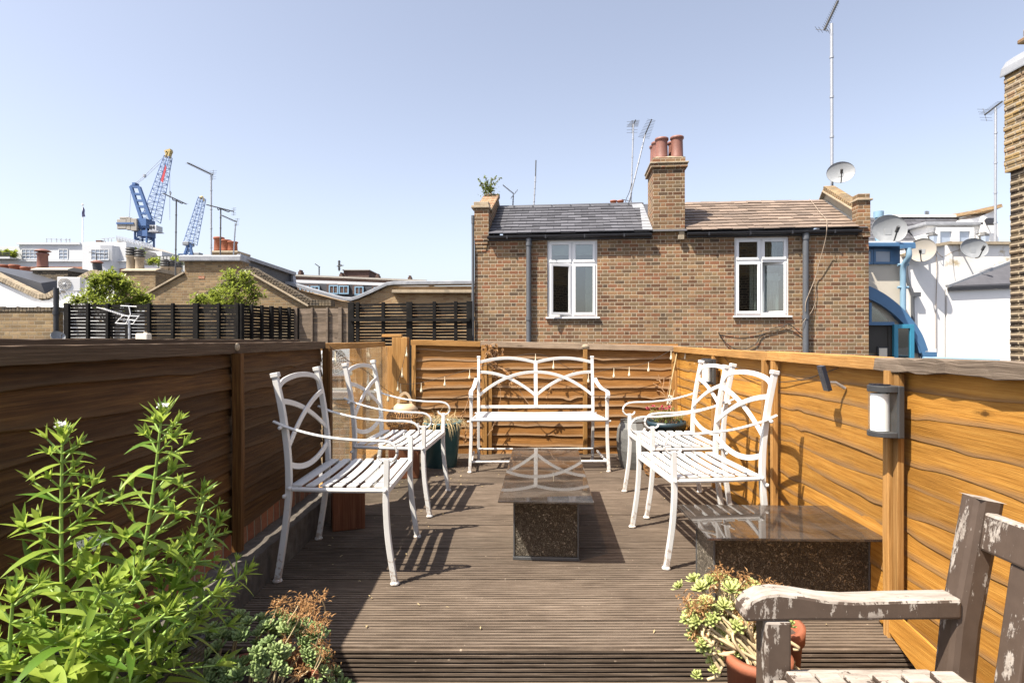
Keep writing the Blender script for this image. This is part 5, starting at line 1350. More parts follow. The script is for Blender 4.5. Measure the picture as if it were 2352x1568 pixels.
# ================================================================ ground and the far side of the yard
g = MB(); g.quad((-4000, -300, -4.02), (4000, -300, -4.02), (4000, 6000, -4.02), (-4000, 6000, -4.02)); g.build('ground', M['asphalt'])['kind'] = 'structure'
g = MB(); g.bx(-9.5, -1.38, 3.4, 12.6, -4.0, -0.32); g.build('flat_roof', M['felt_roof'])['kind'] = 'structure'
X = lambda px, Y: (px - CX) / F * Y
Z = lambda py, Y: CH - (py - HY) / F * Y

def ac_unit(label, c, w, h, d, rz):
    t = thing('air_conditioner', label, 'air conditioner', c, rz, 'outdoor air conditioning units')
    b = MB(); b.bx(-w / 2, w / 2, 0, d, 0, h); b.bx(-w / 2 + 0.05, -w / 2 + 0.1, 0.02, d - 0.02, -0.06, -0.001); b.bx(w / 2 - 0.1, w / 2 - 0.05, 0.02, d - 0.02, -0.06, -0.001); b.build('case', M['upvc'], t, bevel=0.012)
    fx, fz, r = -w * 0.17, h * 0.5, h * 0.42; T = Matrix.Translation((fx, -0.006, fz)) @ R(PI / 2, 'X')
    b = MB(); b.lathe([(0.001, 0.0), (r, 0.0)], (0, 0, 0), 36); b.xf(T); b.build('fan', M['concrete'], t)
    b = MB()
    for k in range(6): 
        q = r * (0.25 + 0.15 * k); b.tube([(q * math.cos(2 * PI * i / 36), q * math.sin(2 * PI * i / 36), 0.012) for i in range(36)], 0.0035, 4, closed=True)
    for k in range(18): a = 2 * PI * k / 18; b.tube([(r * 0.15 * math.cos(a), r * 0.15 * math.sin(a), 0.014), (r * math.cos(a), r * math.sin(a), 0.014)], 0.004, 4)
    b.lathe([(0.001, 0.03), (r * 0.16, 0.03), (r * 0.18, 0.0)], (0, 0, 0), 20); b.xf(T); b.build('fan_grille', M['upvc'], t)
ac_unit('white air conditioner unit standing on the roof seen through the glass panel', (X(780, 9.6), 9.6, 0.50), 0.60, 0.52, 0.26, 0.12)
ac_unit('white air conditioner unit on the white gable wall left of the tree', (X(158, 17.5), 17.5, Z(668, 17.5)), 0.62, 0.42, 0.3, 0.22)
# things on the flat roof seen through the glass
t = thing('roof_upstand', 'low yellow brick upstand beyond the glass panel', 'wall', (-2.0, 6.9, -0.3))
b = MB(); b.bx(-2.55, -1.42, 6.7, 6.95, -0.319, 0.42); b.build('wall', M['brick_yellow'], t, True)
b = MB(); b.bx(-2.60, -1.40, 6.66, 6.99, 0.421, 0.50); b.build('coping', M['felt_roof'], t, True)
t = thing('roof_duct', 'pale boxed duct lying on the flat roof under the air conditioner', 'duct', (-3.2, 8.6, -0.3))
b = MB(); b.bx(-4.6, -2.5, 8.3, 8.5, 0.02, 0.14); b.bx(-4.6, -2.3, 8.8, 8.95, 0.28, 0.36); b.build('casing', M['concrete'], t, True, bevel=0.01)
b = MB(); b.bx(-4.5, -4.4, 8.32, 8.48, -0.319, 0.019); b.bx(-2.7, -2.6, 8.32, 8.48, -0.319, 0.019); b.bx(-2.6, -2.5, 8.82, 8.93, -0.319, 0.279); b.bx(-4.4, -4.3, 8.82, 8.93, -0.319, 0.279); b.build('support', M['steel'], t, True)

# ---------------------------------------------------------------- black slatted fences
def slat_fence(label, A, Bp, zt0, zt1, zb, posts, pw=0.06, pitch=0.062, sw=0.048, mat='black_wood', rail=None, gaps=0.0, grp=None):
    A, Bp = V(A), V(Bp); d = Bp - A; L = d.length; a = math.atan2(d.y, d.x)
    t = thing('slat_fence', label, 'fence', (A.x, A.y, zb), a, grp)
    H0 = zt0 - zb; H1 = zt1 - zb
    s = MB(); n = int(min(H0, H1) / pitch); rnd = random.Random(int(A.x * 77))
    for i in range(n + 1):
        z0 = H0 * (i + 0.5) / (n + 1); z1 = H1 * (i + 0.5) / (n + 1); s.tint = rnd.uniform(0.2, 1.0)
        k = max(1, len(posts)); 
        for j in range(k - 1):
            xa, xb_ = posts[j] * L, posts[j + 1] * L
            if rnd.random() < gaps: continue
            s.bar([(xa, 0, lerp(z0, z1, posts[j]) + rnd.uniform(-.006, .006)), (xb_, 0, lerp(z0, z1, posts[j + 1]) + rnd.uniform(-.006, .006))], 0.016, sw * rnd.uniform(0.94, 1.06))
    s.build('slat_panel', M[mat], t)
    for i, q in enumerate(posts):
        p = MB(); w = pw * (1.6 if i % 3 == 0 else 0.9); p.bx(q * L - w / 2, q * L + w / 2, -0.075, -0.012, -(zb + 0.315), lerp(H0, H1, q) + 0.02); p.build('post', M[mat], t, bevel=0.004)
    if rail:
        for zr in rail:
            p = MB(); p.bx(0, L, -0.125, -0.078, zr * H0 - 0.035, zr * H0 + 0.035); p.build('rail', M[mat], t, bevel=0.004)
    return t
Yf = 11.4
pA = at(158, 700, Yf); pB = at(548, 699, Yf)
slat_fence('long black slatted fence behind the white aerial, in front of the green trees', pA, pB, Z(699, Yf), Z(699, Yf), Z(790, Yf), [(q - 158) / 390 for q in (158, 206, 251, 298, 346, 400, 453, 505, 548)], pitch=0.066, sw=0.056)
pC = at(680, 709, 13.0)
slat_fence('angled weathered slatted fence running back from the black fence', at(551, 700, Yf), pC, Z(700, Yf), Z(709, 13.0), Z(792, Yf), [0, .16, .33, .5, .66, .83, 1.0], pw=0.05, mat='black_wood', pitch=0.062, sw=0.050)
slat_fence('grey brown close boarded slatted fence in the middle distance', pC + V((0.02, 0, 0)), at(806, 708, 12.9), Z(709, 13.0), Z(708, 12.9), Z(795, 13.0), [0, .3, .58, .82, 1.0], pw=0.05, pitch=0.055, sw=0.053, mat='grey_wood')
Yg = 11.9
slat_fence('tall black slatted screen with a cross rail against the brick house', at(808, 697, Yg), at(1080, 694, Yg), Z(697, Yg), Z(694, Yg), Z(795, Yg), [0, .055, .27, .49, .70, .88, 0.995], pw=0.075, pitch=0.066, sw=0.046, rail=[0.615])
# brick garden wall at far left with black post
t = thing('garden_wall', 'old yellow brick garden wall with soldier course top at far left', 'wall', at(60, 770, 12.0))
b = MB(); b.bx(X(-120, 12.0), X(124, 12.0), 12.0, 12.25, -4, Z(716, 12.0)); b.build('wall', M['brick_yellow'], t, True)
b = MB(); z = Z(716, 12.0); x = X(-120, 12.0)
while x < X(122, 12.0): b.tint = random.uniform(0.2, 0.8); b.bx(x, x + 0.068, 11.985, 12.24, z + 0.004, z + 0.10); x += 0.075
b.build('coping', M['brick_sooty'], t, True, bevel=0.006)
t = thing('pipe_post', 'black round pipe standing at the end of the old brick wall', 'pipe', at(130, 778, 11.9))
b = MB(); q = at(129, 778, 11.9); b.tube([(q.x, q.y, -0.3), (q.x, q.y, Z(661, 11.9))], 0.05, 12); b.tube([(q.x, q.y, 1.62), (q.x, q.y, 1.7)], 0.065, 12); b.build('pipe', M['black_plastic'], t, True)
dish('small grey dish seen edge on beside the black pipe', 133, 772, 11.0, 15, 1.15, 0.5)
t = thing('roof_aerial', 'white wire aerial with a reflector rack in front of the black fence', 'aerial', at(292, 778, 10.8), 0, 'television aerials on the roofs')
b = MB(); b.tube([at(297, 800, 10.8), at(297, 735, 10.8)], 0.02, 8, (0.1, 1, 0)); b.build('mast', M['galvanised'], t, True)
b = MB(); a, e = at(240, 709, 10.3), at(293, 726, 10.9); b.tube([a, e], 0.012, 6)
s = (e - a).normalized().cross(V((0, 0.35, 1))).normalized()
for i in range(11):
    p = a.lerp(e, i / 10.5); b.tube([p - s * 0.09 + V((-0.05, 0, 0.025)), p, p + s * 0.09 + V((-0.05, 0, -0.025))], 0.006, 5, (0.1, 0, 1))
b.build('boom', M['upvc'], t, True)
b = MB()
for px0_, py0_, px1_, py1_ in ((277, 702, 314, 704), (265, 742, 305, 744), (272, 733, 311, 735), (279, 725, 318, 726)):
    b.tube([at(px0_, py0_, 10.8), at(px1_, py1_, 10.8)], 0.008, 5)
b.tube([at(265, 742, 10.8), at(283, 724, 10.8)], 0.008, 5); b.tube([at(305, 744, 10.8), at(320, 724, 10.8)], 0.008, 5); b.tube([at(290, 742, 10.8), at(300, 722, 10.8)], 0.012, 5); b.tube([at(300, 722, 10.9), at(296, 703, 10.9)], 0.010, 5)
b.build('reflector', M['upvc'], t, True)
t = thing('plastic_tub', 'cream plastic container sitting below the white wire aerial', 'container', at(324, 778, 10.6))
q = at(324, 778, 10.6); b = MB(); b.bx(q.x - 0.11, q.x + 0.11, 10.6, 10.75, q.z - 0.15, q.z + 0.10); b.tube([q + V((0.04, 0.07, 0.10)), q + V((0.04, 0.07, 0.125))], 0.03, 10); b.build('body', M['curtain'], t, True, bevel=0.02)

# ---------------------------------------------------------------- gabled brick buildings
def solid(name, poly_px, Y, depth, mat, parent, mb=None):
    m = MB(); m.prism([at(px, py, Y) for px, py in poly_px], (0, depth, 0)); return m.build(name, M[mat], parent, True)
def strip(name, path, Y, h, d, mat, parent, y0=-0.08, seg=0):
    """coping following a picture path on plane Y: height h, depth d, set y0 proud"""
    m = MB(); P = [at(px, py, Y) for px, py in path]
    if seg:
        Q = []
        for a, b in zip(P, P[1:]):
            k = max(1, int((b - a).length / seg)); Q += [a.lerp(b, i / k) for i in range(k)]
        Q.append(P[-1])
        for a, b in zip(Q, Q[1:]):
            m.tint = random.uniform(0.1, 0.9); e = (b - a).normalized() * 0.006; u = V((0, d / 2 + y0, h / 2))
            m.bar([a + u + e, b + u - e], d, h, (0, 0, 1))
    else:
        u = V((0, d / 2 + y0, h / 2)); m.bar([p + u for p in P], d, h, (0, 0, 1))
    return m.build(name, M[mat], parent, True, bevel=0.008)
zg = 1100   # picture row well below the fence top
Yb = 17.0
t = thing('gabled_building', 'yellow brick building with lead flat top behind the left tree', 'building', at(430, 778, Yb), 0)
solid('wall', [(332, zg), (332, 681), (424, 630), (424, 601), (556, 601), (556, zg)], Yb, 1.6, 'brick_yellow', t)
strip('coping', [(326, 683), (424, 628)], Yb, 0.05, 0.3, 'stone', t, -0.06)
m = MB(); m.bx(X(415, Yb), X(556, Yb) + 0.02, Yb - 0.12, Yb + 1.7, Z(601, Yb) + 0.001, Z(587, Yb)); m.build('parapet', M['lead'], t, True, bevel=0.03)
m = MB(); m.bx(X(456, Yb), X(470, Yb), Yb - 0.012, Yb - 0.002, Z(640, Yb), Z(634, Yb)); m.build('air_brick', M['brick_red'], t, True)
m = MB(); P = [at(556, 590, Yb + .2), at(672, 630, Yb + 2.2), at(672, 700, Yb + 2.2), at(556, 700, Yb + .2)]
m.prism(P, (-0.6, 0.5, 0)); m.build('mansard_roof', M['slate_dark'], t, True)
m = MB(); m.bar([at(548, 587, Yb + .1), at(676, 629, Yb + 2.15)], 0.16, 0.10); m.bar([at(672, 629, Yb + 2.15), at(678, 668, Yb + 2.1)], 0.12, 0.10); m.build('roof_flashing', M['lead'], t, True)
# chimney on it
t = thing('chimney_stack', 'brick stack with three terracotta pots on the flat topped building', 'chimney', at(516, 590, 18.0))
m = MB(); m.bx(X(487, 18), X(545, 18), 18.0, 18.8, Z(590, 18), Z(581, 18)); m.build('stack', M['brick_yellow'], t, True); m = MB(); m.bx(X(484, 18), X(548, 18), 17.95, 18.85, Z(581, 18) + .001, Z(576, 18)); m.build('coping', M['stone'], t, True, bevel=0.02)
def cpot(t, px, pyb, pyt, rpx, Y, mat='terracotta'):
    m = MB(); q = at(px, pyb, Y); h = (pyb - pyt) / F * Y; r = rpx / F * Y
    m.lathe([(r * 1.0, 0), (r * 0.92, h * 0.8), (r * 1.1, h * 0.86), (r * 1.1, h * 0.97), (r, h), (r * 0.8, h), (r * 0.75, h * 0.7)], q, 20); m.build('chimney_pot', M[mat], t, True)
for px, tp in ((503, 545), (519, 551), (534, 555)): cpot(t, px, 576, tp, 11, 18.4)
Yc = 15.6
t = thing('gabled_building', 'yellow brick gable with rounded brick on edge coping behind the right tree', 'building', at(600, 778, Yc), 0)
solid('wall', [(470, zg), (470, 690), (556, 636), (572, 626), (588, 636), (706, 701), (760, 703), (760, zg)], Yc, 1.2, 'brick_yellow', t)
strip('coping', [(462, 692), (556, 632), (566, 625), (578, 624), (590, 632), (712, 700)], Yc, 0.14, 0.36, 'brick_sooty', t, -0.05, 0.078)
strip('string_course', [(462, 697), (556, 637), (566, 630), (578, 629), (590, 637), (710, 705)], Yc, 0.05, 0.10, 'stone', t, -0.09)
strip('coping', [(712, 702), (762, 703)], Yc, 0.16, 0.36, 'brick_sooty', t, -0.05, 0.078)
Yd = 19.0
t = thing('parapet_building', 'pale yellow brick wall topped by a swooping lead parapet', 'building', at(900, 778, Yd), 0)
solid('wall', [(650, zg), (650, 660), (665, 660), (780, 690), (806, 694), (826, 688), (898, 658), (1092, 657), (1092, zg)], Yd, 4.0, 'brick_warm', t)
m = MB(); P = [at(px, py, Yd) + V((0, 0.2, 0.05)) for px, py in ((640, 650), (668, 655), (720, 671), (775, 687), (790, 690), (808, 691), (824, 686), (860, 670), (890, 656), (905, 654), (1000, 653), (1095, 652))]
m.sweep(P, [(-0.32, -0.05), (0.32, -0.05), (0.32, 0.04), (0.2, 0.07), (-0.2, 0.07), (-0.32, 0.04)], (0, 0, 1)); m.build('parapet', M['lead'], t, True)
m = MB(); m.bx(X(903, Yd), X(1092, Yd), Yd - 0.22, Yd - 0.002, Z(674, Yd), Z(667, Yd)); m.build('ledge', M['stone'], t, True, bevel=0.015)
# white valley roof building, far left
Ye = 19.5
t = thing('white_building', 'white painted wall with a valley shaped brick coping at far left', 'building', at(100, 778, Ye), 0)
solid('wall', [(-160, zg), (-160, 560), (-20, 640), (96, 690), (112, 689), (200, 640), (214, 634), (228, 634), (262, 655), (262, zg)], Ye, 0.3, 'white_wall', t)
strip('coping', [(-60, 612), (0, 644), (88, 686), (110, 686), (198, 639), (214, 631), (228, 632), (268, 655)], Ye, 0.16, 0.4, 'stone', t, -0.08, 0.09)
m = MB(); m.prism([at(-60, 605, Ye + .5), at(94, 650, Ye + .5), at(200, 634, Ye + 2), at(110, 690, Ye + .5), at(-60, 640, Ye + .5)], (0, 3, 0)); m.build('roof', M['slate_dark'], t, True)
m = MB(); m.bx(X(-100, Ye), X(146, Ye), Ye - 0.10, Ye - 0.003, Z(704, Ye), Z(699, Ye)); m.build('ledge', M['white_wall'], t, True)
m = MB()
for k in range(5): m.bx(X(178, Ye), X(195, Ye), Ye - 0.03, Ye - 0.004, Z(710 + k * 3.2 - 1, Ye) - 0.02, Z(710 + k * 3.2 - 1, Ye))
m.build('vent', M['black_plastic'], t, True)
t = thing('rolled_awning', 'crumpled grey canvas hanging under the white ledge at far left', 'awning', at(100, 712, Ye - .3))
m = MB(); ns, nz = 40, 6; vs = []
for i in range(ns + 1):
    for j in range(nz + 1):
        px = lerp(20, 150, i / ns); py = 701 + (12 + 5 * math.sin(i * 0.5) + 4 * math.sin(i * 1.3)) * j / nz
        p = at(px, py, Ye - 0.16); p.y += -0.10 * math.sin(j / nz * PI) * (1 + 0.6 * math.sin(i * 0.9)) ; vs.append(p)
m.smooth = True
m.add(vs, [(i * (nz + 1) + j, (i + 1) * (nz + 1) + j, (i + 1) * (nz + 1) + j + 1, i * (nz + 1) + j + 1) for i in range(ns) for j in range(nz)]); m.build('canvas', M['canvas'], t, True)

# ---------------------------------------------------------------- chimney stacks on the left
def stack(label, x0, x1, ytop, ybot, Y, d, mat, cap, pots, domed=True):
    t = thing('chimney_stack', label, 'chimney', at((x0 + x1) / 2, ybot, Y))
    m = MB(); m.bx(X(x0, Y), X(x1, Y), Y, Y + d, Z(ybot, Y) - 0.6, Z(ytop, Y)); m.build('stack', M[mat], t, True)
    m = MB(); a, b = X(x0, Y) - 0.04, X(x1, Y) + 0.04; z = Z(ytop, Y) + 0.002; h = 9 / F * Y
    m.sweep([(a, Y + d / 2, z), (b, Y + d / 2, z)], [(-d / 2 - 0.05, 0), (d / 2 + 0.05, 0), (d / 2 + 0.05, h * 0.4), (d * 0.3, h), (-d * 0.3, h), (-d / 2 - 0.05, h * 0.4)]); m.build('coping', M[cap], t, True, bevel=0.02)
    for p in pots: p(t)
    return t
def hat(px, pyt, rpx, Y, mat='pot_red'):
    def f(t):
        m = MB(); q = at(px, pyt + 5, Y); r = rpx / F * Y; h = 7 / F * Y
        m.lathe([(r * 0.75, 0), (r * 1.1, h * 0.25), (r * 0.9, h * 0.6), (r * 0.3, h), (0.001, h)], q, 20); m.build('cowl', M[mat], t, True)
    return f
def ringpot(px, pyb, pyt, rpx, Y):
    def f(t):
        m = MB(); q = at(px, pyb, Y); h = (pyb - pyt) / F * Y; r = rpx / F * Y
        m.lathe([(r, 0), (r * 0.92, h * 0.5), (r * 1.15, h * 0.56), (r * 1.15, h * 0.62)], q, 18)
        m.build('chimney_pot', M['pot_buff'], t, True)
        m = MB()
        for k in range(3): z = h * (0.64 + 0.12 * k); m.lathe([(r * 0.9, z), (r * 1.15, z + h * 0.02), (r * 1.15, z + h * 0.07), (r * 0.9, z + h * 0.08)], q, 18)
        m.lathe([(r * 0.75, h * 0.6), (r * 0.75, h)], q, 18); m.lathe([(r * 1.0, h), (0.001, h + 0.03)], q, 18); m.build('louvre', M['aerial_dark'], t, True)
    return f
stack('dark sooty brick stack with one tall capped red pot', 75, 156, 622, 668, 22.0, 1.2, 'brick_sooty', 'concrete', [lambda t: cpot(t, 98, 613, 581, 11, 22.5, 'pot_red'), hat(98, 574, 15, 22.5)])
stack('brick stack with two louvred buff pots right of the leaning black pot', 282, 357, 624, 668, 21.0, 1.3, 'brick_yellow', 'stone', [ringpot(301, 618, 569, 9.5, 21.5), ringpot(321, 622, 573, 9.5, 21.5)])
stack('low brick stack with three louvred buff pots beside the brick gable', 360, 414, 646, 672, 22.5, 1.0, 'brick_yellow', 'stone', [ringpot(378, 640, 596, 8, 23), ringpot(393, 638, 598, 8, 23.2), ringpot(409, 636, 602, 8, 23.4)])
stack('long dark stack with three short terracotta pots at the picture edge', -30, 72, 641, 660, 23.5, 0.8, 'slate_dark', 'lead', [lambda t: cpot(t, 8, 635, 608, 10, 23.9), lambda t: cpot(t, 33, 637, 608, 10, 23.9), lambda t: cpot(t, 58, 639, 613, 9, 23.9)])
t = thing('flue_pot', 'leaning black flue pot with a red cap on the white gable', 'chimney', at(224, 630, 20.2))
m = MB(); m.tube([at(227, 640, 20.2), at(223, 606, 20.2)], 0.135, 16, (0.1, 1, 0), [1.0, 1.05]); m.build('flue', M['black_plastic'], t, True); hat(223, 600, 12, 20.2)(t)

# ---------------------------------------------------------------- trees behind the black fence
def leafy_tree(label, px, pyb, Y, blobs, n, seed, size=0.10):
    rnd = random.Random(seed); random.seed(seed)
    base = at(px, pyb, Y); base.z = -0.3
    t = thing('tree', label, 'tree', base, 0, 'small trees behind the black fence')
    tr, lv = MB(), MB()
    fork = V((base.x, base.y, CH + 0.3))
    tr.tube([base, (base + fork) / 2 + V((0.03, 0, 0)), fork], 0.05, 8, (0.1, 1, 0), [1.0, 0.85, 0.7])
    tw = []
    for bx_, by_, br in blobs:
        c = at(bx_, by_, Y + rnd.uniform(-0.4, 0.4)); r = br / F * Y
        tr.tube(spline([fork, fork.lerp(c, 0.5) + V((0, 0, -0.08)), c], 5), 0.022, 6, (0.1, 1, 0), [1 - 0.07 * i for i in range(11)])
        for _ in range(int(9)):
            d = V((rnd.gauss(0, 1), rnd.gauss(0, 1), rnd.gauss(0.3, 0.8))).normalized(); e = c + d * r * rnd.uniform(0.7, 1.25)
            Q = spline([c, c.lerp(e, 0.5) + V((0, 0, 0.03)), e], 4); tr.tube(Q, 0.008, 4, (0.1, 1, 0)); tw.append((Q, d))
    for k in range(n):
        Q, d = rnd.choice(tw); q = Q[int(len(Q) * (1 - rnd.random() ** 1.7 * 0.85)) - 1] + V((rnd.gauss(0, .07), rnd.gauss(0, .07), rnd.gauss(0, .06)))
        for j in range(3):
            leaf(lv, q, d * 0.7 + V((rnd.gauss(0, .8), rnd.gauss(0, .8), rnd.gauss(0.35, .5))), (0, 0, 1), size * rnd.uniform(0.6, 1.15), size * 0.42, rnd.uniform(0.1, 0.7), 0.2, 2)
    tr.build('trunk', M['bark'], t, True); lv.build('crown', M['tree_leaf'], t, True)
leafy_tree('small glossy green tree in front of the white gable and vent', 255, 778, 13.2, [(230, 668, 22), (258, 650, 24), (285, 660, 22), (305, 672, 20), (240, 688, 22), (275, 685, 26), (318, 688, 18), (205, 690, 18), (178, 694, 12), (250, 640, 14), (222, 650, 12), (330, 694, 10), (262, 700, 20), (225, 700, 16), (300, 700, 16)], 2100, 41, 0.095)
leafy_tree('small open crowned green tree in front of the brick gables', 538, 778, 13.2, [(530, 650, 20), (552, 660, 22), (515, 670, 20), (575, 672, 16), (540, 682, 24), (490, 684, 16), (585, 688, 14), (468, 692, 10), (560, 640, 9), (527, 638, 9), (530, 700, 16), (500, 698, 12), (560, 700, 14), (455, 694, 9)], 1350, 42, 0.095)

# ---------------------------------------------------------------- aerials on the left roofs
aerial('aerial', 'tall aerial on a long thin mast above the three terracotta pots', at(485, 600, 17.4), at(485, 400, 17.4), at(430, 374, 16.6), at(489, 402, 17.5), 16, 0.26, r=0.026, refl=True)
aerial('aerial', 'mid height aerial slanting across the sky between the two cranes', at(403, 640, 19.5), at(405, 461, 19.5), at(374, 444, 19.0), at(428, 469, 20.0), 14, 0.20, 'aerial_dark', 0.024, bent=True)
aerial('aerial', 'black pole aerial rising in front of the leftmost terracotta pot', at(506, 590, 17.0), at(507, 480, 17.0), at(474, 470, 16.6), at(537, 486, 17.4), 14, 0.20, 'aerial_dark', 0.02, bent=True, refl=True)
aerial('aerial', 'short aerial on a crooked pole beside the rightmost terracotta pot', at(536, 590, 17.2), at(541, 513, 17.2), at(508, 494, 16.8), at(544, 510, 17.3), 10, 0.2, r=0.018, refl=True)
aerial('aerial', 'thin horizontal aerial on a double rod above the leaning black flue', at(222, 604, 20.6), at(222, 584, 20.6), at(205, 579, 20.2), at(247, 586, 20.8), 8, 0.2, 'aerial_dark', 0.014, refl=True)

# ---------------------------------------------------------------- far buildings
def fwin(parent, x0, x1, y0, y1, Y, cols=3, rows=3, mat='upvc', off=0.0, fw=0.07):
    a, b = at(x0, y1, Y), at(x1, y0, Y); yy = Y - 0.06 - off
    f = MB(); w, h = b.x - a.x, b.z - a.z
    for i in range(cols + 1): x = a.x + w * i / cols; k = fw if i in (0, cols) else fw * 0.55; f.bx(x - k / 2, x + k / 2, yy - 0.03, yy + 0.03, a.z, b.z)
    for j in range(rows + 1): z = a.z + h * j / rows; k = fw if j in (0, rows) else fw * 0.55; f.bx(a.x - fw / 2, b.x + fw / 2, yy - 0.028, yy + 0.028, z - k / 2, z + k / 2)
    o = f.build('window', M[mat], parent, True)
    p = MB(); p.bx(a.x, b.x, yy + 0.032, yy + 0.05, a.z, b.z); p.build('pane', M['far_pane'], o, False) if False else None
    q = MB(); q.bx(a.x, b.x, yy + 0.032, yy + 0.05, a.z, b.z); inv = parent.location; q.v = [v - inv for v in q.v]; q.build('pane', M['far_pane'], o)
Yw = 80.0
t = thing('apartment_block', 'big white apartment block with bay windows on the far left skyline', 'building', at(170, 778, Yw), 0)
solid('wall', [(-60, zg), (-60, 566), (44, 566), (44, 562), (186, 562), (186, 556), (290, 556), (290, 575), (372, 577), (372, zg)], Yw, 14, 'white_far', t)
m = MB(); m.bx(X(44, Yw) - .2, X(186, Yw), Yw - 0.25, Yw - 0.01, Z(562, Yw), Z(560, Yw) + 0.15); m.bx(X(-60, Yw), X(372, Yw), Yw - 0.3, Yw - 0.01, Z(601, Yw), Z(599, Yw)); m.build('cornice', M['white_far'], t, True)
m = MB(); bay = [(202, 0), (205, -1.3), (246, -1.3), (268, -0.9), (274, 0)]; m.prism([V((X(px, Yw), Yw + dy, Z(700, Yw))) for px, dy in bay], (0, 0, Z(566, Yw) - Z(700, Yw))); m.build('bay', M['white_far'], t, True)
for x0, x1, y0, y1, c, off in ((51, 89, 573, 595, 4, 0), (136, 156, 573, 596, 2, 0), (210, 250, 573, 597, 4, 1.4), (320, 345, 580, 600, 3, 0), (60, 84, 617, 640, 3, 0), (212, 248, 622, 642, 4, 1.4), (322, 346, 625, 645, 3, 0)):
    fwin(t, x0, x1, y0, y1, Yw - off, c, 3)
m = MB(); m.bx(X(-60, Yw), X(200, Yw), Yw - 0.12, Yw - 0.02, Z(645, Yw), Z(613, Yw)); m.bx(X(276, Yw), X(372, Yw), Yw - 0.12, Yw - 0.02, Z(650, Yw), Z(617, Yw)); m.build('brick_band', M['brick_red'], t, True)
m = MB(); m.prism([at(px, py, Yw + 4) for px, py in ((268, 580), (268, 548), (322, 560), (350, 572), (350, 580))], (0, 6, 0)); m.build('penthouse', M['concrete'], t, True)
m = MB()
for i in range(14):
    px = lerp(268, 350, i / 13); pz = lerp(546, 566, i / 13); m.bar([at(px, pz + 6, Yw + 3.8), at(px, pz - 2, Yw + 3.8)], 0.12, 0.12, (1, 0, 0))
for k in range(4): m.bar([at(268, 542 + k * 3, Yw + 3.8), at(350, 562 + k * 3, Yw + 3.8)], 0.1, 0.12)
m.build('railing', M['galvanised'], t, True); m = MB()
for px in (107, 118, 130, 140, 152, 160, 240, 248, 256): m.bar([at(px, 562, Yw + 2), at(px, 548, Yw + 2)], 0.09, 0.09, (1, 0, 0))
m.bar([at(107, 549, Yw + 2), at(162, 551, Yw + 2)], 0.09, 0.09); m.bar([at(232, 549, Yw + 2), at(262, 546, Yw + 2)], 0.09, 0.09)
m.build('railing', M['galvanised'], t, True)
m = MB(); m.bx(X(186, Yw), X(209, Yw), Yw + 2, Yw + 3, Z(556, Yw), Z(553, Yw)); m.bx(X(196, Yw), X(208, Yw), Yw + 2, Yw + 3, Z(553, Yw), Z(546, Yw)); m.build('roof_stack', M['brick_dark'], t, True)
m = MB(); m.bx(X(-40, Yw), X(42, Yw), Yw - 1.4, Yw - 1.3, Z(593, Yw), Z(591.5, Yw)); m.bx(X(-40, Yw), X(42, Yw), Yw - 1.4, Yw - 1.3, Z(584, Yw), Z(583, Yw))
for i in range(28): q = lerp(-40, 42, i / 27); m.bx(X(q, Yw) - .02, X(q, Yw) + .02, Yw - 1.38, Yw - 1.33, Z(593, Yw), Z(583, Yw))
m.build('balcony_rail', M['aerial_dark'], t, True); m = MB(); m.bx(X(-40, Yw), X(44, Yw), Yw - 1.5, Yw - 0.01, Z(597, Yw), Z(593.5, Yw)); m.build('balcony', M['white_far'], t, True)
hp = thing('balcony_hedge', 'green and yellow shrubs on the far white balcony', 'shrub', at(10, 590, Yw - .8)); lv = MB()
for k in range(700): 
    px = random.uniform(-30, 38); leaf(lv, at(px, random.uniform(577 + 4 * math.sin(px * .3), 591), Yw - 0.8 + random.uniform(-.3, .3)), (random.gauss(0, 1), random.gauss(0, 1), random.gauss(.5, 1)), (0, 0, 1), 0.45, 0.28, 0.3, 0.2, 2)
lv.build('foliage', M['tree_leaf'], hp, True)
t = thing('flagpole', 'white flagpole with a furled dark flag on the far white block', 'flagpole', at(190, 556, Yw + 5)); m = MB(); m.tube([at(190, 562, Yw + 5), at(190, 471, Yw + 5)], 0.10, 8, (.1, 1, 0), [1, .6]); m.ball(at(190, 470, Yw + 5), 0.16); m.build('pole', M['upvc'], t, True)
m = MB(); P = [at(191, 476, Yw + 5), at(193, 482, Yw + 5.2), at(192, 490, Yw + 4.9), at(193, 497, Yw + 5)]; m.sweep(spline(P, 5), [(-0.12, -0.02), (0.25, 0.05), (0.05, 0.12)], (1, 0, 0), [0.6 + 0.12 * i for i in range(16)]); m.build('flag', M['flag_cloth'], t, True)
t = thing('rooftop_block', 'small white roof block with plants and railing near the crane foot', 'building', at(400, 600, 70.0)); Yr = 70.0
solid('wall', [(360, zg), (360, 605), (367, 589), (420, 589), (470, 592), (470, zg)], Yr, 8, 'white_far', t)
solid('plant_room', [(290, 582), (290, 568), (313, 570), (318, 578), (318, 600), (290, 600)], Yr + 3, 4, 'concrete', t)
m = MB()
for i in range(10): q = lerp(352, 422, i / 9); m.bar([at(q, 600, Yr - .3), at(q, 588, Yr - .3)], 0.08, 0.08, (1, 0, 0))
m.bar([at(352, 589, Yr - .3), at(422, 588, Yr - .3)], 0.08, 0.08); m.build('railing', M['aerial_dark'], t, True)
hp = thing('roof_shrubs', 'dark green shrubs on the white roof block below the crane', 'shrub', at(400, 606, Yr - 1)); lv = MB()
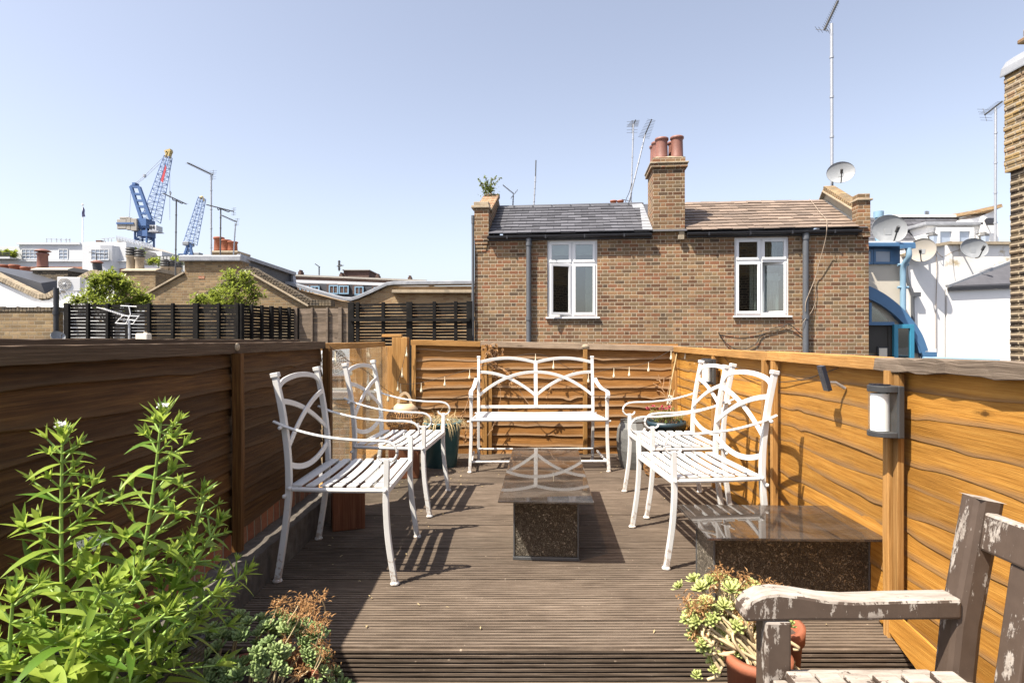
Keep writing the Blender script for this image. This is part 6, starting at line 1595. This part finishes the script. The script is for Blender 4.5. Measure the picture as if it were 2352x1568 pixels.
for k in range(600):
    cx, cy, r = random.choice(((322, 584, 9), (360, 600, 7), (398, 600, 6), (415, 598, 8), (345, 602, 5))); leaf(lv, at(random.gauss(cx, r * .5), random.gauss(cy, r * .5), Yr - 1 + random.uniform(-.5, .5)), (random.gauss(0, 1), random.gauss(0, 1), random.gauss(.5, 1)), (0, 0, 1), 0.42, 0.22, 0.3, 0.2, 2)
lv.build('foliage', M['tree_leaf'], hp, True)
# dark brick mansion block
Ym = 70.0
t = thing('apartment_block', 'dark brick apartment block with dormer windows on the skyline', 'building', at(820, 778, Ym), 0)
solid('wall', [(668, zg), (668, 632), (690, 632), (980, 645), (980, zg)], Ym, 10, 'brick_dark', t)
solid('roof', [(664, 700), (664, 648), (980, 664), (980, 700)], Ym - 1.0, 0.9, 'slate_dark', t)
m = MB(); m.bar([at(668, 646, Ym - 0.6), at(985, 657, Ym - 0.6)], 0.8, 0.35); m.build('cornice', M['white_far'], t, True)
m = MB(); m.bar([at(668, 632, Ym - 0.1), at(980, 645, Ym - 0.1)], 0.4, 0.2); m.build('coping', M['concrete'], t, True)
for x0, x1, y0, y1 in ((690, 709, 658, 670), (715, 733, 658, 674), (757, 776, 656, 674), (780, 800, 657, 674), (816, 834, 659, 676), (860, 877, 661, 678), (902, 920, 662, 678), (926, 944, 662, 678)):
    a, b = at(x0 - 2, y1, Ym - 1.0), at(x1 + 2, y0 - 3, Ym - 1.0); m = MB(); m.bx(a.x, b.x, Ym - 1.75, Ym - 1.003, a.z, b.z); m.build('dormer', M['brick_dark'], t, True)
    fwin(t, x0, x1, y0, y1, Ym - 1.72, 2, 1, 'pale_blue_paint', 0, 0.14)
m = MB(); m.bx(X(778, Ym), X(838, Ym), Ym + 2, Ym + 6, Z(640, Ym), Z(617, Ym)); m.build('plant_room', M['brick_dark'], t, True); m = MB(); m.bx(X(776, Ym), X(840, Ym), Ym + 1.8, Ym + 6.2, Z(617, Ym) + 0.01, Z(615, Ym)); m.build('coping', M['concrete'], t, True)
for px, yt in ((681, 616), (777, 622), (862, 625), (937, 629)):
    m = MB(); w = 4.0; m.bx(X(px - w, Ym), X(px + w, Ym), Ym + 1, Ym + 2, Z(645, Ym), Z(yt + 5, Ym)); m.bx(X(px - w * .6, Ym), X(px + w * .6, Ym), Ym + 1.1, Ym + 1.9, Z(yt + 5, Ym) + .01, Z(yt + 1, Ym)); m.build('chimney', M['brick_dark'], t, True, bevel=0.05)
aerial('aerial', 'slim pole aerial with a ringed base on the dark brick block', at(779, 622, Ym + 1), at(779, 598, Ym + 1), at(777, 612, Ym), at(784, 609, Ym + 2), 4, 0.7, 'aerial_dark', 0.12, r_el=0.04)
aerial('aerial', 'small bent aerial on the roof of the dark brick block', at(733, 632, Ym), at(733, 612, Ym), at(724, 606, Ym), at(734, 613, Ym), 5, 0.6, 'aerial_dark', 0.07, r_el=0.04)

# ---------------------------------------------------------------- tower cranes
def lattice(mb, A, B_, w0, w1, n, r=0.10, br=0.05, up=(0, 1, 0)):
    A, B_ = V(A), V(B_); d = (B_ - A).normalized(); s = d.cross(V(up)).normalized(); u = s.cross(d)
    def cor(i):
        t = i / n; w = lerp(w0, w1, t) / 2; c = A.lerp(B_, t); return [c + s * a * w + u * b * w for a, b in ((-1, -1), (1, -1), (1, 1), (-1, 1))]
    for k in range(4): mb.bar([cor(0)[k], cor(n)[k]], r * 2, r * 2, (0.3, 1, 0.2))
    for i in range(n):
        a, b = cor(i), cor(i + 1)
        for k in range(4):
            j = (k + 1) % 4; mb.bar([a[k], b[j]] if (i + k) % 2 else [a[j], b[k]], br * 2, br * 2, (0.3, 1, 0.2)); mb.bar([b[k], b[j]], br * 2, br * 2, (0.3, 1, 0.2))
Yk = 110.0; K = lambda px, py, dy=0.0: at(px, py, Yk + dy)
t = thing('tower_crane', 'large blue luffing tower crane with concrete counterweights and red banner', 'crane', V((X(332, Yk), Yk, -4)), 0, 'blue tower cranes')
m = MB(); lattice(m, (X(332, Yk), Yk, -4), K(332, 520), 2.2, 2.2, 22, 0.13, 0.07); m.build('mast', M['crane_blue'], t, True)
m = MB(); lattice(m, K(347, 507), K(386, 360), 2.3, 1.0, 17, 0.055, 0.026); m.build('jib', M['crane_pale'], t, True)
m = MB(); m.bar([K(320, 430, -1), K(347, 505, -1)], 0.5, 0.5, (0, 1, 0)); m.bar([K(301, 428, -1), K(326, 505, -1)], 0.5, 0.5, (0, 1, 0)); m.bar([K(320, 430, 1), K(347, 505, 1)], 0.5, 0.5, (0, 1, 0)); m.bar([K(301, 428, 1), K(326, 505, 1)], 0.5, 0.5, (0, 1, 0))
for f in (0.0, 0.22, 0.42, 0.6, 0.8): m.bar([K(lerp(301, 326, f), lerp(429, 505, f), -1), K(lerp(320, 347, f), lerp(430, 505, f), -1)], 0.4, 0.4, (0, 1, 0))
m.bar([K(301, 429), K(311, 424)], 0.4, 0.4, (0, 1, 0)); m.bar([K(320, 431), K(311, 424)], 0.4, 0.4, (0, 1, 0)); m.bx(K(308, 0).x, K(315, 0).x, Yk - .6, Yk + .6, K(0, 427).z, K(0, 421).z); m.build('a_frame', M['crane_blue'], t, True)
m = MB(); m.bx(K(326, 0).x, K(346, 0).x, Yk - 1.4, Yk + 1.4, K(0, 522).z, K(0, 505).z); m.bx(K(292, 0).x, K(350, 0).x, Yk - 1.2, Yk + 1.2, K(0, 526).z, K(0, 522).z); m.bx(K(324, 0).x, K(348, 0).x, Yk - 1.3, Yk + 1.3, K(0, 545).z, K(0, 532).z); m.build('slewing_deck', M['crane_blue'], t, True)
m = MB()
for x0, x1, y0, y1 in ((283, 304, 508, 530), (304.4, 314, 504, 532), (314.4, 328, 506, 534), (289, 310, 502.5, 507.6)): m.bx(K(x0, 0).x, K(x1, 0).x, Yk - 1.8, Yk - 1.21 if y0 > 503 else Yk + 1, K(0, y1).z, K(0, y0).z)
m.build('counterweight', M['concrete'], t, True, bevel=0.08); m = MB(); m.bx(K(283, 0).x, K(322, 0).x, Yk - 1.95, Yk - 1.81, K(0, 519).z, K(0, 515.5).z); m.build('banner_strip', M['crane_blue'], t, True)
m = MB(); m.bx(K(352, 0).x, K(368, 0).x, Yk - 1.2, Yk + 0.8, K(0, 533).z, K(0, 520).z); m.bx(K(346, 0).x, K(372, 0).x, Yk - 1.2, Yk + 0.8, K(0, 535).z, K(0, 533.4).z); cb = m.build('cab', M['white_far'], t, True, bevel=0.1); m = MB(); m.bx(K(353, 0).x, K(358, 0).x, Yk - 1.28, Yk - 1.21, K(0, 529).z, K(0, 521).z); m.bx(K(360, 0).x, K(364, 0).x, Yk - 1.28, Yk - 1.21, K(0, 528).z, K(0, 521).z); m.build('cab_window', M['black_plastic'], t, True)
m = MB(); m.prism([K(369, 415, -1.3), K(374, 420, -1.3), K(382, 386, -1.3), K(380, 378, -1.3)], (0, 0.06, 0)); m.build('banner', M['crane_red'], t, True)
m = MB(); m.lathe([(0.001, -0.3), (0.45, -0.3), (0.45, 0.3), (0.001, 0.3)], K(390, 349), 14, R(PI / 2, 'X')); m.bar([K(382, 362), K(386, 349)], 0.25, 0.9, (0, 1, 0)); m.bar([K(388, 363), K(392, 349)], 0.25, 0.9, (0, 1, 0)); m.bar([K(381, 350), K(394, 346)], 0.5, 0.9, (0, 1, 0)); m.build('jib_head', M['crane_yellow'], t, True)
m = MB()
for a, b in ((K(311, 421), K(332, 404)), (K(332, 404), K(384, 352)), (K(335, 406), K(378, 366)), (K(311, 424), K(335, 407)), (K(390, 350), K(390, 440)), (K(390, 448), K(390, 505)), (K(301, 428), K(297, 505))): m.tube([a, b], 0.045, 4, (0.1, 1, 0))
m.bx(K(330, 0).x, K(334, 0).x, Yk - .3, Yk + .3, K(0, 407).z, K(0, 401).z); m.prism([K(388, 442), K(390, 438), K(392, 442), K(390, 449)], (0, 0.3, 0)); m.build('cable', M['galvanised'], t, True)
Yk = 150.0
t = thing('tower_crane', 'smaller distant blue crane jib rising behind the brick building', 'crane', V((X(432, Yk), Yk, -4)), 0, 'blue tower cranes')
m = MB(); lattice(m, K(437, 560), K(464, 455), 2.3, 1.3, 14, 0.07, 0.032); m.build('jib', M['crane_pale'], t, True)
m = MB(); lattice(m, (X(430, Yk), Yk, -4), K(430, 585), 2.8, 2.8, 14, 0.14, 0.08); m.build('mast', M['crane_blue'], t, True)
m = MB(); m.bar([K(424, 585, -1), K(433, 560, -1)], 0.5, 0.5, (0, 1, 0)); m.bar([K(442, 588, -1), K(436, 560, -1)], 0.5, 0.5, (0, 1, 0)); m.bar([K(426, 586, -1), K(442, 565, -1)], 0.3, 0.3, (0, 1, 0)); m.bar([K(441, 586, -1), K(430, 568, -1)], 0.3, 0.3, (0, 1, 0)); m.build('a_frame', M['crane_blue'], t, True)
m = MB(); m.bx(K(426, 0).x, K(440, 0).x, Yk - 1.5, Yk + 1.5, K(0, 565).z, K(0, 557).z); m.bx(K(447, 0).x, K(462, 0).x, Yk - 1, Yk + 1, K(0, 589).z, K(0, 581).z); m.build('winch', M['dish_grey'], t, True, bevel=0.1)
m = MB(); m.tube([K(461, 452), K(467, 455), K(468, 462)], 0.25, 6, (0, 1, 0)); m.ball(K(463, 454), 0.5); m.build('jib_head', M['crane_yellow'], t, True)

# ================================================================ right hand side
Yq = 12.9
t = thing('blue_bay', 'cream walled bay with blue roof edge, blue window and arched blue glazing', 'building', at(2030, 778, Yq), 0)
m = MB(); m.bx(X(1975, Yq), X(2068, Yq), Yq, Yq + 3, -4, Z(607, Yq)); m.build('wall', M['cream_wall'], t, True)
m = MB(); m.bx(X(1975, Yq), X(2066, Yq), Yq - 0.02, Yq + 3, Z(607, Yq) + 0.001, Z(570, Yq)); m.build('upper_wall', M['blue_paint'], t, True)
def bluewin(x0, x1, y0, y1, Y, mat='blue_paint', k=0.05):
    a, b = at(x0, y1, Y), at(x1, y0, Y); f = MB()
    f.bx(a.x, a.x + k, Y - 0.06, Y - 0.022, a.z, b.z); f.bx(b.x - k, b.x, Y - 0.06, Y - 0.022, a.z, b.z); f.bx(a.x + k, b.x - k, Y - 0.06, Y - 0.022, a.z, a.z + k); f.bx(a.x + k, b.x - k, Y - 0.06, Y - 0.022, b.z - k, b.z)
    o = f.build('window', M[mat], t, True); p = MB(); p.bx(a.x + k, b.x - k, Y - 0.05, Y - 0.03, a.z + k, b.z - k); p.v = [v - t.location for v in p.v]; p.build('pane', M['far_pane'], o)
bluewin(2003, 2046, 573, 607, Yq); bluewin(1978, 2002, 573, 607, Yq)
m = MB(); m.bx(X(1975, Yq), X(2085, Yq), Yq - 0.25, Yq + 3.0, Z(570, Yq) + 0.001, Z(561, Yq)); m.build('fascia', M['blue_paint'], t, True, bevel=0.01)
m = MB(); z0 = Z(561, Yq) + 0.003; m.prism([V((X(1975, Yq), Yq - 0.22, z0)), V((X(2082, Yq), Yq - 0.22, z0)), V((X(2070, Yq), Yq + 1.2, z0 + 0.22)), V((X(1975, Yq), Yq + 1.2, z0 + 0.26))], (0, 0, 0.03)); m.build('roof', M['white_wall'], t, True)
m = MB(); m.bar([at(2070, 566, Yq - .3), at(2100, 566, Yq - .3)], 0.09, 0.09); m.build('gutter', M['blue_paint'], t, True)
m = MB(); m.tube(spline([at(2086, 570, Yq - .3), at(2087, 590, Yq - .3), at(2075, 612, Yq - .15), at(2074, 640, Yq - .12), at(2074, 700, Yq - .12), at(2074, 800, Yq - .12)], 6), 0.06, 10, (0.1, 1, 0))
for py in (608, 660): m.tube([at(2074, py, Yq - .12) + V((-0.12, 0, 0)), at(2074, py, Yq - .12) + V((0.12, 0, 0))], 0.03, 8)
m.build('downpipe', M['pale_blue_paint'], t, True)
# arched glazed lean-to in front of the bay
Ya = 12.2
arc = [(1960, 655), (1990, 663), (2030, 684), (2070, 718), (2105, 764), (2122, 806)]
A = spline([at(px, py, Ya) for px, py in arc], 6)
m = MB(); wv = [(-0.0, 0.0)]
m.sweep([p + V((0, 0.5, 0)) for p in A], [(-0.55, -0.13), (0.55, -0.13), (0.55, 0.06), (-0.55, 0.06)], (0.6, 0, 1)); m.build('arched_roof', M['blue_paint'], t, True)
e = A[-1]; m = MB(); m.bx(e.x - 0.05, e.x + 0.22, Ya - 0.08, Ya + 1.0, e.z - 0.12, e.z - 0.02); m.build('gutter', M['blue_paint'], t, True)
m = MB(); P = [p + V((0, 0.10, -0.14)) for p in A] + [V((e.x, Ya + 0.10, -4)), V((A[0].x, Ya + 0.10, -4))]; m.prism(P, (0, 0.02, 0)); m.build('lower_wall', M['cream_wall'], t, True)
# shade inside the door painted as a dark slab; frame, blue transom, open casement
m = MB(); m.prism([at(1975, 810, Ya), at(2043, 810, Ya), at(2043, 745, Ya), at(1975, 745, Ya)], (0, 0.06, 0)); m.build('door_dark_slab', M['dark_room'], t, True)
m = MB(); m.prism([at(1975, 740, Ya - .01), at(2043, 741, Ya - .01), at(2040, 733, Ya - .01), at(2020, 714, Ya - .01), at(1998, 697, Ya - .01), at(1975, 688, Ya - .01)], (0, 0.06, 0)); m.build('fanlight', M['window_glass'], t, True)
m = MB(); m.bar([at(1975, 743, Ya - .05), at(2052, 743, Ya - .05)], 0.08, 0.07); m.bar([p + V((0, -0.02, -0.17)) for p in A[4:]], 0.08, 0.07); m.bar([at(1998, 695, Ya - .04), at(1998, 742, Ya - .04)], 0.05, 0.05, (0, 1, 0)); m.build('glazing_bar', M['blue_paint'], t, True)
m = MB(); c0_, c1_, yb_, yt_ = X(2044, Ya), X(2090, Ya), Z(840, Ya), Z(745, Ya)
def leafdoor(mb, k, y0, y1):
    mb.bx(c0_, c0_ + k, y0, y1, yb_, yt_); mb.bx(c1_ - k, c1_, y0, y1, yb_, yt_); mb.bx(c0_ + k, c1_ - k, y0, y1, yt_ - k, yt_); mb.bx(c0_ + k, c1_ - k, y0, y1, yb_, yb_ + k)
leafdoor(m, 0.085, Ya - 0.14, Ya - 0.07); cs = m.build('casement', M['teal_paint'], t, True, bevel=0.006)
m = MB(); m.bx(c0_ + .085, c1_ - .085, Ya - 0.11, Ya - 0.10, yb_ + .085, yt_ - .085); m.v = [v - t.location for v in m.v]; m.build('pane', M['window_glass'], cs)
m = MB(); m.bx(c0_ - .05, c1_ + .02, Ya - 0.03, Ya + 0.06, yb_, yt_); m.build('casement_dark_slab', M['dark_room'], t, True)  # thin dark slab, painted in for the shade behind the casement
m = MB(); a, b = at(2015, 812, Ya - .02), at(2040, 796, Ya - .02); m.bx(a.x, b.x, Ya - .03, Ya - .004, a.z - .2, b.z); m.build('picture_frame', M['black_plastic'], t, True); m = MB(); m.bx(a.x + .03, b.x - .03, Ya - .036, Ya - .031, a.z - .2, b.z - .03); m.build('picture', M['curtain'], t, True)
t = thing('flue_pipe', 'pale blue vent pipe standing on the blue edged bay roof', 'pipe', at(2018, 545, Yq + 0.6))
m = MB(); m.tube([at(2018, 556, Yq + .6), at(2018, 494, Yq + .6)], 0.075, 12, (.1, 1, 0)); m.tube([at(2018, 500, Yq + .6), at(2018, 486, Yq + .6)], 0.105, 12, (.1, 1, 0)); m.build('pipe', M['pale_blue_paint'], t, True)
dish('large grey dish on the blue edged bay, beside the blue vent pipe', 2043, 526, 12.9, 38, -0.15, 0.12, pole=at(2040, 556, 13.4))
# white stucco building
Yv = 14.0
t = thing('white_building', 'white stucco building with a grey slate lean to at the right', 'building', at(2200, 778, Yv), 0)
m = MB(); m.prism([at(2066, zg, Yv), at(2170, zg, Yv), at(2170, 562, Yv), at(2140, 567, Yv), at(2066, 590, Yv)], (0, 3, 0)); m.build('wall', M['white_wall'], t, True)
Yv2 = 14.7; m = MB(); m.bx(X(2176, Yv) , X(2400, Yv2), Yv2, Yv2 + 2.3, -4, Z(563, Yv2)); m.build('upper_wall', M['white_wall_worn'], t, True)
m = MB(); m.bar([at(2066, 588, Yv + .05), at(2140, 565, Yv + .05), at(2176, 559, Yv + .05)], 0.32, 0.07); m.bar([at(2172, 560, Yv2 + .05), at(2400, 560, Yv2 + .05)], 0.3, 0.07); m.build('coping', M['stone'], t, True)
m = MB(); m.bx(X(2174, Yv), X(2400, Yv), Yv - 0.02, Yv2 - 0.01, -4, Z(664, Yv)); m.build('wall', M['white_wall'], t, True)
m = MB(); m.prism([at(2178, 661, Yv - .045), at(2400, 652, Yv - .045), at(2400, 600, Yv2 - .02), at(2318, 606, Yv2 - .02)], (0, 0, 0.05)); m.build('lean_to_roof', M['slate_grey'], t, True)
m = MB(); m.bar([at(2178, 664, Yv - .065), at(2400, 655, Yv - .065)], 0.07, 0.08); m.build('gutter', M['black_plastic'], t, True)
m = MB(); m.bar([at(2176, 657, Yv - .03), at(2316, 603, Yv2 - .06)], 0.09, 0.06); m.build('flashing', M['lead'], t, True)
m = MB(); m.tube(spline([at(2080, 600, Yv - .06), at(2082, 630, Yv - .06), at(2088, 655, Yv - .06), at(2095, 672, Yv - .08), at(2096, 700, Yv - .06), at(2097, 740, Yv - .06)], 5), 0.04, 8, (.1, 1, 0)); m.bx(X(2090, Yv), X(2106, Yv), Yv - .14, Yv - .02, Z(682, Yv), Z(672, Yv)); m.build('downpipe', M['grey_plastic'], t, True)
t2 = thing('wall_wire', 'thin pale wires running down the white stucco wall', 'cable', at(2150, 600, Yv - .02)); m = MB(); m.tube(spline([at(2130, 580, Yv - .03), at(2144, 575, Yv - .03), at(2152, 600, Yv - .03), at(2150, 700, Yv - .03), at(2150, 800, Yv - .03)], 5), 0.008, 5, (.1, 1, 0)); m.tube(spline([at(2150, 575, Yv - .03), at(2165, 590, Yv - .03), at(2185, 580, Yv2 - .05), at(2210, 572, Yv2 - .05)], 5), 0.008, 5, (.1, 1, 0)); m.build('wire', M['tan_cable'], t2, True)
dish('mesh dish turned sideways on the white stucco wall', 2118, 574, 13.7, 27, -0.75, 0.10, 'concrete', 1.0, pole=at(2134, 585, 14.0))
dish('grey dish bracketed to the peeling white wall above the lean to', 2238, 570, 14.3, 30, -0.1, 0.18, squash=0.80, pole=at(2205, 572, 14.7))
t2 = thing('blue_rail', 'pale blue handrail just above the weathered fence rail', 'rail', at(2200, 825, 11)); m = MB(); m.tube([at(2120, 822, 11), at(2295, 827, 11)], 0.025, 8); m.tube([at(2190, 824, 11), at(2190, 1000, 11)], 0.02, 8); m.build('rail', M['pale_blue_paint'], t2, True)
# mansard behind
Yn = 16.8
t = thing('mansard_house', 'grey slate mansard roof with a white dormer above the stucco wall', 'house', at(2180, 778, Yn), 0)
m = MB(); m.bx(X(1990, Yn), X(2400, Yn), Yn, Yn + 4, -4, Z(575, Yn)); m.build('wall', M['white_wall'], t, True)
m = MB(); z0 = Z(574, Yn); m.prism([V((X(1990, Yn), Yn - .02, z0)), V((X(1990, Yn), Yn + 1.0, Z(500, Yn + 1.0))), V((X(1990, Yn), Yn + 4, Z(500, Yn + 1.0))), V((X(1990, Yn), Yn + 4, z0))], (X(2262, Yn) - X(1990, Yn), 0, 0)); m.build('roof', M['slate_dark'], t, True)
sr = MB(); n = 9
for r in range(n):
    a, b = r / n, (r + 1.15) / n; f = lambda q: V((0, Yn + 1.02 * min(q, 1), lerp(z0, Z(500, Yn + 1.0), min(q, 1)))); x = X(1990, Yn) - (r % 2) * 0.17
    while x < X(2255, Yn):
        sr.tint = random.uniform(0.2, 0.9); p, q = f(a), f(b); sr.add([(x + .005, p.y - .05, p.z), (x + .335, p.y - .05, p.z), (x + .335, q.y - .03, q.z), (x + .005, q.y - .03, q.z)], [(0, 1, 2, 3)]); x += 0.34
sr.build('slate_course', M['slate_grey'], t, True)
m = MB(); m.bx(X(2040, Yn + 1), X(2262, Yn + 1), Yn + 0.9, Yn + 4.1, Z(500, Yn + 1) + .002, Z(495, Yn + 1)); m.build('ridge_flashing', M['white_wall'], t, True)
m = MB(); m.bx(X(2118, Yn), X(2236, Yn), Yn - 0.2, Yn + 1.5, Z(585, Yn), Z(522, Yn)); dm = m.build('dormer', M['white_wall'], t, True)
m = MB(); m.bx(X(2108, Yn), X(2240, Yn), Yn - 0.3, Yn + 1.6, Z(522, Yn) + .002, Z(514, Yn)); m.build('dormer_roof', M['lead'], t, True, bevel=0.02)
fwin(t, 2150, 2186, 528, 575, Yn - 0.2, 1, 1, 'upvc', 0, 0.10); fwin(t, 2194, 2228, 528, 575, Yn - 0.2, 1, 1, 'upvc', 0, 0.10)
m = MB(); m.prism([V((X(2240, Yn) , Yn - .3, z0)), V((X(2240, Yn), Yn + 1.8, Z(478, Yn + 1.8))), V((X(2240, Yn), Yn + 3, Z(478, Yn + 1.8))), V((X(2240, Yn), Yn + 3, z0))], (0.45, 0, 0)) if False else m.prism([at(2252, 580, Yn - .3), at(2296, 580, Yn - .3), at(2288, 480, Yn - .3), at(2254, 497, Yn - .3)], (0, 4, 0)); m.build('party_wall', M['white_wall'], t, True)
m = MB(); m.bar([at(2188, 497, Yn + 1.6), at(2254, 486, Yn - .3), at(2290, 475, Yn - .3)], 0.36, 0.09); m.build('coping', M['brick_warm'], t, True)
for px in (2142, 2260):
    l = thing('wall_lantern', 'old wall lantern by the dormer, ' + ('on its left cheek' if px < 2200 else 'next to the white party wall'), 'wall lamp', at(px, 550, Yn - .45), 0, 'dormer lanterns')
    q = at(px, 550, Yn - .45); m = MB(); m.lathe([(0.10, -0.17), (0.13, 0.10), (0.14, 0.11), (0.05, 0.2), (0.001, 0.22)], q, 6, None, False); m.tube([q + V((0, 0, 0.2)), q + V((0, 0.25, 0.2))], 0.015, 6); m.build('case', M['aerial_dark'], l, True); m = MB(); m.lathe([(0.085, -0.15), (0.112, 0.08)], q + V((0, -0.03, 0)), 6, None, False); m.build('lantern_glass', M['far_pane'], l, True)
for px, py, c in ((2250, 505, 'white'), (2270, 525, 'x')):
    pass
t2 = thing('floodlight', 'small black floodlight on the white party wall beside the aerial pole', 'floodlight', at(2272, 508, Yn - .6)); q = at(2276, 509, Yn - .5); m = MB(); m.box(q, (0.24, 0.10, 0.18), R(-.5, 'X')); m.tube([q, q + V((0.0, 0.25, 0.05))], 0.02, 6); m.build('lamp_head', M['black_plastic'], t2, True)
t2 = thing('rooftop_vane', 'tiny finned rod rising from the mansard ridge', 'aerial', at(2129, 498, Yn + 2), 0, 'television aerials on the roofs'); m = MB(); m.tube([at(2129, 500, Yn + 2), at(2129, 484, Yn + 2)], 0.012, 6, (.1, 1, 0))
for k in range(5): q = at(2129, 486 + 2.6 * k, Yn + 2); m.tube([q - V((0.07, 0, 0)), q + V((0.07, 0, 0))], 0.014, 5)
m.build('mast', M['aerial_dark'], t2, True)
# brick pier at the right edge: its long side face recedes to the corner we see
Yp = 6.3
t = thing('brick_pier', 'tall weathered brick chimney end filling the far right edge', 'chimney', at(2345, 830, Yp), 0)
zj = Z(396, Yp); xa, xu = X(2321, Yp), X(2313, Yp)
m = MB(); m.bx(xa, xa + 0.9, Yp - 2.2, Yp, -4, zj); m.build('stack', M['brick_pier'], t, True)
def ragged(z0, z1, xx, yy, amp, mat):
    m = MB(); z = math.ceil(z0 / 0.075) * 0.075; r = 0
    while z < z1 - 0.075:
        m.tint = random.random(); y = yy - 0.0
        L = 0.105 if r % 2 else 0.215
        for k in range(9):
            a = y - 0.006; b = y - L + 0.006; p = random.uniform(0.004, amp)
            m.bx(xx - p, xx + 0.03, b, a + (random.uniform(0.0, amp) if k == 0 else 0), z + random.uniform(.008, .012), z + random.uniform(.064, .068)); y -= L; L = 0.215 if L < 0.15 else 0.105
        z += 0.075; r += 1
    return m.build('brick_facing', M[mat], t, True, bevel=0.006)
ragged(0.0, zj, xa, Yp, 0.012, 'brick_pier')
m = MB(); m.bx(xu, xu + 1.0, Yp - 2.25, Yp + 0.03, zj + 0.001, Z(158, Yp)); m.build('upper_stack', M['brick_pier_pale'], t, True)
ragged(zj, Z(158, Yp), xu, Yp + 0.03, 0.014, 'brick_pier_pale')
m = MB(); x = X(2305, Yp); z = Z(176, Yp)
P = [V((x, 0, z)), V((x + 0.02, 0, z + 0.10)), V((x + 0.07, 0, z + 0.18)), V((x + 0.17, 0, z + 0.245)), V((x + 0.3, 0, z + 0.27)), V((x + 1.1, 0, z + 0.28)), V((x + 1.1, 0, z + 0.02)), V((x + 0.04, 0, z + 0.02))]
m.prism([p + V((0, Yp + 0.07, 0)) for p in P], (0, -2.4, 0)); m.build('lead_cap', M['lead'], t, True, bevel=0.02)
m = MB(); xx = X(2346, Yp); m.bx(xx, xx + 0.9, Yp - 2.0, Yp - 0.04, Z(150, Yp), Z(104, Yp)); m.bx(xx - 0.05, xx + 0.9, Yp - 2.0, Yp, Z(103.8, Yp), Z(94, Yp)); m.bx(xx - 0.01, xx + 0.9, Yp - 2.0, Yp - 0.03, Z(93.8, Yp), Z(72, Yp)); m.build('chimney_head', M['brick_pier_pale'], t, True, bevel=0.01)
# ================================================================ camera, sun, sky
cam = bpy.data.objects.new('camera', bpy.data.cameras.new('camera')); COL.objects.link(cam)
cam.location = (0, 0, CH); cam.rotation_euler = (PI / 2, 0, 0)
cam.data.sensor_width = 36; cam.data.lens = 36 * F / 2352
cam.data.shift_y = -(784 - HY) / 2352
cam.data.clip_start = 0.05; cam.data.clip_end = 6000
SC.camera = cam
sd = V((-0.52, -0.335, 1.0)).normalized()
sun = bpy.data.objects.new('sun', bpy.data.lights.new('sun', 'SUN')); COL.objects.link(sun)
sun.data.energy = 5.0; sun.data.angle = math.radians(0.53); sun.data.color = (1.0, 0.925, 0.81)
sun.rotation_euler = (-sd).to_track_quat('-Z', 'Y').to_euler()
wd = bpy.data.worlds.new('World'); SC.world = wd; wd.use_nodes = True
nt = wd.node_tree; nt.nodes.clear()
sky = nt.nodes.new('ShaderNodeTexSky'); sky.sky_type = 'NISHITA'; sky.sun_disc = False
sky.sun_elevation = math.asin(sd.z); sky.sun_rotation = math.atan2(sd.x, sd.y)
sky.air_density = 1.0; sky.dust_density = 2.0; sky.ozone_density = 1.0
bg = nt.nodes.new('ShaderNodeBackground'); bg.inputs['Strength'].default_value = 0.102
ow = nt.nodes.new('ShaderNodeOutputWorld')
hs = nt.nodes.new('ShaderNodeHueSaturation'); hs.inputs['Saturation'].default_value = 0.64
tn = nt.nodes.new('ShaderNodeMix'); tn.data_type = 'RGBA'; tn.blend_type = 'MULTIPLY'; tn.inputs[0].default_value = 1.0; tn.inputs[7].default_value = (1.0, 0.945, 0.985, 1)
nt.links.new(sky.outputs[0], tn.inputs[6]); nt.links.new(tn.outputs[2], hs.inputs['Color']); nt.links.new(hs.outputs[0], bg.inputs[0]); nt.links.new(bg.outputs[0], ow.inputs[0])
SC.view_settings.view_transform = 'Standard'; SC.view_settings.look = 'None'
SC.view_settings.exposure = 1.28; SC.view_settings.gamma = 1.0
SC.cycles.max_bounces = 8; SC.cycles.transparent_max_bounces = 16
SC.cycles.use_denoising = True
